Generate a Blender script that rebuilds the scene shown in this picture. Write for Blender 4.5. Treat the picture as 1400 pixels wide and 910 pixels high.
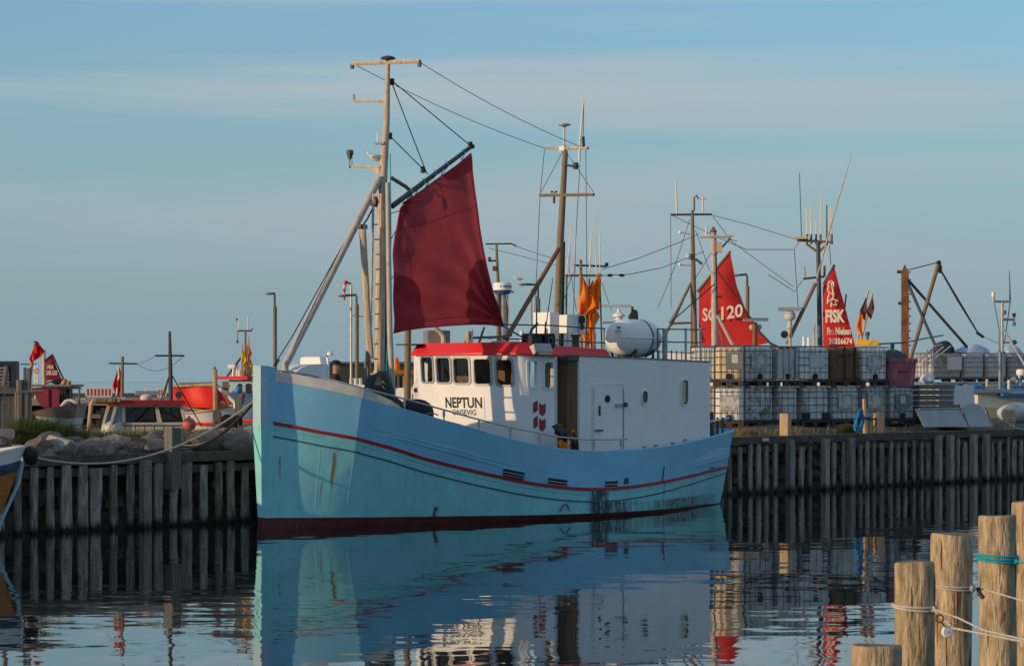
import bpy, math, random
from mathutils import Vector, Matrix
random.seed(7)
S = bpy.context.scene
for o in list(bpy.data.objects): bpy.data.objects.remove(o)
C = S.collection
R = math.radians
PI = math.pi

# ------------------------------------------------------------------ camera
FPX, HC, HY = 3500.0, 3.0, 520.0          # focal length in photo pixels, eye height, horizon row
cam = bpy.data.cameras.new('camera'); co = bpy.data.objects.new('camera', cam); C.objects.link(co)
co.location = (0, 0, HC); co.rotation_euler = (R(90), 0, 0)
cam.sensor_width = 36; cam.lens = 36*FPX/1400; cam.shift_y = (HY-455)/1400
cam.clip_start = 0.5; cam.clip_end = 30000
S.camera = co

# ------------------------------------------------------------------ light
SUN_AZ, SUN_EL = R(62), R(9.0)             # azimuth measured from behind the camera towards the left
to_sun = Vector((-math.sin(SUN_AZ)*math.cos(SUN_EL), -math.cos(SUN_AZ)*math.cos(SUN_EL), math.sin(SUN_EL)))
sl = bpy.data.lights.new('sun', 'SUN'); so = bpy.data.objects.new('sun', sl); C.objects.link(so)
sl.energy = 2.9; sl.angle = R(0.5); sl.color = (1.0, 0.69, 0.39)
so.rotation_euler = to_sun.to_track_quat('Z', 'Y').to_euler(); so.location = (-40, -30, 30)

w = bpy.data.worlds.new('World'); S.world = w; w.use_nodes = True
nt = w.node_tree; nt.nodes.clear(); N = nt.nodes.new; K = nt.links.new
sky = N('ShaderNodeTexSky'); sky.sky_type = 'NISHITA'; sky.sun_disc = False
sky.sun_elevation = SUN_EL; sky.sun_rotation = math.atan2(to_sun.x, to_sun.y)
sky.air_density = 1.0; sky.dust_density = 0.6; sky.ozone_density = 2.0
tc = N('ShaderNodeTexCoord')
sep = N('ShaderNodeSeparateXYZ'); K(tc.outputs['Generated'], sep.inputs[0])
# clouds: thin stratus streaks, stretched along the horizon
mp = N('ShaderNodeMapping'); mp.inputs['Scale'].default_value = (1.3, 1.3, 22.0); mp.inputs['Location'].default_value = (13.7, 7.1, 21.48)
K(tc.outputs['Generated'], mp.inputs[0])
nz = N('ShaderNodeTexNoise'); nz.inputs['Scale'].default_value = 1.1; nz.inputs['Detail'].default_value = 6; nz.inputs['Roughness'].default_value = 0.5; nz.inputs['Distortion'].default_value = 0.35
K(mp.outputs[0], nz.inputs['Vector'])
cr = N('ShaderNodeValToRGB'); cr.color_ramp.elements[0].position = 0.42; cr.color_ramp.elements[1].position = 0.64
cr.color_ramp.elements[0].color = (0, 0, 0, 1); cr.color_ramp.elements[1].color = (1, 1, 1, 1)
cr.color_ramp.interpolation = 'EASE'
K(nz.outputs[0], cr.inputs[0])
mulc = N('ShaderNodeMath'); mulc.operation = 'MULTIPLY'; mulc.inputs[1].default_value = 0.92; K(cr.outputs[0], mulc.inputs[0])
# thin veil that greys the sky towards the horizon all the way round
veil = N('ShaderNodeMapRange'); veil.inputs['From Min'].default_value = 0.0; veil.inputs['From Max'].default_value = 0.20
veil.inputs['To Min'].default_value = 0.97; veil.inputs['To Max'].default_value = 0.06; K(sep.outputs[2], veil.inputs[0])
SKY_ST = 0.10
bgv = N('ShaderNodeMixRGB'); bgv.inputs[2].default_value = (0.212/SKY_ST, 0.305/SKY_ST, 0.362/SKY_ST, 1)
tint = N('ShaderNodeMixRGB'); tint.blend_type = 'MULTIPLY'; tint.inputs[0].default_value = 1; tint.inputs[2].default_value = (1.00, 1.38, 1.72, 1)
K(sky.outputs[0], tint.inputs[1])
K(veil.outputs[0], bgv.inputs[0])
cl = N('ShaderNodeMixRGB'); cl.inputs[2].default_value = (0.50/SKY_ST, 0.535/SKY_ST, 0.54/SKY_ST, 1)
K(mulc.outputs[0], cl.inputs[0]); K(tint.outputs[0], cl.inputs[1]); K(cl.outputs[0], bgv.inputs[1])
bg = N('ShaderNodeBackground'); bg.inputs[1].default_value = SKY_ST; K(bgv.outputs[0], bg.inputs[0])
wo = N('ShaderNodeOutputWorld'); K(bg.outputs[0], wo.inputs[0])

S.view_settings.view_transform = 'Standard'; S.view_settings.look = 'None'
S.view_settings.exposure = 0.22; S.view_settings.gamma = 1.0
S.render.engine = 'CYCLES'

# ------------------------------------------------------------------ materials
def mat(name, col, rough=0.6, var=0.18, scale=4.0, bump=0.0, bscale=30.0, metal=0.0, stretch=(1,1,1),
        stain=None, stain_scale=2.0, stain_lo=0.52, stain_hi=0.68, stain_stretch=(1,1,1), trans=0.0, spec=0.35, wet=None, coat=0.0, rand=0.0):
    m = bpy.data.materials.new(name); m.use_nodes = True
    t = m.node_tree; b = t.nodes['Principled BSDF']; n = t.nodes.new; k = t.links.new
    g = n('ShaderNodeTexCoord'); mp = n('ShaderNodeMapping'); mp.inputs['Scale'].default_value = stretch
    k(g.outputs['Object'], mp.inputs[0])
    a = n('ShaderNodeTexNoise'); a.inputs['Scale'].default_value = scale; a.inputs['Detail'].default_value = 6; k(mp.outputs[0], a.inputs['Vector'])
    r = n('ShaderNodeMapRange'); r.inputs['From Min'].default_value = 0.3; r.inputs['From Max'].default_value = 0.7
    r.inputs['To Min'].default_value = 1-var; r.inputs['To Max'].default_value = 1+var; k(a.outputs[0], r.inputs[0])
    c = n('ShaderNodeMixRGB'); c.blend_type = 'MULTIPLY'; c.inputs[0].default_value = 1; c.inputs[1].default_value = (*col, 1); k(r.outputs[0], c.inputs[2])
    out = c.outputs[0]
    if rand > 0:                             # each object of this material weathers a little differently
        oi = n('ShaderNodeObjectInfo'); ro = n('ShaderNodeMapRange'); ro.inputs['To Min'].default_value = 1-rand; ro.inputs['To Max'].default_value = 1+rand; k(oi.outputs['Random'], ro.inputs[0])
        rc = n('ShaderNodeMixRGB'); rc.blend_type = 'MULTIPLY'; rc.inputs[0].default_value = 1; k(out, rc.inputs[1]); k(ro.outputs[0], rc.inputs[2]); out = rc.outputs[0]
        oa = n('ShaderNodeVectorMath'); oa.operation = 'ADD'; k(g.outputs['Object'], oa.inputs[0])
        om = n('ShaderNodeMath'); om.operation = 'MULTIPLY'; om.inputs[1].default_value = 37.0; k(oi.outputs['Random'], om.inputs[0]); k(om.outputs[0], oa.inputs[1]); k(oa.outputs[0], mp.inputs[0])
        gsrc = oa.outputs[0]
    else: gsrc = g.outputs['Object']
    if stain:
        mp2 = n('ShaderNodeMapping'); mp2.inputs['Scale'].default_value = stain_stretch; k(gsrc, mp2.inputs[0])
        s = n('ShaderNodeTexNoise'); s.inputs['Scale'].default_value = stain_scale; s.inputs['Detail'].default_value = 8; s.inputs['Roughness'].default_value = 0.65; k(mp2.outputs[0], s.inputs['Vector'])
        q = n('ShaderNodeMapRange'); q.inputs['From Min'].default_value = stain_lo; q.inputs['From Max'].default_value = stain_hi; k(s.outputs[0], q.inputs[0])
        x = n('ShaderNodeMixRGB'); x.inputs[2].default_value = (*stain, 1); k(q.outputs[0], x.inputs[0]); k(out, x.inputs[1]); out = x.outputs[0]
    if wet:                                  # (z where the wet weed begins, colour): tide mark of its own
        sp = n('ShaderNodeSeparateXYZ'); ge = n('ShaderNodeNewGeometry'); k(ge.outputs['Position'], sp.inputs[0])
        ad = n('ShaderNodeMath'); ad.operation = 'MULTIPLY_ADD'; ad.inputs[1].default_value = 0.25; k(a.outputs[0], ad.inputs[0]); k(sp.outputs[2], ad.inputs[2])
        q = n('ShaderNodeMapRange'); q.inputs['From Min'].default_value = wet[0]; q.inputs['From Max'].default_value = wet[0]+0.16
        q.inputs['To Min'].default_value = 1; q.inputs['To Max'].default_value = 0; k(ad.outputs[0], q.inputs[0])
        x = n('ShaderNodeMixRGB'); x.inputs[2].default_value = (*wet[1], 1); k(q.outputs[0], x.inputs[0]); k(out, x.inputs[1]); out = x.outputs[0]
    k(out, b.inputs['Base Color'])
    b.inputs['Roughness'].default_value = rough; b.inputs['Metallic'].default_value = metal
    b.inputs['Specular IOR Level'].default_value = spec; b.inputs['Coat Weight'].default_value = coat
    if bump > 0:
        bn = n('ShaderNodeTexNoise'); bn.inputs['Scale'].default_value = bscale; bn.inputs['Detail'].default_value = 5; k(mp.outputs[0], bn.inputs['Vector'])
        bp = n('ShaderNodeBump'); bp.inputs['Strength'].default_value = 1; bp.inputs['Distance'].default_value = bump; k(bn.outputs[0], bp.inputs['Height']); k(bp.outputs[0], b.inputs['Normal'])
    if trans > 0:
        tr = n('ShaderNodeBsdfTranslucent'); k(out, tr.inputs[0]); mx = n('ShaderNodeMixShader'); mx.inputs[0].default_value = trans
        k(b.outputs[0], mx.inputs[1]); k(tr.outputs[0], mx.inputs[2]); k(mx.outputs[0], t.nodes['Material Output'].inputs[0])
    return m

M = {}
M['blue'] = mat('blue_hull_paint', (0.20, 0.51, 0.72), 0.42, 0.06, 1.5, stain=(0.27, 0.53, 0.68), stain_scale=1.2, stain_lo=.5, stain_hi=.8, bump=0.004, bscale=2.2)
M['capwhite'] = mat('weathered_white_bulwark', (0.62, 0.60, 0.56), 0.6, 0.12, 3, stain=(0.30, 0.24, 0.18), stain_scale=5, stain_lo=.60, stain_hi=.78)
M['white'] = mat('white_house_paint', (0.74, 0.75, 0.75), 0.45, 0.05, 1.3, stain=(0.50, 0.43, 0.33), stain_scale=3.4, stain_lo=.63, stain_hi=.84, stain_stretch=(3.5, 3.5, .4), bump=0.003, bscale=1.8)
M['bwhite'] = mat('white_boat_paint', (0.75, 0.74, 0.72), 0.5, 0.06, 1.5, stain=(0.45, 0.36, 0.26), stain_scale=3, stain_lo=.62, stain_hi=.82, stain_stretch=(3, 3, .5))
M['cream'] = mat('cream_cabin_paint', (0.60, 0.58, 0.48), 0.5, 0.08, 2)
M['red'] = mat('red_roof_paint', (0.66, 0.025, 0.03), 0.4, 0.08, 2)
M['darkred'] = mat('dark_red_paint', (0.36, 0.02, 0.03), 0.45, 0.1, 2)
M['stripe'] = mat('red_stripe_paint', (0.34, 0.02, 0.03), 0.5, 0.15, 5)
M['antifoul'] = mat('red_brown_antifouling', (0.10, 0.022, 0.020), 0.65, 0.3, 3, stain=(0.18, 0.14, 0.12), stain_scale=3, stain_lo=.62, stain_hi=.75, stain_stretch=(4, 4, .6))
M['black'] = mat('black_rubber', (0.012, 0.013, 0.016), 0.6, 0.2, 6)
M['dark'] = mat('dark_interior', (0.018, 0.017, 0.016), 0.8, 0.2, 6)
M['navy'] = mat('navy_fender_cloth', (0.010, 0.014, 0.030), 0.8, 0.2, 6, bump=.01, bscale=12)
M['steel'] = mat('galvanised_steel', (0.42, 0.42, 0.41), 0.45, 0.15, 6, metal=0.35, stain=(.25, .17, .10), stain_scale=8, stain_lo=.6, stain_hi=.75)
M['dsteel'] = mat('dark_steel', (0.055, 0.06, 0.065), 0.5, 0.2, 6)
M['mast'] = mat('weathered_pale_mast_wood', (0.50, 0.40, 0.29), 0.7, 0.25, 6, stretch=(4, 4, .5), stain=(.16, .10, .06), stain_scale=5, stain_lo=.55, stain_hi=.75, stain_stretch=(3, 3, .4))
M['mastgrey'] = mat('grey_mast_paint', (0.42, 0.39, 0.35), 0.6, 0.15, 6, stretch=(4, 4, .5), stain=(.20, .14, .09), stain_scale=6, stain_lo=.58, stain_hi=.75)
M['mastbrown'] = mat('brown_mast_wood', (0.20, 0.145, 0.085), 0.7, 0.2, 5, stretch=(4, 4, .4), stain=(.07, .05, .035), stain_scale=5, stain_lo=.55, stain_hi=.75)
M['rustpole'] = mat('rusted_steel_pole', (0.22, 0.10, 0.045), 0.75, 0.3, 5, stain=(.09, .05, .035), stain_scale=3, stain_lo=.5, stain_hi=.7)
M['exh'] = mat('heat_stained_casing', (0.15, 0.085, 0.045), 0.45, 0.2, 1.6, metal=.3, stretch=(8, 8, .6), stain=(0.05, .03, .02), stain_scale=1.3, stain_lo=.45, stain_hi=.65, stain_stretch=(.3, .3, 1.2))
M['line'] = mat('dark_rigging_wire', (0.02, 0.02, 0.022), 0.6, 0.1)
M['wire'] = mat('grey_stay_wire', (0.10, 0.11, 0.12), 0.5, 0.1)
M['rope'] = mat('pale_rope', (0.46, 0.43, 0.37), 0.9, 0.2, 30, bump=.004, bscale=80)
M['greyrope'] = mat('grey_mooring_rope', (0.20, 0.19, 0.17), 0.9, 0.2, 30)
M['bluerope'] = mat('blue_rope', (0.02, 0.22, 0.48), 0.85, 0.25, 20)
M['tealrope'] = mat('teal_rope', (0.01, 0.30, 0.36), 0.85, 0.2, 20)
M['sail'] = mat('maroon_sailcloth', (0.40, 0.052, 0.062), 0.75, 0.12, 2.5, trans=0.42, bump=.006, bscale=5)
M['sailpatch'] = mat('sail_corner_patch', (0.46, 0.056, 0.072), 0.8, 0.12, 3, trans=0.50)
M['redsail'] = mat('bright_red_sailcloth', (0.62, 0.03, 0.025), 0.75, 0.1, 2, trans=0.25, bump=.006, bscale=4)
M['mauvesail'] = mat('faded_maroon_sailcloth', (0.24, 0.018, 0.035), 0.75, 0.1, 2, trans=0.2)
M['tarp'] = mat('red_tarpaulin', (0.74, 0.030, 0.012), 0.6, 0.08, 2, bump=.01, bscale=3)
M['redflag'] = mat('red_flag_cloth', (0.60, 0.02, 0.02), 0.8, 0.2, 6, trans=.2)
M['orange'] = mat('orange_flag_cloth', (0.92, 0.25, 0.018), 0.8, 0.12, 6, trans=.35)
M['yellow'] = mat('yellow_flag_cloth', (0.75, 0.72, 0.04), 0.8, 0.15, 6, trans=.25)
M['brownflag'] = mat('brown_flag_cloth', (0.15, 0.045, 0.04), 0.8, 0.15, 6, trans=.15)
M['yellowp'] = mat('yellow_paint', (0.80, 0.45, 0.03), 0.5, 0.1, 3)
M['orangep'] = mat('orange_paint', (0.75, 0.21, 0.02), 0.5, 0.1, 3)
M['orangewood'] = mat('varnished_orange_planks', (0.42, 0.15, 0.025), 0.35, 0.15, 3, stretch=(.5, .5, 6))
M['bluepaint'] = mat('bright_blue_paint', (0.02, 0.16, 0.42), 0.5, 0.1, 3)
M['pinkbuoy'] = mat('faded_red_buoy', (0.50, 0.11, 0.10), 0.55, 0.1, 3)
M['ltblue'] = mat('pale_blue_hull_paint', (0.34, 0.52, 0.60), 0.5, 0.08, 2)
M['mauve'] = mat('grey_mauve_planks', (0.24, 0.18, 0.16), 0.6, 0.1, 3)
M['burg'] = mat('burgundy_shelter_paint', (0.22, 0.025, 0.05), 0.5, 0.1, 2)
M['text'] = mat('black_lettering', (0.012, 0.012, 0.014), 0.5, 0)
M['textw'] = mat('white_lettering', (0.72, 0.66, 0.56), 0.7, 0.05)
M['logored'] = mat('red_logo_print', (0.28, 0.015, 0.03), 0.5, 0.1)
M['paper'] = mat('pale_label_paper', (0.50, 0.52, 0.52), 0.7, .12, 8)
M['dullplate'] = mat('grey_label_plate', (0.16, 0.17, 0.17), 0.6, .12, 8)
M['plate'] = mat('weathered_label_plate', (0.33, 0.31, 0.28), 0.6, .25, 5, stain=(.55, .54, .52), stain_scale=4, stain_lo=.5, stain_hi=.6)
M['alu'] = mat('dull_aluminium', (0.34, 0.35, 0.36), 0.5, .12, 2, metal=.4)
M['ibc'] = mat('white_ibc_plastic', (0.80, 0.80, 0.77), 0.5, 0.1, 3, stain=(.36, .33, .28), stain_scale=2.5, stain_lo=.52, stain_hi=.75, trans=.12, rand=.16)
M['ibcgrey'] = mat('grey_ibc_plastic', (0.50, 0.51, 0.51), 0.5, 0.12, 3, stain=(.22, .20, .17), stain_scale=2.5, stain_lo=.5, stain_hi=.7, trans=.1, rand=.2)
M['ibcamber'] = mat('sunlit_stained_ibc_plastic', (0.80, 0.68, 0.50), 0.5, 0.12, 2, stain=(.66, .42, .14), stain_scale=1.8, stain_lo=.45, stain_hi=.65, trans=.2)  # amber base holds warm sunlight; the orange blotches are staining
M['ibcrust'] = mat('brown_rusted_mesh_box', (0.24, 0.135, 0.07), 0.8, 0.25, 3, stain=(.07, .045, .03), stain_scale=3, stain_lo=.5, stain_hi=.65)
M['ibcdirty'] = mat('dirty_ibc_plastic', (0.58, 0.58, 0.56), 0.55, 0.15, 4, stain=(.13, .11, .09), stain_scale=5, stain_lo=.5, stain_hi=.62, trans=.08)
M['cage'] = mat('grey_cage_tube', (0.10, 0.11, 0.12), 0.5, .15, 5, metal=.3)
M['pallet'] = mat('dark_pallet_wood', (0.055, 0.048, 0.042), 0.85, .3, 6)
M['greywood'] = mat('silver_grey_wood', (0.17, 0.155, 0.135), 0.85, .25, 6, stretch=(.6, 5, 5), bump=.006, bscale=20)
M['redtub'] = mat('faded_red_tub', (0.36, 0.085, 0.12), 0.6, .12, 2, stain=(.50, .36, .36), stain_scale=2.2, stain_lo=.55, stain_hi=.68, stain_stretch=(4, 4, .7))
M['wrap'] = mat('white_shrink_wrap', (0.66, 0.68, 0.70), 0.35, .06, 3, bump=.02, bscale=6)
M['bluewrap'] = mat('pale_blue_plastic_sheet', (0.36, 0.45, 0.60), 0.5, .12, 3, bump=.03, bscale=4)
M['net'] = mat('dark_net_heap', (0.03, 0.036, 0.038), 0.9, .4, 9, bump=.04, bscale=14)
M['greennet'] = mat('grey_green_net', (0.06, 0.085, 0.085), 0.9, .4, 9, bump=.04, bscale=14)
M['pile'] = mat('weathered_quay_timber', (0.21, 0.185, 0.15), 0.85, .4, 5, stretch=(3, 3, .5), bump=.008, bscale=18, stain=(.40, .39, .36), stain_scale=2.5, stain_lo=.52, stain_hi=.72, stain_stretch=(3, 3, .5), wet=(.17, (.010, .010, .008)), rand=.38)
M['newpile'] = mat('newer_quay_timber', (0.27, 0.235, 0.195), 0.85, .25, 5, stretch=(3, 3, .5), bump=.006, bscale=18, rand=.25, wet=(.17, (.014, .013, .009)))
M['beam'] = mat('dark_quay_beam', (0.075, 0.070, 0.055), 0.85, .35, 4, stretch=(1, 1, 1), bump=.01, bscale=14, stain=(.15, .14, .12), stain_scale=3, stain_lo=.55, stain_hi=.75)
M['post'] = mat('pale_mooring_post_wood', (0.45, 0.32, 0.18), 0.85, .2, 4, stretch=(4, 4, .5), bump=.01, bscale=16, stain=(.22, .14, .08), stain_scale=4, stain_lo=.55, stain_hi=.75, stain_stretch=(3, 3, .3))
M['greypost'] = mat('grey_timber_post', (0.14, 0.13, 0.12), 0.85, .25, 4, stretch=(4, 4, .5), bump=.008, bscale=16)
M['fgpost'] = mat('foreground_pile_wood', (0.37, 0.285, 0.18), 0.85, .40, 7, stretch=(3, 3, .7), bump=.030, bscale=12, stain=(.14, .095, .055), stain_scale=6, stain_lo=.52, stain_hi=.72, stain_stretch=(2.0, 2.0, .8), rand=.12)
M['fgtop'] = mat('pile_end_grain', (0.20, 0.135, 0.08), 0.9, .3, 12, bump=.01, bscale=40)
M['concrete'] = mat('weathered_concrete', (0.24, 0.23, 0.22), 0.9, .2, 3, bump=.008, bscale=20)
M['pier'] = mat('far_pier_timber', (0.035, 0.036, 0.036), 0.9, .4, 2, stretch=(1, 1, .4))
M['pierc'] = mat('far_pier_concrete', (0.22, 0.205, 0.18), 0.9, .2, 1)
M['shed'] = mat('dark_green_shed', (0.030, 0.040, 0.032), 0.7, .15, 1)
M['blueshed'] = mat('dark_blue_shed_paint', (0.022, 0.038, 0.055), 0.6, .15, 2)
M['ground'] = mat('mole_gravel', (0.10, 0.09, 0.07), 0.95, .45, 6, bump=.03, bscale=12, stain=(.05, .055, .025), stain_scale=1.2, stain_lo=.45, stain_hi=.6)
M['seabed'] = mat('seabed_mud', (0.02, 0.03, 0.03), 0.95, .3, 1)
rocks = [mat('granite_%s' % n, c, 0.9, .28, 5, bump=.05, bscale=7, stain=s, stain_scale=3, stain_lo=.55, stain_hi=.7, rand=.2) for n, c, s in
         (('grey', (.185, .165, .145), (.09, .08, .07)), ('brown', (.20, .150, .120), (.10, .085, .07)), ('pale', (.25, .23, .205), (.12, .11, .095)), ('dark', (.12, .10, .09), (.19, .17, .155)))]
M['grass'] = mat('rough_grass', (0.075, 0.10, 0.028), 0.9, .4, 3, trans=.2)
M['drygrass'] = mat('dry_grass', (0.26, 0.19, 0.09), 0.9, .3, 3, trans=.2)
M['skin'] = mat('skin', (0.42, 0.23, 0.16), 0.6, .05)
M['cap'] = mat('dark_cap', (0.016, 0.018, 0.026), 0.8, .1)
M['gullw'] = mat('gull_white_feathers', (0.72, 0.70, 0.66), 0.8, .05)
M['gullg'] = mat('gull_grey_feathers', (0.26, 0.28, 0.30), 0.8, .05)
M['beak'] = mat('gull_beak', (0.45, 0.30, 0.04), 0.6, .05)
M['beige'] = mat('beige_panel', (0.52, 0.42, 0.25), 0.6, .1)
M['cwood'] = mat('cabin_wood', (0.20, 0.10, 0.045), 0.6, .2, 4)
M['green'] = mat('sea_green_paint', (0.03, 0.10, 0.10), 0.6, .1)
M['glamp'] = mat('green_lamp_glass', (0.01, 0.22, 0.18), 0.25, .05)
M['rlamp'] = mat('red_lamp_glass', (0.40, 0.01, 0.01), 0.25, .05)
M['radarblue'] = mat('radar_blue_base', (0.03, 0.09, 0.20), 0.5, .05)

def glass(name, col=(.55, .62, .66), dark=0.35):
    m = bpy.data.materials.new(name); m.use_nodes = True; t = m.node_tree; n = t.nodes.new; k = t.links.new
    tr = n('ShaderNodeBsdfTransparent'); tr.inputs[0].default_value = (*[c*(1-dark) for c in col], 1)
    gl = n('ShaderNodeBsdfGlossy'); gl.inputs['Roughness'].default_value = .02; gl.inputs[0].default_value = (.9, .9, .9, 1)
    fr = n('ShaderNodeFresnel'); fr.inputs[0].default_value = 1.5
    mx = n('ShaderNodeMixShader'); k(fr.outputs[0], mx.inputs[0]); k(tr.outputs[0], mx.inputs[1]); k(gl.outputs[0], mx.inputs[2])
    k(mx.outputs[0], t.nodes['Material Output'].inputs[0]); return m
M['glass'] = glass('window_glass', (.86, .90, .92), .10)
M['dglass'] = mat('dark_window_glass', (0.02, 0.022, 0.025), 0.06, 0, spec=.6)
M['skyglass'] = mat('sky_tinted_glass', (0.16, 0.24, 0.32), 0.08, 0, spec=.6)  # pale blue base puts the sky's reflection into the glass colour

# ------------------------------------------------------------------ mesh tools
class MB:
    def __init__(s): s.v = []; s.f = []; s.sharp = []
    def add(s, vs, fs):
        o = len(s.v); s.v += [tuple(x) for x in vs]; s.f += [tuple(i+o for i in f) for f in fs]; return s
    def box(s, c, d, rz=0.0, rx=0.0, ry=0.0, taper=1.0):
        mt = Matrix.Translation(c) @ Matrix.Rotation(rz, 4, 'Z') @ Matrix.Rotation(ry, 4, 'Y') @ Matrix.Rotation(rx, 4, 'X')
        vs = []
        for z in (-.5, .5):
            k = taper if z > 0 else 1
            for x, y in ((-.5, -.5), (.5, -.5), (.5, .5), (-.5, .5)): vs.append(mt @ Vector((x*d[0]*k, y*d[1]*k, z*d[2])))
        return s.add(vs, [(3, 2, 1, 0), (4, 5, 6, 7), (0, 1, 5, 4), (1, 2, 6, 5), (2, 3, 7, 6), (3, 0, 4, 7)])
    def b2(s, p, q): return s.box([(a+b)/2 for a, b in zip(p, q)], [abs(b-a) for a, b in zip(p, q)])
    def tube(s, pts, r, n=8, cap=True):
        pts = [Vector(p) for p in pts]; rs = r if isinstance(r, (list, tuple)) else [r]*len(pts)
        vs = []; up0 = None
        for i, p in enumerate(pts):
            d = (pts[min(i+1, len(pts)-1)] - pts[max(i-1, 0)]).normalized()
            if up0 is None: up0 = Vector((0, 0, 1)) if abs(d.z) < .9 else Vector((1, 0, 0))
            a = d.cross(up0)
            if a.length < 1e-4: a = d.orthogonal()
            a.normalize(); b = a.cross(d).normalized(); up0 = b
            for j in range(n):
                t = 2*PI*j/n; vs.append(p + a*(rs[i]*math.cos(t)) + b*(rs[i]*math.sin(t)))
        fs = [(i*n+j, i*n+(j+1) % n, (i+1)*n+(j+1) % n, (i+1)*n+j) for i in range(len(pts)-1) for j in range(n)]
        if cap: fs += [tuple(range(n))[::-1], tuple((len(pts)-1)*n+j for j in range(n))]
        return s.add(vs, fs)
    def lathe(s, prof, c=(0, 0, 0), n=14, axis='Z', rot=None):
        vs = []
        mt = Matrix.Translation(c) @ (rot.to_4x4() if rot else (Matrix.Rotation(R(90), 4, 'Y') if axis == 'X' else Matrix.Rotation(R(90), 4, 'X') if axis == 'Y' else Matrix.Identity(4)))
        for r, z in prof:
            for j in range(n):
                t = 2*PI*j/n; vs.append(mt @ Vector((r*math.cos(t), r*math.sin(t), z)))
        fs = [(i*n+j, i*n+(j+1) % n, (i+1)*n+(j+1) % n, (i+1)*n+j) for i in range(len(prof)-1) for j in range(n)]
        fs += [tuple(range(n))[::-1], tuple((len(prof)-1)*n+j for j in range(n))]
        return s.add(vs, fs)
    def prism(s, a, b):           # loop a -> loop b, capped
        n = len(a); fs = [(i, (i+1) % n, n+(i+1) % n, n+i) for i in range(n)]
        return s.add(list(a)+list(b), fs+[tuple(range(n))[::-1], tuple(range(n, 2*n))])
    def loops(s, ls, closed=False, cap=False):
        n = len(ls[0]); vs = [p for l in ls for p in l]; m = n if closed else n-1
        fs = [(i*n+j, i*n+(j+1) % n, (i+1)*n+(j+1) % n, (i+1)*n+j) for i in range(len(ls)-1) for j in range(m)]
        if cap: fs += [tuple(range(n))[::-1], tuple((len(ls)-1)*n+j for j in range(n))]
        return s.add(vs, fs)
    def grid(s, fn, nu, nv):
        vs = [fn(i/nu, j/nv) for i in range(nu+1) for j in range(nv+1)]
        return s.add(vs, [(i*(nv+1)+j, (i+1)*(nv+1)+j, (i+1)*(nv+1)+j+1, i*(nv+1)+j+1) for i in range(nu) for j in range(nv)])
    def blob(s, c, d, seed=0, amp=.15, nu=14, nv=9, freq=2.2, rz=0, flat=None):
        rnd = random.Random(seed); ph = [rnd.uniform(0, 6.28) for _ in range(9)]; vs = []
        for j in range(nv+1):
            th = PI*j/nv
            for i in range(nu):
                p = 2*PI*i/nu; x, y, z = math.sin(th)*math.cos(p), math.sin(th)*math.sin(p), math.cos(th)
                k = 1+amp*(math.sin(freq*x*2+ph[0])*math.sin(freq*y*2+ph[1])+.7*math.sin(freq*z*2.3+ph[2]+x*2)+.6*math.sin(freq*(x-y)*2.1+ph[3])*math.cos(freq*z+ph[4]))
                q = Vector((x*d[0]*k/2, y*d[1]*k/2, z*d[2]*k/2)); q.rotate(Matrix.Rotation(rz, 3, 'Z'))
                if flat is not None: q.z = max(q.z, flat)
                vs.append(q+Vector(c))
        fs = [(j*nu+i, j*nu+(i+1) % nu, (j+1)*nu+(i+1) % nu, (j+1)*nu+i) for j in range(nv) for i in range(nu)]
        return s.add(vs, [f[::-1] for f in fs])
    def build(s, name, m, parent=None, smooth=False, label=None, cat=None, group=None, kind=None, angle=40):
        me = bpy.data.meshes.new(name); v = s.v; org = None
        if parent is None and kind != 'structure':
            org = Vector((sum(p[0] for p in v)/len(v), sum(p[1] for p in v)/len(v), min(p[2] for p in v)))
            v = [(p[0]-org.x, p[1]-org.y, p[2]-org.z) for p in v]
        me.from_pydata(v, [], s.f); me.validate()
        import bmesh
        bm = bmesh.new(); bm.from_mesh(me); bmesh.ops.remove_doubles(bm, verts=bm.verts, dist=1e-5)
        bmesh.ops.recalc_face_normals(bm, faces=bm.faces)
        if smooth:
            for f in bm.faces: f.smooth = True
            for e in bm.edges:
                if len(e.link_faces) == 2 and e.calc_face_angle(0) > R(angle): e.smooth = False
        bm.to_mesh(me); bm.free()
        me.materials.append(m if not isinstance(m, str) else M[m])
        o = bpy.data.objects.new(name, me); C.objects.link(o)
        if org is not None: o.location = org
        if parent: o.parent = parent
        if label: o['label'] = label
        if cat: o['category'] = cat
        if group: o['group'] = group
        if kind: o['kind'] = kind
        return o

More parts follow.
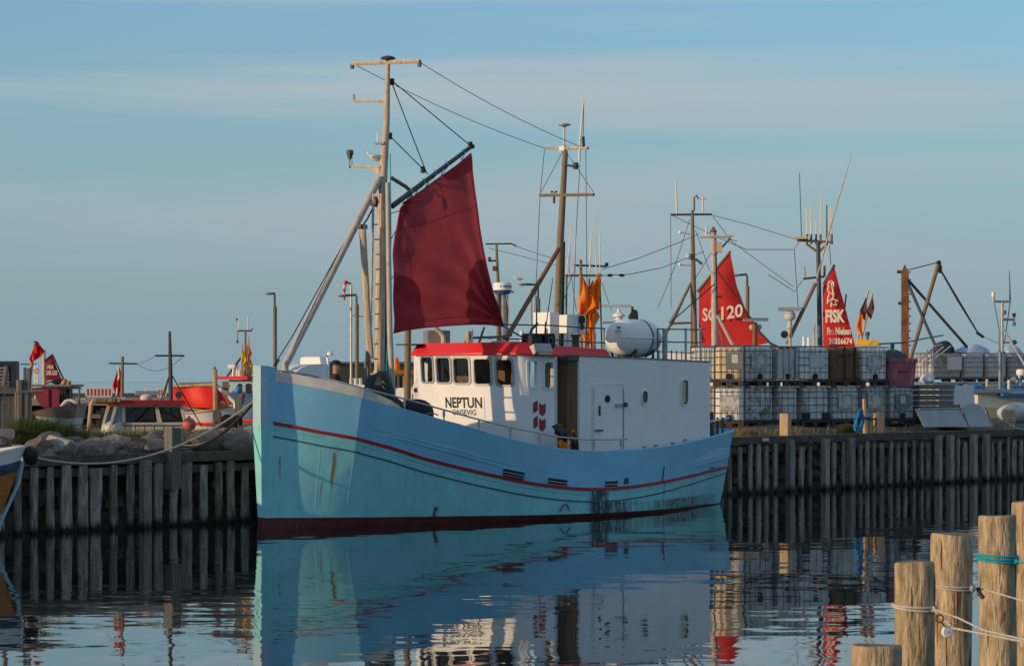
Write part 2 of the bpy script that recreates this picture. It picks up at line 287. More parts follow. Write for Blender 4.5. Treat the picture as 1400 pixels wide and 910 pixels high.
class Frame:                     # a vertical working plane standing in the scene: x along it, -y towards the viewer
    def __init__(s, px, Y, deg, z=0.0):
        s.o = Vector(((px-700)*Y/FPX, Y, z)); s.a = R(deg)
        s.u = Vector((math.cos(s.a), math.sin(s.a))); s.v = Vector((math.sin(s.a), -math.cos(s.a)))
    def L(s, px, py, off=0.0):
        a = (px-700)/FPX; b = -(py-HY)/FPX
        bx = s.o.x+off*s.v.x; by = s.o.y+off*s.v.y
        x = (a*by-bx)/(s.u.x-a*s.u.y); Y = by+x*s.u.y
        return (x, -off, HC+b*Y-s.o.z)
    def LX(s, px, py, x):        # where the ray meets the cross plane at this x
        a = (px-700)/FPX; b = -(py-HY)/FPX
        bx = s.o.x+x*s.u.x; by = s.o.y+x*s.u.y
        off = (a*by-bx)/(s.v.x-a*s.v.y); Y = by+off*s.v.y
        return (x, -off, HC+b*Y-s.o.z)
    def world(s, p): return Vector((s.o.x+p[0]*s.u.x-p[1]*s.v.x, s.o.y+p[0]*s.u.y-p[1]*s.v.y, p[2]+s.o.z))
    def proj(s, p):
        q = s.world(p); return 700+q.x/q.y*FPX, HY-(q.z-HC)/q.y*FPX
    def thing(s, name, label, cat, group=None): return thing(name, label, cat, s.o, s.a, group)

def thing(name, label, cat, loc, rz=0.0, group=None):
    o = bpy.data.objects.new(name, None); C.objects.link(o); o.location = loc; o.rotation_euler = (0, 0, rz)
    o.empty_display_size = .3; o['label'] = label; o['category'] = cat
    if group: o['group'] = group
    return o
def copy_tree(o, parent=None, label=None):
    c = o.copy(); C.objects.link(c); c.parent = parent
    if label: c['label'] = label
    for ch in list(o.children): copy_tree(ch, c)
    return c
def W(px, py, Y): return Vector(((px-700)*Y/FPX, Y, HC-(py-HY)*Y/FPX))

def text_mesh(txt, bold=0.0, res=3):
    cu = bpy.data.curves.new('lettering', 'FONT'); cu.body = txt; cu.resolution_u = res; cu.offset = bold; cu.align_x = 'LEFT'
    ob = bpy.data.objects.new('lettering', cu); C.objects.link(ob)
    dg = bpy.context.evaluated_depsgraph_get(); me = bpy.data.meshes.new_from_object(ob.evaluated_get(dg))
    bpy.data.objects.remove(ob); bpy.data.curves.remove(cu)
    vs = [tuple(v.co) for v in me.vertices]; fs = [tuple(p.vertices) for p in me.polygons]; bpy.data.meshes.remove(me)
    x0 = min(v[0] for v in vs); x1 = max(v[0] for v in vs); y0 = min(v[1] for v in vs); y1 = max(v[1] for v in vs)
    return [((v[0]-x0)/(x1-x0), (v[1]-y0)/(y1-y0)) for v in vs], fs
def text(fr, txt, px0, py0, px1, py1, off, m, parent, name='lettering', bold=0.0, skew=0.0, fn=None):
    vs, fs = text_mesh(txt, bold)
    A = fr.L(px0, py1, off); B = fr.L(px1, py1, off); D = fr.L(px0, py0, off)
    mb = MB(); mb.add([(A[0]+(B[0]-A[0])*u, (-off if fn is None else fn(A[0]+(B[0]-A[0])*u, A[2]+(D[2]-A[2])*t)), A[2]+(D[2]-A[2])*t+skew*u) for u, t in vs], fs)
    return mb.build(name, m, parent)
def interp(tab, x):
    if x <= tab[0][0]: return tab[0][1]
    for (a, b), (c, d) in zip(tab, tab[1:]):
        if x <= c: return b+(d-b)*(x-a)/(c-a)
    return tab[-1][1]
def smooth_tab(tab, lo=None):    # Catmull-Rom resample
    out = []
    for i in range(len(tab)-1):
        p0 = tab[max(i-1, 0)]; p1 = tab[i]; p2 = tab[i+1]; p3 = tab[min(i+2, len(tab)-1)]
        for k in range(6):
            t = k/6; f = lambda a, b, c, d: .5*((2*b)+(-a+c)*t+(2*a-5*b+4*c-d)*t*t+(-a+3*b-3*c+d)*t**3)
            out.append((p1[0]+(p2[0]-p1[0])*t, f(p0[1], p1[1], p2[1], p3[1])))
    return out+[tab[-1]]
def rrect(x0, x1, z0, z1, r, n=4):
    pts = []
    for cx, cz, a0 in ((x1-r, z1-r, 0), (x0+r, z1-r, 90), (x0+r, z0+r, 180), (x1-r, z0+r, 270)):
        for i in range(n+1):
            a = R(a0+90*i/n); pts.append((cx+r*math.cos(a), cz+r*math.sin(a)))
    return pts
def sag(p, q, s, n=14): 
    p, q = Vector(p), Vector(q); return [p.lerp(q, i/n)-Vector((0, 0, s*4*(i/n)*(1-i/n))) for i in range(n+1)]
def flagcloth(mb, top, w, h, seed, along=(1, 0, 0), swing=.12):
    # a limp cloth hanging from a staff, folded on itself
    rnd = random.Random(seed); ph = rnd.uniform(0, 6); t = Vector(top); al = Vector(along).normalized(); pr = Vector((-al.y, al.x, 0))
    sg = -1 if rnd.random() < .5 else 1; pk = rnd.uniform(.45, .65)
    def fn(u, v):
        e = .06+.94*(v/pk if v < pk else max(.04, (1-v)/(1-pk)))
        x = sg*w*(u-.25)*e+swing*w*math.sin(v*2.6+ph); fold = .16*w*math.sin(u*8+ph+v*3)*min(1, v*3)+.05*w*math.sin(u*17-v*5)
        return t+al*x+pr*fold-Vector((0, 0, h*(v+.16*(u-.25)*math.sin(PI*v))))
    mb.grid(fn, 12, 14)

# ================================================================== the setting
# ---- water: one sheet to the horizon; ripples are slopes of the surface itself
def water_mat():
    m = bpy.data.materials.new('harbour_water'); m.use_nodes = True; t = m.node_tree; n = t.nodes.new; k = t.links.new
    b = t.nodes['Principled BSDF']; b.inputs['Base Color'].default_value = (.004, .012, .017, 1); b.inputs['Roughness'].default_value = .02; b.inputs['IOR'].default_value = 1.60
    b.inputs['Specular IOR Level'].default_value = .62
    ge = n('ShaderNodeNewGeometry'); tot = None
    for sc, st, amp, off in ((0.55, (.55, 1.0, 1), .020, 0), (1.9, (.40, 1.0, 1), .031, 5), (5.5, (.40, 1.0, 1), .020, 9)):
        mp = n('ShaderNodeMapping'); mp.inputs['Scale'].default_value = st; mp.inputs['Location'].default_value = (off, off*2, 0); mp.inputs['Rotation'].default_value = (0, 0, R(6))
        k(ge.outputs['Position'], mp.inputs[0])
        z = n('ShaderNodeTexNoise'); z.inputs['Scale'].default_value = sc; z.inputs['Detail'].default_value = 2; k(mp.outputs[0], z.inputs['Vector'])
        s = n('ShaderNodeVectorMath'); s.operation = 'SUBTRACT'; s.inputs[1].default_value = (.5, .5, .5); k(z.outputs['Color'], s.inputs[0])
        q = n('ShaderNodeVectorMath'); q.operation = 'SCALE'; q.inputs['Scale'].default_value = amp; k(s.outputs[0], q.inputs[0])
        if tot is None: tot = q
        else:
            a = n('ShaderNodeVectorMath'); a.operation = 'ADD'; k(tot.outputs[0], a.inputs[0]); k(q.outputs[0], a.inputs[1]); tot = a
    # patches of breeze: calmer and livelier water
    pz = n('ShaderNodeTexNoise'); pz.inputs['Scale'].default_value = .16; pz.inputs['Detail'].default_value = 1
    pm = n('ShaderNodeMapping'); pm.inputs['Scale'].default_value = (.5, 1.3, 1); pm.inputs['Location'].default_value = (3.3, 1.7, 0); k(ge.outputs['Position'], pm.inputs[0]); k(pm.outputs[0], pz.inputs['Vector'])
    pr = n('ShaderNodeMapRange'); pr.inputs['From Min'].default_value = .35; pr.inputs['From Max'].default_value = .65; pr.inputs['To Min'].default_value = .35; pr.inputs['To Max'].default_value = 1.35; k(pz.outputs[0], pr.inputs[0])
    ps = n('ShaderNodeVectorMath'); ps.operation = 'SCALE'; k(tot.outputs[0], ps.inputs[0]); k(pr.outputs[0], ps.inputs['Scale'])
    fl = n('ShaderNodeVectorMath'); fl.operation = 'MULTIPLY'; fl.inputs[1].default_value = (1, 1, 0); k(ps.outputs[0], fl.inputs[0])
    up = n('ShaderNodeVectorMath'); up.operation = 'ADD'; up.inputs[1].default_value = (0, 0, 1); k(fl.outputs[0], up.inputs[0])
    no = n('ShaderNodeVectorMath'); no.operation = 'NORMALIZE'; k(up.outputs[0], no.inputs[0]); k(no.outputs[0], b.inputs['Normal'])
    return m
mb = MB(); E9 = 9000
mb.add([(-E9, -60, 0), (E9, -60, 0), (E9, E9*2, 0), (-E9, E9*2, 0)], [(0, 1, 2, 3)])
mb.build('water', water_mat(), kind='structure')
mb = MB(); mb.add([(-400, -60, -3.2), (400, -60, -3.2), (400, 500, -3.2), (-400, 500, -3.2)], [(0, 1, 2, 3)])
mb.build('seabed', M['seabed'], kind='structure')

# ---- the mole behind the timber quay wall
def yq(px): return HC*FPX/(730-.0555*(px-21)-HY)
Q0 = W(21, 730, yq(21)); Q1 = W(1300, 659, yq(1300)); Q0.z = Q1.z = 0
qd = (Q1-Q0).normalized(); qn = Vector((-qd.y, qd.x, 0)); QA = math.degrees(math.atan2(qd.y, qd.x))
def qp(t, d, z=0): return Q0+qd*t+qn*d+Vector((0, 0, z))
def qt(px, d=0.0):               # distance along the quay seen at this pixel column
    a = (px-700)/FPX; o = Q0+qn*d; t = (a*o.y-o.x)/(qd.x-a*qd.y); return t
def qw(px, d, z): return qp(qt(px, d), d, z)
prof = [(.60, -1.5), (.60, 1.30), (.62, 1.40), (1.2, 1.62), (3.0, 1.70), (5.0, 1.70), (6.0, 1.1), (7.4, -.2), (8.5, -2)]
rnd = random.Random(3)
T0, T1 = -40, 75; nT = 150
mb = MB(); ls = []
for i in range(nT+1):
    t = T0+(T1-T0)*i/nT; ls.append([qp(t, d, z+(.05*math.sin(t*1.7+d*3)+.03*math.sin(t*4.1+d) if .3 < d < 5.5 else 0)) for d, z in prof])
mb.loops(ls); mb.build('mole_ground', M['ground'], kind='structure', smooth=True)

wall = thing('timber_quay_wall', 'long dark timber quay wall with upright planks above the water', 'quay wall', qp(0, 0, 0), R(QA))
def ql(t, d, z): return (t, d, z)
# cap beam in lengths butted end to end
seg = 6.0; t = T0
while t < T1:
    mb = MB(); mb.box(ql(t+seg/2, .11, 1.415), (seg-.012, .50, .19)); mb.build('cap_beam', M['beam'], wall); t += seg
mb = MB(); mb.box(ql((T0+T1)/2, .06, 1.17), (T1-T0, .20, .16)); mb.build('waling_beam', M['beam'], wall)
bright = [190, 1072, 1120, 1155, 1275, 1291, 1323, 1340]
bt = [qt(p) for p in bright]
ta, tb = qt(-25), qt(1425)+9; n_p = int((tb-ta)/.40)
pile_mesh = []
for v in range(5):
    q = MB(); n = 6; ls = []
    r2 = random.Random(v)
    for i in range(n+1):
        z = -1.6+2.9*i/n; wv = .082+.014*r2.uniform(-1, 1); dx = .012*r2.uniform(-1, 1)
        ls.append([(-wv+dx, -.095, z), (-wv*.55+dx, -.12, z), (wv*.55+dx, -.12, z), (wv+dx, -.095, z), (wv+dx, -.045, z), (-wv+dx, -.045, z)])
    q.loops(ls, closed=True, cap=True); o = q.build('pile', M['pile'], wall); pile_mesh.append(o.data)
    o.location = (ta+v*.4, 0, 0)
for i in range(5, n_p):
    t = ta+i*.40+rnd.uniform(-.03, .03)
    if min(abs(t-b) for b in bt) < .17: continue
    o = bpy.data.objects.new('pile', pile_mesh[rnd.randrange(5)]); C.objects.link(o); o.parent = wall
    o.location = (t, rnd.uniform(-.03, .03), rnd.uniform(-.16, .04)); o.rotation_euler = (rnd.uniform(-.015, .015), rnd.uniform(-.022, .022), rnd.uniform(-.3, .3)); o.scale = (rnd.uniform(.85, 1.25)*(1.25 if t < 14 else .95), 1, 1)
for p, t in zip(bright, bt):
    mb = MB(); mb.box((t, -.20, -.1), (.20 if p != 1275 else .17, .17, 3.0 if p != 190 else 2.96)); mb.build('fender_pile', M['newpile'], wall)
    mb = MB()
    for dz in (1.24, 1.15): mb.lathe([(.018, -.02), (.018, .012)], (t+.02, -.288, dz), 6, 'Y')
    mb.build('bolt', M['dsteel'], wall)
# red framed name plate on the beam
f = Frame(1052, qw(1052, -.145, 1.4).y, QA); 
sg = f.thing('quay_sign', 'small white sign with red frame on the quay beam beside the blue stern', 'sign')
a = f.L(1041, 604, .02); b = f.L(1051.5, 597.5, .02)
mb = MB(); mb.b2((a[0], -.03, a[2]), (b[0], .0, b[2])); mb.build('frame', M['stripe'], sg)
mb = MB(); mb.b2((a[0]+.025, -.034, a[2]+.022), (b[0]-.025, -.031, b[2]-.022)); mb.build('plate', M['paper'], sg)

# ---- boulders of the rip-rap along the left of the mole and showing between the planks
rock_src = {}
def boulder(loc, d, seed, m, rz):
    key = (seed % 7, m.name)
    if key not in rock_src:
        import bmesh
        r7 = random.Random(seed % 7+11); bm = bmesh.new()
        for _ in range(34):
            d_ = Vector((r7.gauss(0, 1), r7.gauss(0, 1), r7.gauss(0, 1))).normalized()*r7.uniform(.46, .60); bm.verts.new(d_)
        bmesh.ops.convex_hull(bm, input=bm.verts); bmesh.ops.delete(bm, geom=[v for v in bm.verts if not v.link_faces], context='VERTS')
        bmesh.ops.bevel(bm, geom=list(bm.edges), offset=.035, segments=2, affect='EDGES', clamp_overlap=True)
        bm.verts.index_update(); mb = MB(); mb.add([tuple(v.co) for v in bm.verts], [tuple(v.index for v in f.verts) for f in bm.faces]); bm.free()
        o = mb.build('boulder', m, smooth=True, angle=38); o.location = loc; rock_src[key] = o
    else:
        o = bpy.data.objects.new('boulder', rock_src[key].data); C.objects.link(o); o.location = loc
    o.scale = d; o.rotation_euler = (rnd.uniform(-.2, .2), rnd.uniform(-.2, .2), rz)
    o['label'] = 'granite boulder lying in the rip-rap along the top of the quay'; o['category'] = 'boulder'; o['group'] = 'boulders heaped along the left quay'
    return o
rk = [(40,.9,.5),(52,.5,.9),(62,.45,.75),(78,.45,1.0),(92,.5,.8),(66,1.2,.9),(101,1.1,.85),(110,.5,.7),(122,.45,1.0),(137,.6,.55),(128,1.2,.8),(146,.5,.95),(154,1.1,.75),(168,.5,.6),(174,1.15,.85),(187,.5,.85),(198,.9,.7),(208,.5,.95),(222,1.0,.8),(214,1.4,.9),(244,1.0,.9),(258,.6,.6),(251,.5,.45),(268,1.1,.75),(283,.5,1.15),(296,1.2,.8),(305,.6,.6),(317,.55,1.2),(333,.5,.75),(330,1.2,.85),(341,.9,.9),(26,.8,.55),(352,.6,.8),(238,.45,.55),(274,.45,.5),(160,.35,.5),(297,.42,.4)]
r8 = random.Random(21); rk += [(r8.uniform(45, 350), r8.uniform(.45, 1.5), r8.uniform(.38, .62)) for _ in range(24)]
for i, (px, d, s) in enumerate(rk):
    s *= .76; m = rocks[[0, 1, 0, 2, 1, 0, 3, 0, 1][i % 9]]
    z = 1.25 if d < .7 else 1.38
    boulder(qw(px, d, z+s*.10), (s*rnd.uniform(1.0, 1.25), s*rnd.uniform(.7, .9), s*rnd.uniform(.60, .78)), i*5+1, m, rnd.uniform(0, 3))
# rubble fill seen through the gaps between the planks
mb = MB(); r4 = random.Random(9)
for i in range(420):
    t = r4.uniform(ta, tb); z = r4.uniform(.25, 1.2); s = r4.uniform(.25, .5)
    p = qp(t, .55+r4.uniform(0, .12), z); mb.blob(p, (s, s*.8, s*.75), i, .16, 7, 5, 1.9, rz=r4.uniform(0, 3))
mb.build('rubble_fill', rocks[0], kind='stuff', label='grey rubble stones packed behind the quay planks', cat='rubble', smooth=True)

# ---- grass on the mole
def tufts(name, label, m, spots, seed, hmin, hmax, n):
    r5 = random.Random(seed); mb = MB()
    for _ in range(n):
        px0, px1, d0, d1, hk = spots[r5.randrange(len(spots))]
        d = r5.uniform(d0, d1); px = r5.uniform(px0, px1); b = qw(px, d, interp(prof[1:], d)-.03); h = r5.uniform(hmin, hmax)*hk
        a = r5.uniform(0, 6.28); l = Vector((math.cos(a), math.sin(a), 0))*h*r5.uniform(.2, 1.0); wd = Vector((-math.sin(a), math.cos(a), 0))*.012
        mb.add([b-wd, b+wd, b+l*.4+Vector((0, 0, h*.65))+wd*.6, b+l*.4+Vector((0, 0, h*.65))-wd*.6, b+l+Vector((0, 0, h))], [(0, 1, 2, 3), (3, 2, 4)])
    return mb.build(name, m, kind='stuff', label=label, cat='grass')
tufts('green_grass', 'green grass bank behind the boulders at the left', M['grass'], [(14, 60, 1.2, 2.6, .8), (60, 118, 2.4, 3.2, .7), (16, 100, 1.5, 3.6, 1.15), (22, 75, 1.8, 3.2, 1.5), (100, 360, 3.0, 4.8, .55), (1150, 1165, .5, .9, .8)], 4, .12, .42, 15000)
tufts('dry_grass', 'dry straw coloured grass along the mole', M['drygrass'], [(75, 130, 2.2, 4.2, 1.0), (130, 240, 3.0, 4.8, .7), (300, 350, 2.6, 4.8, .9), (240, 300, 2.6, 4.6, .6), (1003, 1035, .3, .9, .8), (1030, 1250, .45, 1.2, .5)], 5, .12, .45, 3500)

# ---- far breakwater pier at the left and long green shed
pier = thing('breakwater_pier', 'low dark timber breakwater with pale concrete edge behind the boats at the left', 'pier', ((230-700)*118/FPX, 118, 0))
mb = MB(); mb.box((0, 2.6, 2.03), (34, 5.6, .34)); mb.build('deck_edge', M['pierc'], pier)
mb = MB(); mb.box((0, 2.8, .5), (33.9, 4.6, 2.7)); mb.build('pier_face', M['pier'], pier)
for z in (.7, 1.35): 
    mb = MB(); mb.box((0, .40, z), (33.9, .16, .18)); mb.build('waling_beam', M['greywood'], pier)
for i in range(28):
    mb = MB(); mb.box((-16+i*1.18, .28, .5), (.26, .26, 2.66)); mb.build('pier_post', M['pier'], pier)
mb = MB(); mb.box((-1.2, 4.5, 2.30), (31.5, .4, .2)); mb.build('kerb', M['dsteel'], pier)
shed = thing('green_shed', 'long low dark green shed on the far quay behind the cutter foredeck', 'shed', ((530-700)*150/FPX, 150, 0))
mb = MB(); mb.box((0, 3, 2.0), (8.6, 6, 3.9)); mb.build('wall', M['shed'], shed)
mb = MB(); mb.prism([(-4.4, -.2, 3.95), (-4.4, 6.2, 3.95), (-4.4, 3, 4.12)], [(4.4, -.2, 3.95), (4.4, 6.2, 3.95), (4.4, 3, 4.12)]); mb.build('roof', M['shed'], shed)
mb = MB(); mb.box((0, -.03, .3), (8.6, .05, .5)); mb.build('plinth', M['pierc'], shed)
mb = MB(); mb.b2((-30, 146, -2), (14, 165, .35)); mb.build('far_quay', M['pierc'], kind='structure')
mb = MB(); mb.b2((13.0, 103, -2), (60, 122, 1.72)); mb.build('second_pier', M['pierc'], kind='structure')

# ================================================================== the blue cutter
NF = Frame(357, 51.7, 49)
L, LX = NF.L, NF.LX
cut = NF.thing('fishing_cutter', 'large pale blue fishing cutter with white wheelhouse and maroon sail along the quay', 'fishing boat')
sheer = smooth_tab([(0, 3.0), (.2, 2.98), (.8, 2.86), (1.8, 2.60), (2.4, 2.43), (3.2, 2.22), (5.1, 1.79), (6.3, 1.58), (7.45, 1.46), (9.2, 1.46), (11, 1.53), (13, 1.68), (14.9, 1.80), (15.1, 1.82)])
stripe = smooth_tab([(0, 2.18), (.1, 2.16), (1.0, 1.95), (1.9, 1.74), (3.2, 1.36), (4.84, 1.0), (6.2, .76), (7.55, .63), (9.3, .64), (11.9, .77), (14.9, .91), (15.1, .92)])
boot = [(0, .23), (6.5, .11), (11, .06), (15.1, .02)]
hs = [(0, .09), (.35, .20), (.8, .62), (1.2, .95), (1.62, 1.25)] + smooth_tab([(1.62, 1.25), (2.4, 1.56), (3.2, 1.81), (4.2, 2.03), (5.2, 2.19), (6.5, 2.32), (8, 2.37), (9.5, 2.33), (11, 2.16), (12.5, 1.85), (13.5, 1.56), (14.4, 1.24), (15.05, .78), (15.36, .06)])[1:]
hw = [(0, .05), (.35, .12), (.8, .34), (1.2, .52), (1.62, .70)] + smooth_tab([(1.62, .70), (2.4, .96), (3.2, 1.24), (4.2, 1.5), (5.2, 1.80), (6.5, 2.12), (8, 2.3), (9.5, 2.2), (11, 1.88), (12.5, 1.38), (13.5, .96), (14.4, .74), (15.05, .40), (15.36, .03)])[1:]
def hb(x, z):
    zs = interp(sheer, x); a, b = interp(hw, x), interp(hs, x)
    if z < 0: return max(.02, a*(1+z*.45))
    return a+(b-a)*min(1.06, z/zs)**.85
xs = [0, .2, .35, .5, .65, .8, 1.0, 1.2, 1.4, 1.62] + [1.62+.36*i for i in range(1, 35)] + [14.2, 14.5, 14.75, 14.95, 15.1, 15.22, 15.31, 15.36]
def HP(x, z, side, off=0.0):     # a point on the hull skin, off metres proud of it
    return (x, -side*(hb(x, z)+off), z)
def band(lo, hi, n, mb, off=0.0):
    for sd in (1, -1):
        mb.loops([[HP(x, lo(x)+(hi(x)-lo(x))*j/n, sd, off) for j in range(n+1)] for x in xs])
fs_, fp, fb = (lambda x: interp(sheer, x)), (lambda x: interp(stripe, x)), (lambda x: interp(boot, x))

def hull_mat():
    m = mat('teal_hull_paint', (0.23, 0.60, 0.65), 0.45, 0.09, 1.5, stain=(0.15, .46, .52), stain_scale=3.2, stain_lo=.52, stain_hi=.85, stain_stretch=(2.5, 2.5, .45), bump=.022, bscale=2.1)
    t = m.node_tree; n = t.nodes.new; k = t.links.new; b = t.nodes['Principled BSDF']; src = b.inputs['Base Color'].links[0].from_socket
    g = n('ShaderNodeTexCoord'); sp = n('ShaderNodeSeparateXYZ'); k(g.outputs['Object'], sp.inputs[0])
    nz = n('ShaderNodeTexNoise'); nz.inputs['Scale'].default_value = 9; nz.inputs['Detail'].default_value = 6
    mp = n('ShaderNodeMapping'); mp.inputs['Scale'].default_value = (1.6, 1.6, .35); k(g.outputs['Object'], mp.inputs[0]); k(mp.outputs[0], nz.inputs['Vector'])
    def math_(op, a, bb):
        q = n('ShaderNodeMath'); q.operation = op
        for i, vv in enumerate((a, bb)):
            if isinstance(vv, (int, float)): q.inputs[i].default_value = vv
            else: k(vv, q.inputs[i])
        return q.outputs[0]
    def streak(x0, w, z0, z1, col, power):
        nonlocal src
        d = math_('DIVIDE', math_('ABSOLUTE', math_('SUBTRACT', sp.outputs[0], x0), 0), w)
        a = math_('MAXIMUM', math_('SUBTRACT', 1.0, d), 0)
        r = n('ShaderNodeMapRange'); r.inputs['From Min'].default_value = z0; r.inputs['From Max'].default_value = z0+.25*(z1-z0); k(sp.outputs[2], r.inputs[0])
        r2 = n('ShaderNodeMapRange'); r2.inputs['From Min'].default_value = z1; r2.inputs['From Max'].default_value = z1+.05; r2.inputs['To Min'].default_value = 1; r2.inputs['To Max'].default_value = 0; k(sp.outputs[2], r2.inputs[0])
        f = math_('MULTIPLY', math_('MULTIPLY', a, math_('MULTIPLY', r.outputs[0], r2.outputs[0])), math_('MULTIPLY', math_('MAXIMUM', math_('SUBTRACT', nz.outputs[0], .30), 0), power))
        f = math_('MINIMUM', f, .92)
        x = n('ShaderNodeMixRGB'); x.inputs[2].default_value = (*col, 1); k(f, x.inputs[0]); k(src, x.inputs[1]); src = x.outputs[0]
    streak(1.28, .045, .75, 1.50, (.24, .13, .03), 6)        # rust below a seam
    streak(1.10, .035, .45, .95, (.20, .17, .06), 2.5)
    streak(.36, .03, 1.0, 1.45, (.22, .18, .07), 3)
    streak(3.62, .07, .05, .34, (.12, .05, .02), 9)
    streak(7.98, .38, .02, .58, (.015, .022, .022), 9)      # weed below the freeing port
    streak(8.6, 1.2, -.1, .30, (.02, .035, .03), 4.5)
    streak(11.9, 2.9, -.1, .26, (.03, .045, .03), 5)
    streak(10.62, .09, .02, .95, (.17, .16, .12), 2.6)
    k(src, b.inputs['Base Color']); return m
mb = MB(); band(fb, fp, 7, mb); hull = mb.build('hull', hull_mat(), cut, smooth=True, angle=12)
mb = MB(); band(fp, fs_, 5, mb)
for sd in (1, -1):               # bulwark has thickness and an inner face
    mb.loops([[HP(x, fs_(x), sd), HP(x, fs_(x)+.015, sd, -.03), HP(x, fs_(x), sd, -.07 if x < 14.9 else -.02), (x, -sd*max(.01, hb(x, fs_(x))-.12), fs_(x)-.62)] for x in xs])
mb.build('bulwark', M['blue'], cut, smooth=True, angle=12)
mb = MB(); band(lambda x: -.9, fb, 4, mb); mb.build('boot_top', M['antifoul'], cut, smooth=True, angle=12)
mb = MB(); mb.loops([[(x, max(.01, hb(x, fs_(x))-.10), fs_(x)-.55), (x, 0, fs_(x)-.50), (x, -max(.01, hb(x, fs_(x))-.10), fs_(x)-.55)] for x in xs]); mb.build('deck', M['greywood'], cut)
mb = MB()
for sd in (1, -1):
    ls = []
    for x in [a for a in xs if a >= .1]+[]:
        z = fp(x); ls.append([HP(x, z+.035, sd, .002), HP(x, z+.028, sd, .034), HP(x, z-.028, sd, .034), HP(x, z-.035, sd, .002)])
    mb.loops(ls)
mb.build('rubbing_strake', M['stripe'], cut, smooth=True, angle=50)
for dz, wd in ((-.10, .012), (-.27, .016)):
    mb = MB()
    for sd in (1, -1):
        ls = []
        for x in [a for a in xs if a >= .15]:
            z = fp(x)+dz*(1 if x < 9 else max(.55, 1-(x-9)*.08)); ls.append([HP(x, z+wd, sd, .002), HP(x, z+wd*.3, sd, .012), HP(x, z-wd, sd, .012), HP(x, z-wd, sd, .001)])
        mb.loops(ls)
    mb.build('plank_seam', M['green'] if dz < -.2 else hull.data.materials[0], cut)
for x, zt, zb in ((.45, 1.72, .62), (1.02, 1.62, .45), (1.62, 1.50, .50), (2.05, 1.36, .40)):
    mb = MB(); n = 6
    mb.loops([[HP(x-.007, zt+(zb-zt)*i/n, 1, .001), HP(x-.003, zt+(zb-zt)*i/n, 1, .004), HP(x+.003, zt+(zb-zt)*i/n, 1, .004), HP(x+.007, zt+(zb-zt)*i/n, 1, .001)] for i in range(n+1)])
    mb.build('plate_seam', hull.data.materials[0], cut)
# stem post; sunlight on the upper part put into its paler blue
for nm, z0, z1, m in (('stem_post', 2.10, 3.30, M['ltblue']), ('stem_post', .24, 2.10, hull.data.materials[0]), ('stem_post', -.9, .24, M['antifoul'])):
    mb = MB(); ls = []
    for i in range(7):
        z = z0+(z1-z0)*i/6; h = .115 if z > 1.9 else .05+.065*max(0, z/1.9)
        xf = -.03-.09*min(1, max(0, z/2.2)); ls.append([(xf, h, z), (xf, -h, z), (.08, -h-.004, z), (.08, h+.004, z)])
    mb.loops(ls, closed=True, cap=True); mb.build(nm, m, cut)
# stem head block and white bulwark cap forward
mb = MB(); mb.loops([[HP(x, fs_(x)+.001, sd), HP(x, fs_(x)+.3-.1*x, sd, .01), HP(x, fs_(x)+.3-.1*x, sd, -.06), HP(x, fs_(x)+.001, sd, -.06)] for sd in (1,) for x in (.05, .14, .22)], closed=True, cap=True)
mb.loops([[HP(x, fs_(x)+.001, sd), HP(x, fs_(x)+.3-.1*x, sd, .01), HP(x, fs_(x)+.3-.1*x, sd, -.06), HP(x, fs_(x)+.001, sd, -.06)] for sd in (-1,) for x in (.05, .14, .22)], closed=True, cap=True)
mb.build('stem_head', M['blue'], cut)
def caph(x): return .205*(1-((x-.2)/2.3)**6) if x > .2 else .205
for sd in (1, -1):
    mb = MB(); x_ = [.235+2.22*i/22 for i in range(23)]
    mb.loops([[HP(x, fs_(x)+.006, sd, -.004), HP(x, fs_(x)+max(.012, caph(x)), sd, .002), HP(x, fs_(x)+max(.012, caph(x)), sd, -.07), HP(x, fs_(x)+.004, sd, -.07)] for x in x_], closed=True, cap=True)
    mb.build('bulwark_cap', M['capwhite'], cut)
# freeing ports: dark panels put in for the shade inside the openings
for px0, py0, px1, py1 in ((690, 641.5, 713.5, 656), (751, 653, 773, 667.5), (827.5, 656, 843.5, 670.5), (970.5, 637.5, 978, 646.5)):
    pc = ((px0+px1)/2, (py0+py1)/2); off = 2.2
    for _ in range(4): p = L(pc[0], pc[1], off); off = hb(p[0], p[2])
    a = L(px0, py1, off); b = L(px1, py0, off); zc = (a[2]+b[2])/2; h = abs(b[2]-a[2])/2*.80
    xa, xb = a[0], b[0]; n = 4; slope = (fp(xb)-fp(xa))
    def P(x, dz, o): return HP(x, zc+slope*((x-xa)/(xb-xa)-.5)+dz, 1, o)
    mb = MB(); mb.loops([[P(xa+(xb-xa)*i/n, -h, .001), P(xa+(xb-xa)*i/n, -h, .010), P(xa+(xb-xa)*i/n, h, .010), P(xa+(xb-xa)*i/n, h, .001)] for i in range(n+1)], cap=True)
    fpn = mb.build('freeing_port', M['black'], cut)
    mb = MB()
    mb.tube([P(xa, h*.25, .014), P(xb, h*.25, .014)], .013, 6); mb.tube([P(xa, -h*.45, .014), P(xb, -h*.45, .014)], .008, 6)
    mb.build('port_bar', M['alu'], fpn)
    mb = MB(); mb.tube([P(xa-.03, -h-.02, .008), P(xa-.03, h+.02, .008), P(xb+.03, h+.02, .008), P(xb+.03, -h-.02, .008), P(xa-.03, -h-.02, .008)], .012, 6); mb.build('port_frame', M['blue'], fpn)
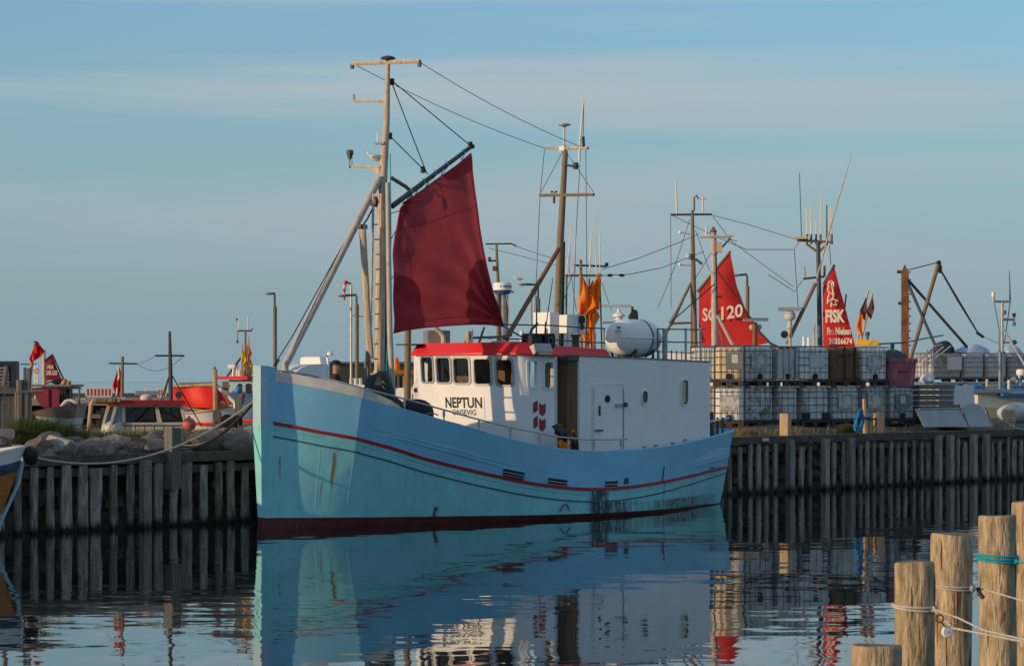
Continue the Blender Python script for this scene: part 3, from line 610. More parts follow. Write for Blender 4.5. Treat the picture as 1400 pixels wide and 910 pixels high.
# small fittings on the side: two fender eyes aft, rod, ring at the waterline
p = L(853, 657, 2.3); mb = MB()
for dx in (0, .09): mb.box(HP(p[0]+dx, p[2], 1, .01), (.03, .03, .13))
mb.build('cleat', M['black'], cut)
p = L(768, 694, 2.15); mb = MB(); zz = .26; mb.tube([HP(p[0]-.14+.28*i/10, zz-.08+.15*math.sin(PI*i/10), 1, .03) for i in range(11)], .012, 6); mb.build('ring', M['antifoul'], cut)
mb = MB(); p = L(899, 650, 2.0); mb.tube([HP(p[0], .72, 1, .015), HP(p[0], 1.05, 1, .015)], .014, 6); mb.build('drain_pipe', M['rustpole'], cut)

# rail along the bulwark
railp = []
for px, py in ((372, 506), (395, 508), (420, 511.5), (460, 521), (505, 532.5), (553, 545), (600, 558), (650, 572), (700, 584.5), (760, 596.5), (800, 600.5), (835, 600.5), (857, 599.5)):
    off = 1.
    for _ in range(6): p = L(px, py, off); off = hb(p[0], fs_(p[0]))-.05
    railp.append(p)
mb = MB(); mb.tube(railp+[(railp[-1][0]+.06, railp[-1][1]+.05, railp[-1][2]-.02)], .020, 6); mb.build('rail', M['steel'], cut, smooth=True)
for px, k in ((418, 0), (553, 1), (607, 1), (655, 1), (698, 1), (738, 1), (777, 1), (812, 1), (849, 1)):
    off = 1.5
    for _ in range(6): p = L(px, 575, off); off = hb(p[0], fs_(p[0]))-.05
    x = p[0]; zt = interp([(q[0], q[2]) for q in railp], x)
    mb = MB(); mb.tube([(x, p[1], fs_(x)-.05), (x, p[1], zt)], .016, 6)
    if k: mb.box((x-.035, p[1]-.03, (fs_(x)+zt)/2+.03), (.05, .03, .12))
    mb.build('rail_stanchion', M['steel'], cut)

# ---- wheelhouse
def rake(z): return -.075*(z-2.3)
pl = []                          # plan of the front half: port aft corner round to starboard aft corner
fr = lambda s_: 6.0+.115*s_*s_
pl += [(7.75, 1.40), (7.22, 1.66), (6.62, 1.66)]
for i in range(1, 6): a = R(90*i/6); c = (6.62, 1.40); pl.append((c[0]-.36*math.sin(a)*1.0, c[1]+.26*math.cos(a)))
for i in range(25): s_ = 1.38-2.76*i/24; pl.append((fr(s_), s_))
for i in range(1, 6): a = R(90-90*i/6); pl.append((6.62-.36*math.sin(a), -1.40-.26*math.cos(a)))
pl += [(6.62, -1.66), (7.22, -1.66), (7.78, -1.30)]
cum = [0]
for a, b in zip(pl, pl[1:]): cum.append(cum[-1]+math.dist(a, b))
def PW(s_, z, off=0.0):          # s along the wall, z height, off outward
    s_ = min(max(s_, 0), cum[-1]-1e-6); i = max(j for j in range(len(cum)-1) if cum[j] <= s_)
    t = (s_-cum[i])/(cum[i+1]-cum[i]); a, b = pl[i], pl[i+1]
    def nrm(p, q): d = math.dist(p, q); return Vector(((q[1]-p[1])/d, -(q[0]-p[0])/d))
    n0 = nrm(a, b); n1 = nrm(pl[max(i-1, 0)], pl[max(i, 1)]) if i else n0; n2 = nrm(pl[min(i+1, len(pl)-2)], pl[min(i+2, len(pl)-1)])
    nn = ((n0+n1)*.5*(1-t)+(n0+n2)*.5*t).normalized()
    front = max(0, min(1, (6.62-(a[0]+(b[0]-a[0])*t))/.3))
    q = Vector((a[0]+(b[0]-a[0])*t, a[1]+(b[1]-a[1])*t))
    if nn.dot(q-Vector((7.0, 0))) < 0: nn = -nn
    q = q+nn*off
    return (q.x+rake(z)*front, q.y, z)
def s_at(px, z, lo, hi):
    for _ in range(40):
        m_ = (lo+hi)/2
        if NF.proj(PW(m_, z))[0] < px: lo = m_
        else: hi = m_
    return (lo+hi)/2
sF0, sF1 = cum[8], cum[32]; sS0, sS1 = cum[37], cum[-1]
wins = []
for px0, px1, y0, y1 in ((577, 592.5, 487.5, 522.2), (597.5, 616, 488.5, 523), (620.5, 642, 489, 524), (648.3, 671.3, 490, 525.2), (678.5, 703, 491, 526.5)):
    wins.append([s_at(px0, 3.2, sF0-.1, sF1), s_at(px1, 3.2, sF0, sF1), px0, px1, y0, y1])
for px0, px1, y0, y1 in ((722.2, 734.7, 493, 529.5), (743.4, 756.3, 494.5, 530.5)):
    wins.append([s_at(px0, 3.2, sF1, sS1), s_at(px1, 3.2, sF1, sS1), px0, px1, y0, y1])
ZS, ZT = 2.93, 3.475
for w_ in wins:
    pm = PW((w_[0]+w_[1])/2, 3.2); q = NF.world(pm)
    w_ += [HC-(w_[5]-HY)*q.y/FPX, HC-(w_[4]-HY)*q.y/FPX]
# port side has two plain windows as well
mir = [[cum[-1]-w_[1]-.1, cum[-1]-w_[0]-.1, 0, 0, 0, 0, w_[6], w_[7]] for w_ in wins[5:]]
allw = sorted(wins+mir)
bs = sorted(set([round(c, 4) for c in cum]+[round(w_[i], 4) for w_ in allw for i in (0, 1)]))
zmin = min(w_[6] for w_ in allw); zmax = max(w_[7] for w_ in allw)
zs = sorted(set([1.0, 1.9, 2.5]+[round(w_[i], 4) for w_ in allw for i in (6, 7)]+[3.6]))
mb = MB()
for s0, s1 in zip(bs, bs[1:]):
    for z0, z1 in zip(zs, zs[1:]):
        sm, zm = (s0+s1)/2, (z0+z1)/2
        if any(w_[0] < sm < w_[1] and w_[6] < zm < w_[7] for w_ in allw): continue
        if s1-s0 < 1e-4 or z1-z0 < 1e-4: continue
        mb.add([PW(s0, z0), PW(s1, z0), PW(s1, z1), PW(s0, z1)], [(0, 1, 2, 3)])
wh = mb.build('wheelhouse', M['white'], cut, smooth=True, angle=25)
# inner lining a little inside, aft bulkhead, floor
mb = MB()
for s0, s1 in zip(bs, bs[1:]):
    for z0, z1 in zip(zs, zs[1:]):
        sm, zm = (s0+s1)/2, (z0+z1)/2
        if any(w_[0] < sm < w_[1] and w_[6] < zm < w_[7] for w_ in allw): continue
        if s1-s0 < 1e-4 or z1-z0 < 1e-4: continue
        mb.add([PW(s0, z0, -.05), PW(s1, z0, -.05), PW(s1, z1, -.05), PW(s0, z1, -.05)], [(3, 2, 1, 0)])
mb.build('inner_lining', M['cwood'], wh)
mb = MB(); mb.b2((7.70, -1.28, 1.0), (7.75, 1.36, 3.6)); mb.build('aft_bulkhead', M['cwood'], wh)
mb = MB(); mb.b2((6.4, -1.5, 2.0), (7.7, 1.5, 2.05)); mb.build('floor', M['cwood'], wh)
mb = MB(); mb.b2((6.25, -1.2, 2.5), (6.55, 1.2, 2.9)); mb.build('console', M['dark'], wh)
mb = MB(); mb.b2((7.35, -1.2, 2.05), (7.67, -.62, 3.33)); mb.build('locker', M['beige'], wh)
mb = MB(); mb.b2((7.2, -.1, 2.05), (7.6, .35, 2.95)); mb.build('helm_chair', M['cwood'], wh)
mb = MB(); mb.b2((6.9, .5, 2.05), (7.3, 1.1, 3.1)); mb.build('chart_cupboard', M['cwood'], wh)
for w_ in allw:                  # window: rounded frame, glass set back in it
    s0, s1, z0, z1 = w_[0], w_[1], w_[6], w_[7]; rr = min(.07, (s1-s0)*.28)
    oo = rrect(s0-.035, s1+.035, z0-.03, z1+.03, rr+.02); ii = rrect(s0+.012, s1-.012, z0+.012, z1-.012, rr)
    mb = MB(); mb.loops([[PW(a, b, .0) for a, b in oo], [PW(a, b, .022) for a, b in oo], [PW(a, b, .022) for a, b in ii], [PW(a, b, -.06) for a, b in ii]], closed=True)
    wf = mb.build('window', M['alu'] if w_[2] and w_[2] < 710 else M['white'], wh)
    mb = MB(); mb.add([PW(a, b, -.035) for a, b in ii], [tuple(range(len(ii)))]); mb.build('pane', M['glass'], wf)
# name board
sA, sB = s_at(607, 2.6, sF0, sF1), s_at(662, 2.6, sF0, sF1)
zz = lambda py: HC-(py-HY)*NF.world(PW((sA+sB)/2, 2.6)).y/FPX
nb = MB(); n = 6
nb.loops([[PW(sA+(sB-sA)*i/n, zz(571), .001), PW(sA+(sB-sA)*i/n, zz(571), .010), PW(sA+(sB-sA)*i/n, zz(541), .010), PW(sA+(sB-sA)*i/n, zz(541), .001)] for i in range(n+1)], cap=True)
board = nb.build('name_board', M['white'], wh)
def wall_text(txt, px0, px1, py0, py1, bold, m=M['text'], parent=board, zdrop=0):
    vs, fs = text_mesh(txt, bold); a, b = s_at(px0, 2.6, sF0, sF1), s_at(px1, 2.6, sF0, sF1)
    q = MB(); q.add([PW(a+(b-a)*u, zz(py1)+(zz(py0)-zz(py1))*t, .013) for u, t in vs], fs); return q.build('lettering', m, parent)
wall_text('NEPTUN', 609.3, 659.3, 542.8, 557.6, .03)
wall_text('ONSEVIG', 618, 650.5, 559.6, 567.3, .014)
# red emblem of four notched bars
def bar(px0, px1, pts):
    a, b = s_at(px0, 2.4, sF1, sS1), s_at(px1, 2.4, sF1, sS1); yy = NF.world(PW((a+b)/2, 2.4)).y
    q = MB(); lp = [(a+(b-a)*u, HC-(py-HY)*yy/FPX) for u, py in pts]
    q.prism([PW(s_, z_, .003) for s_, z_ in lp], [PW(s_, z_, .011) for s_, z_ in lp]); q.build('emblem_bar', M['logored'], wh)
for dy in (0, 21):
    bar(729, 734.8, [(0, 548.5+dy+2), (1, 547+dy), (1, 561+dy), (0, 563.5+dy+1)])
    bar(737, 745.5, [(0, 550.5+dy), (.5, 553.5+dy), (1, 551+dy), (1, 564+dy), (.5, 568.5+dy), (0, 564.5+dy)])
# roof: sloping red fascia and flat top
def roofplan(o): 
    P_ = []
    for i in range(13):
        s_ = 1.5-3.0*i/12; P_.append((fr(s_)-.07-o, s_*(1+o*.3)))
    P_ = [(6.5, 1.66+o), (7.35, 1.66+o), (7.35, 1.16+o), (9.7, 1.16+o)][::-1]+P_+[(6.5, -1.66-o), (7.35, -1.66-o), (7.35, -1.16-o), (9.7, -1.16-o)]
    return P_
def zr(x): return -.035*max(0, x-6.3)
a, b = roofplan(.13), roofplan(-.03)
mb = MB(); mb.loops([[(x, y, 3.585+zr(x)) for x, y in b], [(x, y, 3.56+zr(x)) for x, y in a], [(x, y, 3.60+zr(x)) for x, y in a], [(x, y, 3.83+zr(x)) for x, y in b]], closed=True); mb.build('roof_fascia', M['red'], wh)
mb = MB(); mb.add([(x, y, 3.825+zr(x)) for x, y in roofplan(-.035)], [tuple(range(21))]); mb.add([(x, y, 3.59+zr(x)) for x, y in roofplan(.0)], [tuple(range(21))]); mb.build('roof', M['dullplate'], wh)
mb = MB(); mb.tube([(6.5, -1.4, 3.83), (6.0, -.9, 3.84)], .02, 6); mb.build('roof_grab', M['steel'], wh)
mb = MB(); p = LX(571, 471, 5.75); mb.box((5.95, 1.42, 3.80), (.5, .5, .03)); mb.build('visor', M['black'], wh)
# floodlight tray and black winch boxes at the starboard roof corner
p = L(738, 481, 1.72); mb = MB(); mb.box((p[0], p[1]-.02, p[2]+.05), (.52, .22, .20), rx=R(-24)); fl = mb.build('floodlight', M['alu'], cut)
mb = MB(); mb.box((p[0], p[1]-.125, p[2]+.01), (.44, .02, .15), rx=R(-24)); mb.build('lamp_glass', M['beige'], fl)
for px, w_ in ((727, .34), (745, .34)):
    p = L(px, 467, 1.55); mb = MB(); c = (p[0], p[1], p[2]+.02); lp = rrect(-w_/2, w_/2, -.16, .16, .06)
    mb.prism([(c[0]+x, c[1]-.15, c[2]+z) for x, z in lp], [(c[0]+x, c[1]+.15, c[2]+z) for x, z in lp]); h_ = mb.build('loudspeaker', M['black'], cut)
    if px > 730:
        mb = MB(); mb.lathe([(.10, 0), (.10, .02), (.06, .02), (.05, -.01)], (c[0], c[1]-.15, c[2]), 12, 'Y'); mb.build('speaker_ring', M['dsteel'], h_)

# ---- exhaust casing between wheelhouse and aft house
mb = MB(); lp = [(7.73, -1.25), (7.80, -1.55), (7.93, -1.63), (8.05, -1.62), (8.05, -.6), (7.73, -.6)]
mb.prism([(x, y, 1.0) for x, y in lp], [(x, y, 3.44) for x, y in lp]); ex = mb.build('exhaust_casing', M['exh'], cut)
mb = MB(); mb.box((7.90, -1.12, 3.49), (.40, 1.1, .10)); mb.build('casing_lid', M['dsteel'], ex)
mb = MB(); p = L(787, 470, 1.05); mb.tube([(p[0], p[1], 3.5), (p[0], p[1], 3.98)], .085, 10); mb.tube([(p[0], p[1], 3.98), (p[0], p[1], 4.04)], .11, 10); mb.build('exhaust_pipe', M['dsteel'], ex, smooth=True)

# ---- aft house
foot = [(8.06, 1.68), (9.76, 1.80), (12.98, 1.62), (12.98, -1.62), (9.76, -1.80), (8.06, -1.68)]
zt = lambda x: 3.53-.022*(x-8.06)
mb = MB(); mb.prism([(x, y, 1.42) for x, y in foot], [(x, y, zt(x)) for x, y in foot]); mb.prism([(x, y*.6, .85) for x, y in foot], [(x, y*.6, 1.425) for x, y in foot]); ah = mb.build('aft_house', M['white'], cut)
def FS(x, z, off): # starboard wall of the aft house
    y = interp([(8.06, 1.68), (9.76, 1.80), (12.98, 1.62)], x); return (x, -y-off, z)
def on_wall(px, py): p = L(px, py, 1.74); y = -FS(p[0], 0, 0)[1]; return L(px, py, y)
a, b = on_wall(811, 612), on_wall(850, 528); lp = rrect(a[0], b[0], 1.15, b[2], .05)
mb = MB(); mb.prism([FS(x, z, .004) for x, z in lp], [FS(x, z, .03) for x, z in lp]); dr = mb.build('door', M['white'], ah)
lp2 = rrect(a[0]-.05, b[0]+.05, 1.1, b[2]+.05, .06); mb = MB(); mb.tube([FS(x, z, .006) for x, z in lp2+lp2[:1]], .013, 6); mb.build('door_frame', M['white'], dr)
c = on_wall(829, 545); mb = MB(); lp = rrect(-.085, .085, -.085, .085, .084, 5); mb.prism([FS(c[0]+x, c[2]+z, .031) for x, z in lp], [FS(c[0]+x, c[2]+z, .04) for x, z in lp]); mb.build('porthole', M['black'], dr)
c = on_wall(817.5, 561); mb = MB(); mb.b2((c[0]-.015, c[1]-.07, c[2]-.11), (c[0]+.015, c[1]-.03, c[2]+.11)); mb.build('handle', M['dsteel'], dr)
c = on_wall(816, 588); mb = MB(); mb.b2((c[0]-.10, c[1]-.075, c[2]-.018), (c[0]+.14, c[1]-.04, c[2]+.018)); mb.build('handle', M['dsteel'], dr)
for py in (552.5, 555.5):
    c = on_wall(846, py); mb = MB(); mb.b2((c[0]-.16, c[1]-.06, c[2]-.012), (c[0]+.2, c[1]-.03, c[2]+.012)); mb.build('hinge', M['alu'], dr)
mb = MB(); c = on_wall(853, 553); mb.b2((c[0]-.05, c[1]-.09, c[2]-.05), (c[0]+.03, c[1]-.03, c[2]+.05)); mb.build('hinge', M['dsteel'], dr)
mb = MB(); c0 = on_wall(851, 533); mb.tube([FS(c0[0]+.02, 1.2, .02), FS(c0[0]+.02, c0[2]+.02, .02)], .012, 6); mb.build('hinge_post', M['alu'], dr)
def wall_window(name, px0, px1, py0, py1, r, m):
    a, b = on_wall(px0, py1), on_wall(px1, py0); ii = rrect(a[0], b[0], a[2], b[2], min(r, (b[0]-a[0])*.49, (b[2]-a[2])*.49), 6); oo = rrect(a[0]-.035, b[0]+.035, a[2]-.035, b[2]+.035, min(r+.035, (b[0]-a[0]+.07)*.49, (b[2]-a[2]+.07)*.49), 6)
    q = MB(); q.loops([[FS(x, z, .001) for x, z in oo], [FS(x, z, .03) for x, z in oo], [FS(x, z, .03) for x, z in ii], [FS(x, z, .003) for x, z in ii]], closed=True); f_ = q.build(name, M['white'], ah)
    q = MB(); q.add([FS(x, z, .006) for x, z in ii], [tuple(range(len(ii)))]); q.build('pane', m, f_); return f_
pw = wall_window('porthole', 877, 884.6, 534, 551, .5, M['dglass'])
sw = wall_window('window', 931.3, 940, 519.5, 552.3, .085, M['dglass'])
a, b = on_wall(932.2, 551), on_wall(937, 521); mb = MB(); lp = rrect(a[0], b[0], a[2], b[2], .07); mb.add([FS(x, z, .012) for x, z in lp], [tuple(range(len(lp)))]); mb.build('curtain', M['beige'], sw)
mb = MB(); mb.prism([(x, y*1.008, zt(x)+.002) for x, y in foot], [(x, y*1.008, zt(x)+.035) for x, y in foot]); mb.build('roof', M['dullplate'], ah)
for px, py in ((880, 611), (896, 608.5), (919, 605.5), (936, 601)):
    c = on_wall(px, py); mb = MB(); mb.box((c[0], c[1]-.02, c[2]), (.09, .04, .05)); mb.build('bracket', M['alu'], ah)
# life raft canister on its cradle
rc = L(866, 464, .95); rx, ry, rz_ = rc[0], rc[1], 3.98
raft = None
prof_ = [(.0, -.62), (.20, -.60), (.33, -.53), (.41, -.40), (.435, -.25), (.437, 0), (.435, .25), (.41, .40), (.33, .53), (.20, .60), (.0, .62)]
prof_ = [(r_, x*1.22) for r_, x in prof_]
mb = MB(); mb.lathe([(max(r_, .004)*1.0, x) for r_, x in prof_], (rx, ry, rz_), 28, 'X'); raft = mb.build('life_raft_canister', M['white'], cut, smooth=True)
mb = MB(); lp = []
for r_, x in prof_[1:-1]: lp.append((x, r_))
for sd in (1, -1): mb.tube([(rx+x, ry-sd*(r_+.006), rz_) for x, r_ in lp], .017, 6)
mb.build('seam_rim', M['white'], raft, smooth=True)
for dx in (.18, .55):
    mb = MB(); rad = interp([(x, r_) for r_, x in prof_], dx)+.012; mb.loops([[(rx+dx+d, ry+rad*math.cos(2*PI*i/24), rz_+rad*math.sin(2*PI*i/24)) for i in range(24)] for d in (-.022, .022)], closed=True)
    if dx < .5: mb.build('strap', M['green'], raft)
for dx in (-.35, .30):
    mb = MB(); mb.loops([[(rx+dx+d, ry+.45*math.cos(R(215+110*i/8)), rz_+.45*math.sin(R(215+110*i/8))) for i in range(9)]+[(rx+dx+d, ry+.30, rz_-.56), (rx+dx+d, ry-.30, rz_-.56)] for d in (-.04, .04)], closed=True); mb.build('cradle', M['dsteel'], raft)
# little mark and red word on the canister end
def CE(px, py):                  # the canister's starboard forward quarter
    best = None
    for o_ in [i*.01 for i in range(0, 60)]:
        p = L(px, py, -ry+o_); d = math.hypot(p[1]-ry, p[2]-rz_); rr_ = interp([(x, r_) for r_, x in prof_], p[0]-rx)
        if abs(p[0]-rx) < .755 and abs(d-rr_) < .02: best = p
    return best or L(px, py, -ry+.42)
def mark(pts, m, nm):
    q = MB(); vs = [Vector(CE(*p)) for p in pts]; q.add([v+Vector((-.012, -.016, .006)) for v in vs], [tuple(range(len(vs)))]); q.build(nm, m, raft)
mark([(842, 446.0), (844.5, 447.2), (845.3, 446.3), (846.2, 447.2), (848.8, 446.0), (847.5, 448.6), (845.4, 449.6), (843.4, 448.6)], M['text'], 'emblem')
for i in range(4): mark([(840.6+i*2, 451.6), (842.0+i*2, 451.5), (842.0+i*2, 453.4), (840.6+i*2, 453.5)], M['logored'], 'lettering')
# roof rails
def rails(zz_, pts, r_=.017, nm='rail'):
    q = MB(); q.tube([(x, y, z_) for (x, y, z_) in pts], r_, 6); q.build(nm, M['dsteel'], cut)
for py, off in ((443.5, 1.1), (463, 1.1)):
    pts = [L(688, py, off), L(750, py+1, off), L(800, py+4.5, off), L(827, py+5.5, off)]; rails(0, pts)
for px in (748, 776, 812, 826):
    a = L(px, 449, 1.1); q = MB(); q.tube([(a[0], a[1], 3.7), (a[0], a[1], a[2])], .016, 6); q.build('rail_stanchion', M['steel'], cut)
for py in (449.5, 467):
    rails(0, [L(899, py, 1.45), L(930, py+.6, 1.45), L(956, py+1.0, 1.45), L(964, py, 1.3)])
for px, r_, m, top in ((909, .062, 'alu', 450), (937.5, .028, 'steel', 449.5), (957.5, .02, 'steel', 449), (899, .016, 'dsteel', 450)):
    a = L(px, top, 1.45); q = MB(); q.tube([(a[0], a[1], 3.45), (a[0], a[1], a[2]+.02)], r_, 8); q.build('rail_stanchion', M[m], cut)
for px in (883, 893, 901, 918, 925, 932, 946):
    a = L(px, 480, .5); q = MB(); q.tube([(a[0], a[1], 3.45), (a[0], a[1], 3.72)], .03 if px in (893, 926) else .016, 6); q.build('vent_pipe', M['green'], cut)
q = MB(); q.tube([L(893, 480, .5), L(950, 483, .5)], .012, 6); q.build('rail', M['green'], cut)
# white cabinets abaft the wheelhouse roof
for px0, px1, py0, py1, off, dep in ((752, 764, 427, 478, .1, .5), (768, 783, 430, 478, -.1, .55), (783, 801, 430.5, 455, .75, .4)):
    a, b = L(px0, py1, off), L(px1, py0, off); q = MB(); q.b2((a[0], -off, a[2] if py1 > 460 else a[2]), (b[0], -off+dep, b[2])); cb = q.build('roof_cabinet', M['white'], cut)
    if px0 == 783:
        c = L(795, 437, off+.01); q = MB(); q.lathe([(.10, -.02), (.10, .03), (.05, .03)], c, 12, 'Y'); q.lathe([(.06, -.02), (.06, .02)], (c[0]+.02, c[1], c[2]-.16), 10, 'Y'); q.build('horn', M['black'], cb)
        q = MB(); q.box((c[0]-.1, c[1]-.01+.01, c[2]-.1), (.02, .012, .5)); q.build('door_edge', M['alu'], cb)

# ---- companion hood on the foredeck (white, quarter round, with upright end plate)
for nm in ('companion_hood',):
    x0, x1, y0 = 1.0, 1.95, .05
    A = L(378, 519, .35); Bp = L(453, 524, .35); z0 = 2.35
    xa, xb = .60, L(448, 515, .40)[0]
    ztop = L(430, 497.5, .3)[2]
    prof2 = [(xa, z0), (xa, z0+.55)]+[(xa+.02+.62*(1-math.cos(R(90*i/8))), z0+.55+(ztop-z0-.55)*math.sin(R(90*i/8))) for i in range(9)]+[(xb, ztop), (xb, z0)]
    q = MB(); hwid = lambda x: .20+.19*(x-xa)/(xb-xa)
    q.prism([(x, -hwid(x), z) for x, z in prof2], [(x, hwid(x), z) for x, z in prof2]); hood = q.build('companion_hood', M['white'], cut, smooth=True, angle=30)
    lp = rrect(-.41, .41, z0, ztop+.15, .07); q = MB(); q.prism([(xb+.004, y, z) for y, z in lp], [(xb+.045, y, z) for y, z in lp]); q.build('end_plate', M['white'], hood)
    q = MB(); q.prism([(x, -hwid(x)-.02, z0+.50) for x in (xa-.03, xb)]+[(x, hwid(x)+.02, z0+.50) for x in (xb, xa-.03)], [(x, -hwid(x)-.02, z0+.54) for x in (xa-.03, xb)]+[(x, hwid(x)+.02, z0+.54) for x in (xb, xa-.03)]); q.build('hood_rim', M['white'], hood)
    q = MB(); q.box((xb-.25, -hwid(xb-.25)-.012, ztop-.26), (.14, .03, .03)); q.build('handle', M['dsteel'], hood)

# ---- main mast, ladder, tripod, posts
a, b = L(518, 545, 0), L(530.5, 84, 0); mid = L(521, 245, 0); m3 = L(528.5, 165, 0)
q = MB(); q.tube([(a[0], 0, 1.6), a, L(520.5, 380, 0), L(523, 250, 0), m3, b], [.115, .112, .105, .10, .07, .045], 10); mast = q.build('main_mast', M['mast'], cut, smooth=True)
q = MB(); pts = [L(525.5, 560, .02), L(525.5, 430, .02), L(526.5, 250, .02)]; q.tube([(p[0]+.10, p[1]+.02, p[2]) for p in pts], [.08, .08, .07], 8); q.build('mast_sheathing', M['greypost'], mast, smooth=True)
q = MB(); lx_ = 3.15
pr = [LX(503.5, 555, lx_), LX(506.5, 480, lx_), LX(510.5, 265, lx_)]; pr2 = [LX(518, 555, lx_), LX(519.5, 480, lx_), LX(521.5, 265, lx_)]
q.tube(pr, .026, 6); q.tube(pr2, .026, 6); lad = q.build('ladder', M['mast'], cut)
for i in range(14):
    py = 266+20.4*i; t_ = (py-265)/(555-265); q = MB()
    A_ = LX(510.5-(510.5-503.5)*t_, py, lx_); B_ = LX(521.5-3.5*t_, py, lx_); q.tube([A_, B_], .018, 6); q.build('rung', M['mast'], lad)
a, b = L(390, 499, 0), L(519, 243, 0); q = MB(); q.tube([(a[0], 0, 2.5), a, b], .078, 10); q.build('tripod_leg', M['mastgrey'], cut, smooth=True)
b1 = (a[0]-.05, .02, a[2]); q = MB(); q.tube([L(374, 500, 0), L(400, 459, 0), L(517, 248, 0)], .012, 5); q.build('forestay', M['line'], cut)
q = MB(); q.tube([L(376, 500, 0), L(381, 491, 0)], .03, 6); q.build('turnbuckle', M['dsteel'], cut)
q = MB(); q.tube([L(538.5, 575, .85), L(533, 455, .85), L(530, 250, .65)], [.065, .06, .048], 9); q.build('gallows_post', M['mastgrey'], cut, smooth=True)
q = MB(); pts = [L(562, 276, -.2), L(561, 262, -.2), L(556, 256, -.15), L(535, 243, 0)]; q.tube(pts, .042, 8); q.build('gaff_guide', M['mastbrown'], cut, smooth=True)
q = MB(); q.tube([L(507, 490, .15), L(503, 440, .15), L(495.5, 308, .15)], [.07, .075, .075], 9); bm_ = q.build('derrick_boom', M['mast'], cut, smooth=True)
q = MB(); c = L(495, 310, .15); q.box(c, (.2, .12, .09)); q.tube([c, L(503, 298, .1), L(511, 282, 0)], .02, 5); q.build('boom_tackle', M['dsteel'], bm_)
q = MB()
for k in range(9):
    cx_ = L(500.5+.5*(k % 3), 503+.8*k, .12); q.tube([(cx_[0]+.055*math.sin(2*PI*i/12), cx_[1]-.02+.02*math.cos(k+i), cx_[2]+(.36-.02*k)*math.cos(2*PI*i/12)) for i in range(13)], .016, 5)
q.build('coiled_line', M['greyrope'], lad)
# cross tree and brackets, all athwart the mast
def cross(px0, py0, px1, py1, x, r_, m, nm='crosstree'):
    q = MB(); q.tube([LX(px0, py0, x), LX(px1, py1, x)], r_, 6); return q.build(nm, M[m], cut)
xm = L(530, 84, 0)[0]
ct = cross(481, 87, 574, 84, xm, .045, 'mast')
q = MB()
for px in (481.5, 573.5): p = LX(px, 88 if px < 500 else 85, xm); q.box((p[0], p[1], p[2]-.04), (.05, .07, .12))
q.build('end_fitting', M['dsteel'], ct)
q = MB(); c = LX(530.5, 81, xm); q.lathe([(.03, -.10), (.05, -.02), (.155, .0), (.165, .025), (.10, .06), (.02, .075)], c, 14); q.build('mast_cap', M['dsteel'], ct, smooth=True)
xk = L(529, 135, 0)[0]
q = MB(); q.tube([LX(527, 138, xk), LX(485, 138.5, xk), LX(483.5, 136, xk), LX(483.5, 129, xk)], .03, 6); q.add([LX(525, 136, xk), LX(510, 138, xk), LX(525, 143, xk)], [(0, 1, 2)]); q.build('lamp_bracket', M['mast'], cut)
xk2 = L(520, 230, 0)[0]
q = MB(); q.tube([LX(520, 229, xk2), LX(505, 228.5, xk2), LX(484, 227.5, xk2), LX(480.5, 226, xk2), LX(480, 220, xk2)], .03, 6)
a_ = [LX(*p, xk2) for p in ((504, 229), (520, 226), (520, 240))]; q.prism([(p[0]-.02, p[1], p[2]) for p in a_], [(p[0]+.02, p[1], p[2]) for p in a_]); br = q.build('lamp_bracket', M['mast'], cut)
q = MB(); c = LX(478.5, 212, xk2); q.lathe([(.02, -.28), (.02, -.08), (.055, -.07), (.055, 0), (.075, .01), (.075, .09), (.05, .11)], c, 10); q.build('masthead_lamp', M['dsteel'], br)
q = MB(); c = LX(517, 196, xk2); q.tube([LX(514, 196, xk2), LX(526, 195, xk2)], .035, 6); q.tube([LX(516, 196, xk2), LX(516, 181, xk2)], .012, 5); q.build('antenna', M['steel'], br)
q = MB(); q.lathe([(.03, -.12), (.10, -.11), (.12, .06), (.06, .12)], LX(514, 276, xk2), 12, 'X'); q.build('deck_light', M['dsteel'], cut)
# running rigging
def line(nm, pts, r_, m, par=cut):
    q = MB(); q.tube(pts, r_, 5, cap=False); return q.build(nm, M[m] if isinstance(m, str) else m, par)
pk = L(644, 200, .05)
line('halyard', [L(534, 109, 0), pk], .012, 'line'); line('halyard', [L(535, 112, 0), L(583, 236, .05)], .012, 'line'); line('halyard', [L(533, 186, 0), L(585, 238, .05)], .012, 'line')
for px, py in ((536, 112), (533, 186), (578, 232), (643, 198)):
    q = MB(); q.box(L(px, py, .03), (.07, .07, .14)); q.build('block', M['line'], cut)
line('halyard', [L(533.5, 210, .2), L(534.5, 330, .3), L(527, 540, .4)], .012, 'tealrope')
xz = L(772, 203, 0)[0]
A_ = sag(LX(488, 90, xm), LX(745, 203, xz), .10); B_ = sag(LX(575, 86, xm), LX(792, 200, xz), .10)
line('antenna_wire', A_, .008, 'wire'); line('antenna_wire', B_, .008, 'wire')
# ---- gaff and sail
g0, g1 = L(536, 282, 0), L(645, 200, 0)
q = MB(); q.tube([g0, g1], [.062, .045], 9); gaff = q.build('gaff', M['dsteel'], cut, smooth=True)
q = MB(); q.lathe([(.05, -.05), (.06, 0), (.05, .05)], g1, 8, 'X'); q.build('gaff_end', M['dsteel'], gaff)
top = [L(px, py, 0) for px, py in ((552, 276), (560, 270), (575, 260), (600, 242), (625, 224), (643.5, 209))]
luff = [L(px, py, 0) for px, py in ((538, 455), (537.5, 420), (537.5, 380), (538, 350), (540, 322), (543.5, 300), (547.5, 286), (552, 276))]
leech = [L(px, py, 0) for px, py in ((688, 446), (678, 405), (668, 362), (658, 312), (651, 268), (646, 230), (643.5, 209))]
footc = [L(px, py, 0) for px, py in ((538, 455), (555, 451), (580, 447.5), (610, 445), (645, 443), (670, 443.5), (688, 446))]
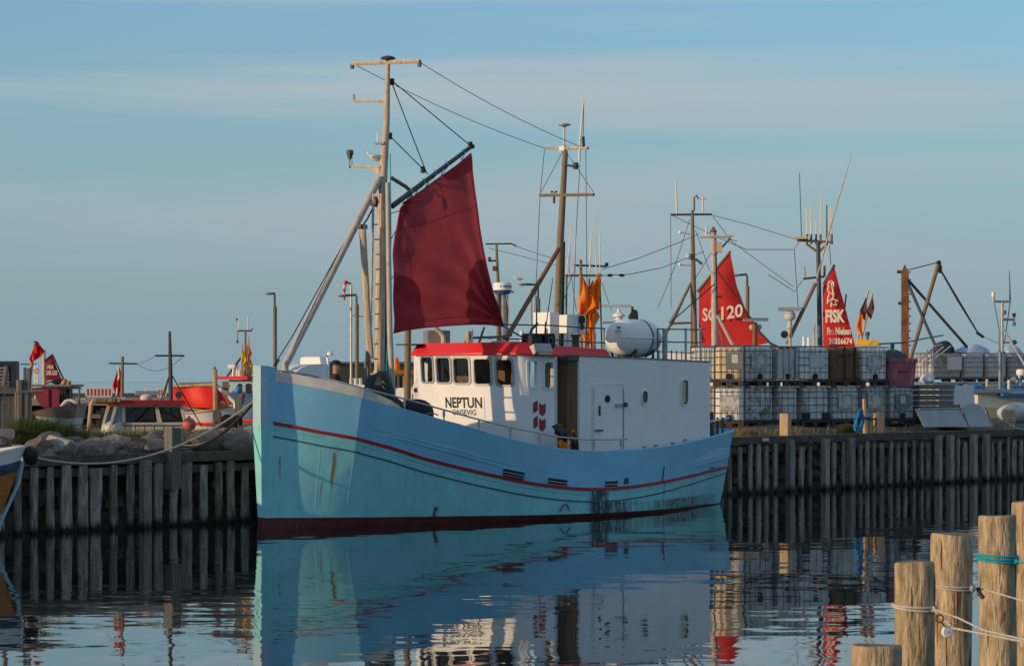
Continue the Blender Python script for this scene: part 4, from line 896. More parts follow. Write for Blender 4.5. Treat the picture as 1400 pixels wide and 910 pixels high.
def along(c, t):
    n_ = len(c)-1; i = min(int(t*n_), n_-1); f_ = t*n_-i; return Vector(c[i]).lerp(Vector(c[i+1]), f_)
def sailpt(u, v):
    Lf, Rt, Bt, Tp = along(luff, v), along(leech, v), along(footc, u), along(top, u)
    c00, c10, c01, c11 = Vector(footc[0]), Vector(footc[-1]), Vector(top[0]), Vector(top[-1])
    p = Lf*(1-u)+Rt*u+Bt*(1-v)+Tp*v-(c00*(1-u)*(1-v)+c10*u*(1-v)+c01*(1-u)*v+c11*u*v)
    d1 = math.hypot(1-u, v*1.4); a1 = math.atan2(v*1.4, 1-u+1e-6); d2 = math.hypot(u, (1-v)*1.2); a2 = math.atan2((1-v)*1.2, u+1e-6)
    f1 = .075*math.sin(a1*19)*math.exp(-d1*1.3)*min(1, d1*6); f2 = .045*math.sin(a2*15+1)*math.exp(-d2*1.4)*min(1, d2*6)
    bell = .16*math.sin(PI*u)*math.sin(PI*v)
    v3 = .045*math.sin(u*11+2.2*v+1)*(1-v)*min(1, v*6)+.06*math.sin((u-v*.35)*13)*v*(1-v)*2.2
    return Vector((p.x, p.y-bell-f1-f2-v3, p.z))
q = MB(); q.grid(sailpt, 56, 60); sail = q.build('sail', M['sail'], cut, smooth=True, angle=80)
def patch(fn, nu=14, nv=12):
    q = MB(); q.grid(fn, nu, nv); q.build('corner_patch', M['sailpatch'], sail, smooth=True, angle=80)
O_ = Vector((0, -.022, 0))
def sq(t): return max(0, math.cos(t))**.62, max(0, math.sin(t))**.62
patch(lambda u, v: sailpt(1-.36*u*sq(v*PI/2)[0], .36*u*sq(v*PI/2)[1])+O_, 34, 34)
patch(lambda u, v: sailpt(.33*u*sq(v*PI/2)[0], .30*u*sq(v*PI/2)[1])+O_, 30, 30)
patch(lambda u, v: sailpt(.22*u*sq(v*PI/2)[0], 1-.34*u*sq(v*PI/2)[1])+O_, 26, 26)
patch(lambda u, v: sailpt(1-.36*u*sq(v*PI/2)[0], 1-.17*u*sq(v*PI/2)[1])+O_, 26, 20)
def seam(pts): s_ = MB(); s_.tube([Vector(p)+Vector((0, -.012, 0)) for p in pts], .006, 4); s_.build('seam', M['sailpatch'], sail)
seam([sailpt(i/40, .62) for i in range(41)]); seam([sailpt(.22, i/40*.6) for i in range(41)]); seam([sailpt(i/40, .045) for i in range(41)]); seam([sailpt(.965, i/40) for i in range(41)]); seam([sailpt(.6, .62+.38*i/20) for i in range(21)])
q = MB(); q.tube([sailpt(i/30, 0) for i in range(31)], .016, 6); q.tube([sailpt(1, i/30) for i in range(31)], .014, 6); q.build('bolt_rope', M['sailpatch'], sail)
for t_ in (.10, .28, .45, .62, .86):
    p = along([g0, g1], .14+t_*.86); s_ = sailpt(t_, 1); q = MB()
    q.tube([p+Vector((-.03, 0, .10)), p+Vector((0, -.08, 0)), s_, p+Vector((.02, .08, 0)), p+Vector((.07, 0, .10))], .010, 5); q.build('gaff_lashing', M['bluerope'] if t_ > .3 else M['tealrope'], gaff)
q = MB()
for v in (.80, .86, .92, .97): p = sailpt(.02, v); q.lathe([(.028, -.012), (.028, .012)], (p[0], p[1]-.01, p[2]), 8, 'Y')
q.build('grommet', M['steel'], sail)
cl_ = sailpt(1, 0); e_ = L(723, 466, 1.2)
line('sheet_rope', [cl_, Vector(cl_).lerp(Vector(e_), .5), e_], .022, 'bluerope'); line('sheet_rope', [Vector(cl_)+Vector((.02, 0, -.05)), e_+Vector((0, 0, .02)) if isinstance(e_, Vector) else Vector(e_)+Vector((0, 0, .04))], .014, 'bluerope')
for py in (305, 345, 400): line('luff_lacing', [L(530.5, py-12, .5), sailpt(.01, (455-py)/180)], .010, 'line')

# ---- mizzen
q = MB(); q.tube([L(761, 478, 0), L(766, 330, 0), L(773, 207, 0)], [.088, .082, .06], 10); miz = q.build('mizzen_mast', M['mastbrown'], cut, smooth=True)
q = MB(); q.tube([tuple(Vector(L(765.5, 478, .0))+Vector((.05, .02, 0))), tuple(Vector(L(769, 330, 0))+Vector((.04, .02, 0)))], [.068, .055], 8); q.build('mast_dark_side', M['black'], miz)  # dark strip down the right side of the mast
c1 = cross(745.5, 203, 804, 202.5, xz, .04, 'mast'); xz2 = L(769, 266, 0)[0]; c2 = cross(738, 267, 812, 266, xz2, .04, 'mastbrown')
q = MB(); c = LX(771.5, 171, xz); q.lathe([(.022, -.62), (.022, -.06), (.05, -.03), (.145, -.01), (.15, .015), (.07, .04), (.01, .045)], c, 14); q.build('satellite_mushroom', M['steel'], c1, smooth=True)
q = MB(); q.tube([LX(792, 220, xz), LX(793.5, 190, xz), LX(798, 137, xz)], [.03, .03, .015], 6); q.build('whip_antenna', M['textw'], c1)
q = MB(); q.tube([LX(798, 202, xz), LX(797.5, 187, xz)], .035, 6); q.tube([LX(797.5, 187, xz), LX(798, 140, xz)], .008, 5); q.build('whip_antenna', M['line'], c1)
q = MB(); q.tube([LX(775, 226, xz), LX(789, 228, xz)], .03, 6); q.lathe([(.06, -.07), (.08, 0), (.06, .08)], LX(787, 227, xz), 10); q.build('junction_box', M['dsteel'], c1)
q = MB(); q.tube([LX(757.5, 268, xz2), LX(757.5, 278, xz2)], .03, 6); q.tube([LX(753, 263, xz2), LX(761, 263, xz2)], .012, 5)
for px in (754.5, 760.5): q.lathe([(.02, -.02), (.03, 0), (.02, .02)], LX(px, 262, xz2), 8)
q.build('wind_gauge', M['dsteel'], c2)
q = MB(); q.box(LX(770, 203, xz), (.11, .16, .11)); q.build('mast_clamp', M['steel'], c1)
for pts in ([(744.5, 204), (738.5, 266), (731, 430)], [(769, 208), (739, 264)], [(775, 209), (811, 262)], [(793, 225), (787, 330), (784, 430)], [(801, 205), (802, 330), (803, 430)]):
    line('shroud', [LX(p[0], p[1], xz) for p in pts], .009, 'wire')
a, b = L(764, 340, .1), L(692, 463, .9); q = MB(); q.tube([a, b], [.05, .055], 8); q.build('derrick_boom', M['rustpole'], cut, smooth=True)
for px, py0, py1, r_ in ((733, 405, 468, .022), (749, 380, 455, .014), (745, 440, 470, .03)):
    q = MB(); q.tube([L(px-(0 if px != 749 else 4), py1, .6), L(px+(1 if px != 749 else 7), py0, .6)], [r_, r_*.6], 6); q.build('whip_antenna', M['black'], cut)
q = MB(); q.tube([L(720, 470, .5), L(727, 450, .5), L(735, 442, .5)], .03, 6); q.build('vent_pipe', M['dsteel'], cut)
# stern fittings
q = MB(); q.tube([L(968, 576.5, 1.3), L(985, 573.5, 1.1), L(996, 571, .8)], .030, 6); q.build('stern_rail', M['ltblue'], cut)
q = MB(); q.tube([L(996, 571.2, .8), L(997.5, 570.8, .78)], .05, 8); q.build('rail_end', M['stripe'], cut)
for px, r_ in ((973, .05), (988, .03), (981, .03)):
    a = L(px, 573, 1.1); q = MB(); q.tube([(a[0], a[1], 1.3), (a[0], a[1], a[2]+(.05 if px != 973 else .18))], r_, 6); q.build('rail_stanchion', M['dsteel'], cut)
q = MB(); a = L(976, 585, .9); q.box((a[0], a[1]+.3, 1.55), (.4, .3, .35)); q.build('stern_locker', M['black'], cut)
# gear lying aboard: things of their own
nf = thing('net_bag', 'black net bundle with pale stripes lying on the foredeck beside the mast', 'net', NF.world((2.62, -.78, 2.32)), NF.a)
q = MB(); q.blob((0, 0, .35), (.62, .66, .98), 5, .10, 14, 10, 1.8); q.build('bundle', M['black'], nf, smooth=True)
q = MB()
for dz in (.42, .55, .66): q.tube([(-.16-.06*math.cos(i), -.30+.012*i-.02, dz-.02*i) for i in range(4)], .018, 5)
q.build('stripe', M['alu'], nf)
q = MB(); q.blob((.1, -.1, .14), (.9, .5, .5), 8, .14, 12, 8, 2); q.build('loose_net', M['net'], nf, smooth=True)
c = L(573, 560, .95); ff = thing('fender_bag', 'dark blue bulging fender with pale stripe on the side deck before the wheelhouse', 'fender', NF.world((c[0], c[1], c[2]-.25)), NF.a)
q = MB(); q.blob((0, .12, .16), (1.15, .55, .66), 3, .05, 18, 12, 1.5); q.build('bag', M['navy'], ff, smooth=True)
q = MB(); q.tube([(-.05+.5*i/8, -.13-.03*math.sin(PI*i/8), .13+.05*math.sin(PI*i/8)) for i in range(9)], .014, 5); q.build('stripe', M['mauve'], ff)
c = L(768, 596, 2.02); jk = thing('work_jacket', 'black and orange work jacket slung over the side rail', 'jacket', NF.world((c[0], c[1], c[2]-.2)), NF.a)
q = MB(); q.grid(lambda u, v: Vector((-.42+.7*u+.1*v, -.05-.06*math.sin(u*8)*v-.05*math.sin(v*3), .42-.34*u-.16*v+.18*math.sin(PI*u)*(1-v))), 10, 8); q.build('sleeve', M['black'], jk, smooth=True)
q = MB(); q.grid(lambda u, v: Vector((-.30+.46*u, -.14-.07*math.sin(u*9+v*3)*(.3+v), .10-.30*v*(1-.35*abs(u-.6))+.03*math.sin(u*7))), 10, 8); q.build('lining', M['orange'], jk, smooth=True)
q = MB(); q.grid(lambda u, v: Vector((.24+.14*u, -.06-.04*math.sin(u*6+v*3), .34-.28*v)), 5, 5); q.build('lining', M['orange'], jk, smooth=True)
q = MB(); q.grid(lambda u, v: Vector((.22+.22*u-.04*v, -.11-.03*math.sin(u*5+v*4), .20-.42*v+.1*(1-u))), 6, 6); q.build('sleeve', M['black'], jk, smooth=True)

# ---- gulls
def gull(loc, rz, label, s_=1.0):
    g = thing('gull', label, 'gull', loc, rz)
    sec = [(-.30, .012, .20), (-.22, .035, .20), (-.12, .065, .205), (0, .085, .205), (.09, .078, .225), (.15, .052, .265), (.175, .042, .30), (.20, .045, .335), (.235, .034, .345), (.26, .012, .34)]
    q = MB(); n_ = 10
    q.loops([[(x*s_, r_*math.cos(2*PI*i/n_)*s_, (z+r_*1.1*math.sin(2*PI*i/n_))*s_) for i in range(n_)] for x, r_, z in sec], closed=True, cap=True)
    for sd in (-1, 1): q.tube([(.02*s_, sd*.03*s_, .14*s_), (.02*s_, sd*.03*s_, 0), (.06*s_, sd*.03*s_, .002)], .008*s_, 5)
    q.build('body', M['gullw'], g, smooth=True)
    for sd in (-1, 1):
        q = MB(); q.blob((-.08*s_, sd*.062*s_, .225*s_), (.42*s_, .06*s_, .13*s_), 2, .03, 12, 8); q.build('wing', M['gullg'], g, smooth=True)
    q = MB(); q.tube([(.255*s_, 0, .34*s_), (.31*s_, 0, .328*s_)], [.014*s_, .004*s_], 6); q.build('beak', M['beak'], g)
    q = MB()
    for sd in (-1, 1): q.lathe([(.006*s_, -.004), (.006*s_, .004)], (.222*s_, sd*.036*s_, .352*s_), 6, 'Y')
    q.build('eye', M['black'], g)
gull(NF.world(LX(514, 226.5, xk2)), R(185), 'grey and white gull perched on the lamp bracket of the tall foremast', .78)

# ================================================================== other boats and gear
def simple_hull(par, Lg, B, zb, zm, zs, mats, stripe_m=None, x0=0.0, bow_full=.8, flip=False, draft=-.5, bands=None, z_of=None):
    """bow at x0, stern at x0+Lg (bow at the far end when flip); bands: list of (name, material, frac_lo, frac_hi)"""
    n = 26; xs_ = [i/n for i in range(n+1)]
    def hbx(s_, f):
        top = B/2*min(1, (1-(1-min(s_/.42, 1))**2))**bow_full*(1-.28*max(0, (s_-.6)/.4)**2)
        low = B/2*.9*min(1, max(0, (s_-.03)/.5))**1.15*(1-.55*max(0, (s_-.6)/.4)**2)
        return max(.015, low+(top-low)*max(0, min(1, f))**.7)
    def zt_(s_): return zm+(zb-zm)*max(0, 1-s_/.55)**1.8+(zs-zm)*max(0, (s_-.55)/.45)**1.6
    def P(s_, f, sd):
        xx = s_*Lg; rake_ = -(1-s_)**6*.10*Lg*max(f, 0)
        x = x0+(Lg-xx-rake_ if flip else xx+rake_)
        return (x, -sd*hbx(s_, f), draft+(zt_(s_)-draft)*f)
    for nm, m, f0, f1 in bands:
        q = MB()
        for sd in (1, -1): q.loops([[P(s_, f0+(f1-f0)*j/3, sd) for j in range(4)] for s_ in xs_])
        for j in range(3): q.add([P(1, f0+(f1-f0)*j/3, 1), P(1, f0+(f1-f0)*j/3, -1), P(1, f0+(f1-f0)*(j+1)/3, -1), P(1, f0+(f1-f0)*(j+1)/3, 1)], [(0, 1, 2, 3)])
        q.build(nm, m, par, smooth=True, angle=35)
    q = MB(); q.loops([[P(s_, .90, 1), P(s_, .90, -1)] for s_ in xs_]); q.build('deck', M['greywood'], par)
    q = MB()
    for sd in (1, -1): q.tube([P(s_, 1.0, sd) for s_ in xs_], .035, 6)
    q.build('gunwale', stripe_m or M['greywood'], par, smooth=True)
    return P
def cabin(par, pts, z0, z1, m, name='cabin', inset=0.0):
    q = MB(); cx = sum(p[0] for p in pts)/len(pts); cy = sum(p[1] for p in pts)/len(pts)
    q.prism([(x, y, z0) for x, y in pts], [(x+(cx-x)*inset, y+(cy-y)*inset, z1) for x, y in pts]); return q.build(name, m, par)
def rect(x0, x1, y0, y1): return [(x0, y0), (x1, y0), (x1, y1), (x0, y1)]
def pane_on(fr, par, px0, py0, px1, py1, off, m='dglass', r=.06, frame=None):
    a, b = fr.L(px0, py1, off), fr.L(px1, py0, off); ii = rrect(a[0], b[0], a[2], b[2], min(r, (b[0]-a[0])*.4)); oo = rrect(a[0]-.05, b[0]+.05, a[2]-.05, b[2]+.05, min(r+.05, (b[0]-a[0])*.5))
    q = MB(); q.loops([[(x, -off, z) for x, z in oo], [(x, -off-.025, z) for x, z in oo], [(x, -off-.025, z) for x, z in ii], [(x, -off-.002, z) for x, z in ii]], closed=True); w_ = q.build('window', M[frame] if frame else par.data.materials[0], par)
    q = MB(); q.add([(x, -off-.006, z) for x, z in ii], [tuple(range(len(ii)))]); q.build('pane', M[m], w_); return w_
def pole(fr, par, pts, r_, m, off=0.0, nm='mast', n=8):
    q = MB(); q.tube([fr.L(p[0], p[1], p[2] if len(p) > 2 else off) for p in pts], r_, n); return q.build(nm, M[m], par, smooth=True)
def poly(fr, par, pts, off, m, nm, th=.03):
    q = MB(); P_ = [fr.L(px, py, off) for px, py in pts]; q.prism([(p[0], p[1]-th, p[2]) for p in P_], P_); return q.build(nm, M[m] if isinstance(m, str) else m, par)
def coons(fr, luff_, leech_, foot_, top_, off, bil=.1, fold=.03):
    cv = [[Vector(fr.L(px, py, off)) for px, py in c] for c in (luff_, leech_, foot_, top_)]
    def fn(u, v):
        a, b, c, d = along(cv[0], v), along(cv[1], v), along(cv[2], u), along(cv[3], u)
        p = a*(1-u)+b*u+c*(1-v)+d*v-(cv[2][0]*(1-u)*(1-v)+cv[2][-1]*u*(1-v)+cv[3][0]*(1-u)*v+cv[3][-1]*u*v)
        return Vector((p.x, p.y-bil*math.sin(PI*u)*math.sin(PI*v)-fold*math.sin(u*8+v*3)*(1-v)*v*3-fold*math.sin(v*26+u*5)*(1-v)**4*u, p.z))
    return fn

# ---- orange varnished boat at the left edge: only its bow is in the picture
OF = Frame(34, 47.2, 202); ob = OF.thing('wooden_boat', 'orange varnished wooden boat with white gunwale and blue rubbing band at the left edge', 'boat')
# local x runs aft to the left, bow at the origin
def orange_boat():
    n = 20; Lg, Bm = 6.5, 2.5
    def hbx(s_): return max(.02, Bm/2*min(1, (1-(1-min(s_/.5, 1))**2))**.62*(1-.2*max(0, (s_-.6)/.4)**2))
    def zt_(s_): return 1.34+.42*max(0, 1-s_/.6)**1.7
    def P(s_, f, sd, o=0.0):
        z = -.4+(zt_(s_)+.4)*f; k = .42+.58*max(0, f)**.8
        x = s_*Lg+.75*(1-f)*(1-s_)**3; return (x, sd*(hbx(s_)*k*(1 if s_ > .02 else 1)+o), z)
    for nm, m, f0, f1, o in (('hull', 'orangewood', 0, .86, 0), ('rubbing_band', 'bluepaint2', .80, .90, .035), ('bulwark', 'bwhite', .88, 1.0, .012)):
        q = MB()
        for sd in (1, -1):
            if o > .02: q.loops([[P(i/n, f0, sd, 0), P(i/n, f0+.01, sd, o), P(i/n, f1-.01, sd, o), P(i/n, f1, sd, 0)] for i in range(n+1)])
            else: q.loops([[P(i/n, f0+(f1-f0)*j/4, sd, o) for j in range(5)] for i in range(n+1)])
        q.build(nm, M[m], ob, smooth=True, angle=50)
    q = MB()
    for sd in (1, -1): q.loops([[P(i/n, .36, sd, .0), P(i/n, .365, sd, .03), P(i/n, .43, sd, .03), P(i/n, .435, sd, 0)] for i in range(n+1)])
    q.build('rubbing_strake', M['ltblue'], ob, smooth=True, angle=50)
    q = MB()
    for sd in (1, -1): q.loops([[(P(i/n, 1, sd, .03)), (P(i/n, 1, sd, .03)[0], P(i/n, 1, sd, .03)[1], zt_(i/n)+.05), (P(i/n, 1, sd, -.16)[0]+.05, sd*max(0, hbx(i/n)-.16), zt_(i/n)+.05), (P(i/n, 1, sd, -.16)[0]+.05, sd*max(0, hbx(i/n)-.16), zt_(i/n)-.02)] for i in range(n+1)])
    q.build('gunwale', M['capwhite'], ob, smooth=True, angle=40)
    q = MB(); q.loops([[(P(i/n, .8, 1)[0], .95*hbx(i/n), zt_(i/n)-.22), (P(i/n, .8, 1)[0], -.95*hbx(i/n), zt_(i/n)-.22)] for i in range(n+1)]); q.build('deck', M['navy'], ob)
    q = MB(); q.tube([(.70-.06, 0, -.35), (.45, 0, .4), (.12, 0, 1.1), (-.02, 0, 1.80)], .035, 8); q.build('stem', M['ltblue'], ob, smooth=True)
    q = MB(); q.blob((-.10, 0, 1.62), (.30, .30, .36), 2, .06, 12, 9); q.build('bow_fender', M['black'], ob, smooth=True)
    q = MB(); q.lathe([(.035, 0), (.035, .22), (.05, .24), (.03, .26)], (.55, 0, zt_(.08)-.2), 8); q.build('bollard', M['cwood'], ob)
M['bluepaint2'] = mat('dull_blue_band', (.05, .10, .15), .5, .15, 4)
orange_boat()

# ---- timber landing and blue louvred hut at the far left
TF = Frame(20, 57.0, 12); tl = TF.thing('timber_landing', 'grey timber landing stage with plank wall and loose posts at the left edge', 'landing stage')
for i in range(14):
    px = -62+i*7.6; a, b = TF.L(px, 640, 0), TF.L(px+6.8, 534+random.uniform(-.5, .5), 0); q = MB(); q.b2((a[0], -.03+random.uniform(-.01, .01), 1.2), (b[0], .03, b[2])); q.build('plank', M['greypost'], tl)
a, b = TF.L(-62, 538, .08), TF.L(30, 526.5, .08); q = MB(); q.b2((a[0], -.14, a[2]), (b[0], -.05, b[2])); q.build('cap_beam', M['greypost'], tl)
a, b = TF.L(-62, 528, .08), TF.L(38, 526, .08); q = MB(); q.b2((a[0], -.14, b[2]+.01), (b[0], .9, b[2]+.07)); q.build('deck_board', M['greypost'], tl)
for px0, py0, px1, py1, r_ in ((27.5, 592, 27, 519, .085), (34, 590, 34, 502, .04), (37.5, 588, 40, 503, .045), (36, 588, 36.5, 535, .07), (5.5, 528, 9.5, 500, .05), (23, 592, 23, 536, .05)):
    q = MB(); q.tube([TF.L(px0, py0, .22), TF.L(px1, py1, .22)], r_, 7); q.build('post', M['greypost'], tl)
a, b = TF.L(26, 537, .24), TF.L(60, 534.5, .24); q = MB(); q.tube([TF.L(24, 536.5, .26), TF.L(58, 535, .26)], .05, 6); q.build('rail', M['greypost'], tl)
HF = Frame(10, 64, 8); hut = HF.thing('louvred_hut', 'dark blue louvred hut top above the timber landing at the left edge', 'hut')
a, b = HF.L(-30, 540, 0), HF.L(22, 493.5, 0); q = MB(); q.b2((a[0], .04, 1.6), (b[0], 1.6, b[2])); hw_ = q.build('wall', M['blueshed'], hut)
q = MB(); q.b2((b[0]-.12, -.02, 1.6), (b[0]+.01, .04, b[2])); q.build('corner_post', M['blueshed'], hut)
q = MB(); q.b2((a[0], -.02, b[2]-.10), (b[0]-.12, .04, b[2])); q.build('top_rail', M['blueshed'], hut)
for i in range(11):
    z = b[2]-.17-.085*i; q = MB(); q.box(((a[0]+b[0])/2-.08, -.0, z), (b[0]-a[0]-.2, .07, .018), rx=R(35)); q.build('louvre', M['alu'] if i % 2 else M['steel'], hut)
# concrete block with ring
CF = Frame(8, 51.6, 18); cb = CF.thing('concrete_block', 'grey concrete mooring block with iron ring above the orange boat', 'block')
a, b = CF.L(-25, 618, 0), CF.L(20, 587, 0); q = MB(); q.b2((a[0], 0, 1.1), (b[0], .8, b[2])); q.build('block', M['concrete'], cb)
c = CF.L(2, 603, .03); q = MB(); q.tube([(c[0]+.09*math.cos(2*PI*i/12), -.04, c[2]+.09*math.sin(2*PI*i/12)) for i in range(13)], .02, 6); q.build('ring', M['dsteel'], cb)

# ---- old boat with burgundy shelter and maroon sign sail
FF = Frame(112, 70, 168)
fb_ = thing('old_fishing_boat', 'old boat with burgundy shelter and maroon sign sail behind the grass at left', 'fishing boat', FF.o, 0)
FZ = Frame(112, 70, 0); FZ.o = FF.o.copy()
L2 = FZ.L
# hull: stern quarter at right, plank run rising to the left; drawn as a full hull with its bow to the left
def fiskhull():
    n = 22; xl = L2(30, 560)[0]; Lg = -xl+.02; Bm = 2.6
    def hbx(s_): return max(.03, Bm/2*min(1, (1-(1-min(s_/.5, 1))**2))**.6*(1-.35*max(0, (s_-.55)/.45)**2))
    zz_ = lambda py: HC-(py-HY)*FZ.o.y/FPX
    tops = [(0, zz_(575)), (.35, zz_(563)), (.6, zz_(557)), (1, zz_(551))]
    def P(s_, f, sd): 
        z = interp([(0, -.4), (.22, zz_(588)), (.40, zz_(581.5)), (.42, zz_(580)), (.62, zz_(571)), (1, interp(tops, s_))], f)+(.0 if f < .2 else .10*(1-s_)**2)
        return (xl+s_*Lg+(.9*(1-f)*(1-s_)**2)-.22*(1-f)*s_**3*1.0, -sd*hbx(s_)*(.45+.55*max(0, min(1, f))**.6), z)
    for nm, m, f0, f1 in (('boot_top', 'ltblue', 0, .40), ('rubbing_strake', 'stripe', .40, .43), ('blue_band', 'ltblue', .43, .62), ('hull', 'mauve', .62, 1.0)):
        q = MB()
        for sd in (1, -1): q.loops([[P(i/n, f0+(f1-f0)*j/3, sd) for j in range(4)] for i in range(n+1)])
        for j in range(3): q.add([P(1, f0+(f1-f0)*j/3, 1), P(1, f0+(f1-f0)*j/3, -1), P(1, f0+(f1-f0)*(j+1)/3, -1), P(1, f0+(f1-f0)*(j+1)/3, 1)], [(0, 1, 2, 3)])
        q.build(nm, M[m], fb_, smooth=True, angle=35)
    q = MB(); q.tube([P(0, f/10, 1) for f in range(0, 11)], .07, 7); q.build('stem', M['redflag'], fb_)
    q = MB(); q.loops([[P(i/n, .93, 1), P(i/n, .93, -1)] for i in range(n+1)]); q.build('deck', M['greywood'], fb_)
fiskhull()
c = L2(93, 566, 1.16); q = MB(); q.lathe([(.11, -.03), (.11, .03)], c, 12, 'Y'); q.build('porthole', M['black'], fb_)
pts = [(42, 530), (79.5, 528), (82, 558), (62, 559.5), (52, 548)]; P_ = [L2(px, py, .95) for px, py in pts]; q = MB(); q.prism(P_, [(p[0], p[1]+1.9, p[2]) for p in P_]); sh = q.build('shelter', M['burg'], fb_)
poly(FZ, sh, [(46, 532.5), (66.5, 531.5), (67, 556), (57, 556), (50, 545)], .965, 'burg', 'shelter_door', .03)
q = MB(); a, b = L2(36, 528.5, .95), L2(98, 525.5, .95); q.b2((a[0], -1.05, a[2]), (b[0], 1.0, b[2])); q.build('shelter_roof', M['greywood'], fb_)
for px in (98, 108.5): pole(FZ, fb_, [(px, 556, .9), (px, 528, .9)], .028, 'greypost', nm='rail_stanchion')
pole(FZ, fb_, [(80, 529, .9), (111, 529.5, .9)], .045, 'greywood', nm='rail')
pole(FZ, fb_, [(86, 556, .8), (84, 530, .8)], .07, 'greypost', nm='post'); pole(FZ, fb_, [(86, 556, .6), (91, 530, .6)], .05, 'greypost', nm='post')
ms = pole(FZ, fb_, [(60.5, 530, 0), (60.2, 478, 0)], [.065, .045], 'mast')
q = MB(); q.grid(coons(FZ, [(61.8, 520.5), (61.6, 505), (61.3, 492)], [(84, 517), (78, 503), (71.8, 486.5)], [(61.8, 520.5), (72, 519), (84, 517)], [(61.3, 492), (66, 489.5), (71.8, 486.5)], .04, .05, .01), 14, 16); fsl = q.build('sail', M['mauvesail'], fb_, smooth=True)
pole(FZ, fb_, [(61, 493, .04), (72, 484.5, .04)], .03, 'dsteel', nm='gaff'); pole(FZ, fb_, [(71.8, 484.5, .04), (80, 503, .04), (87, 518, .06)], .022, 'line', nm='sheet_rope'); pole(FZ, fb_, [(62, 523.5, .05), (86, 518, .05)], .03, 'greypost', nm='boom')
text(FZ, 'FISK', 65.0, 499.0, 73.8, 504.2, .13, M['textw'], fsl, bold=.02); text(FZ, 'SÆLGES', 63.3, 506.2, 78.2, 512.4, .13, M['textw'], fsl, bold=.02)
q = MB(); q.blob(L2(78.5, 521.5, .2), (.34, .25, .16), 4, .1, 12, 8); q.build('furled_bundle', M['black'], fb_, smooth=True)
q = MB(); q.blob(L2(87.2, 523, .3), (.15, .15, .13), 6, .1, 10, 7); q.build('orange_cover', M['orangep'], fb_, smooth=True)
for px, m in ((85, 'black'), (92, 'navy'), (88.5, 'black')):
    c = L2(px, 531, .95); q = MB(); q.grid(lambda u, v: Vector((c[0]+(u-.5)*.16, c[1]-.03*math.sin(u*6+v*2), c[2]-.36*v)), 6, 6); q.build('hanging_oilskin', M[m], fb_)
c0 = L2(83, 555.5, 1.0); c1_ = L2(105, 551, 1.0); q = MB(); q.tube([Vector(c0).lerp(Vector(c1_), i/10)+Vector((0, 0, .12*math.sin(PI*i/10))) for i in range(11)], [.03, .04, .05, .055, .05, .04, .04, .045, .05, .045, .03], 7); q.build('folded_cover', M['capwhite'], fb_, smooth=True)
for px in (89.5, 95): q = MB(); q.blob(L2(px, 521 if px < 90 else 523.5, .3), (.10, .10, .14), 3, .1, 8, 6); q.build('post_cap', M['cwood'], fb_)
# leaning marker pole with red flags, and sign on posts
GF = Frame(42, 66, 0); mp_ = GF.thing('marker_pole', 'leaning marker pole with red flags bunched at its top beside the maroon sign sail', 'marker pole')
pole(GF, mp_, [(39, 540), (41, 515), (47, 470)], [.06, .05, .03], 'post', nm='pole')
q = MB(); flagcloth(q, GF.L(47.5, 466, .1), .26, .50, 1); flagcloth(q, GF.L(50.5, 465.5, .0), .24, .46, 2); q.build('flag', M['redflag'], mp_, smooth=True)
q = MB(); flagcloth(q, GF.L(44.8, 478, .12), .14, .36, 4); q.build('flag', M['tarp'], mp_, smooth=True)
pole(GF, mp_, [(46, 467, 0), (53, 469, 0)], .02, 'line', nm='spreader')
SF = Frame(50, 117, 0); ns = SF.thing('prohibition_sign', 'round white sign with red ring on thin posts at the left', 'sign')
q = MB(); c = SF.L(50.3, 507, .08); q.lathe([(.115, 0), (.115, .02)], c, 24, 'Y'); dk = q.build('disc', M['bwhite'], ns)
q = MB(); q.tube([(c[0]+.098*math.cos(2*PI*i/24), c[1]-.01, c[2]+.098*math.sin(2*PI*i/24)) for i in range(25)], .024, 6, cap=False); q.build('ring', M['tarp'], dk)
text(SF, '7', 49.4, 505.4, 51.2, 508.8, .105, M['text'], dk, bold=.03)
for px in (48.3, 51.3): pole(SF, ns, [(px, 545), (px, 498)], .035, 'steel', nm='post')
pole(SF, ns, [(28, 497.5, 0), (50.5, 498, 0)], .03, 'dsteel', nm='arm')

# ---- striped barriers on the breakwater
for nm, px0, py0, px1, py1, n_, lab in (('barrier', 116.5, 529.5, 153.5, 542.5, 13, 'red and white striped barrier board left of the Danish flag on the breakwater'), ('barrier', 214.5, 530.5, 227.5, 543, 5, 'small orange and white striped barrier board beside the red tarpaulin')):
    BF = Frame((px0+px1)/2, 116, 0); br_ = BF.thing(nm, lab, 'barrier', 'barriers on the breakwater')
    a, b = BF.L(px0, py1, 0), BF.L(px1, py0, 0); lp = rrect(a[0], b[0], a[2], b[2], .1); q = MB(); q.prism([(x, 0, z) for x, z in lp], [(x, .06, z) for x, z in lp]); bd = q.build('board', M['paper'], br_)
    w_ = (b[0]-a[0]-.16)/n_
    for i in range(0, n_, 2):
        q = MB(); q.b2((a[0]+.08+w_*i, -.012, a[2]+.06), (a[0]+.08+w_*(i+1), -.001, b[2]-.06)); q.build('stripe', M['darkred'] if n_ > 6 else M['tarp'], bd)
    for x in (a[0]+.15, b[0]-.15): q = MB(); q.b2((x-.04, .06, 2.2), (x+.04, .12, a[2]+.2)); q.build('leg', M['steel'], br_)
for px, w_ in ((112, 9), (128, 14)):
    kf = Frame(px, 114.4, 0); q = MB(); a, b = kf.L(px-w_/2, 551, 0), kf.L(px+w_/2, 544.5 if px < 120 else 545, 0); q.b2((kf.o.x+a[0], 114.4, 2.16), (kf.o.x+b[0], 115, b[2]))
    q.build('concrete_block', M['pierc'] if px > 120 else M['beige'], label='pale square block on the breakwater edge' if px < 120 else 'grey low block on the breakwater edge under the striped barrier', cat='block')

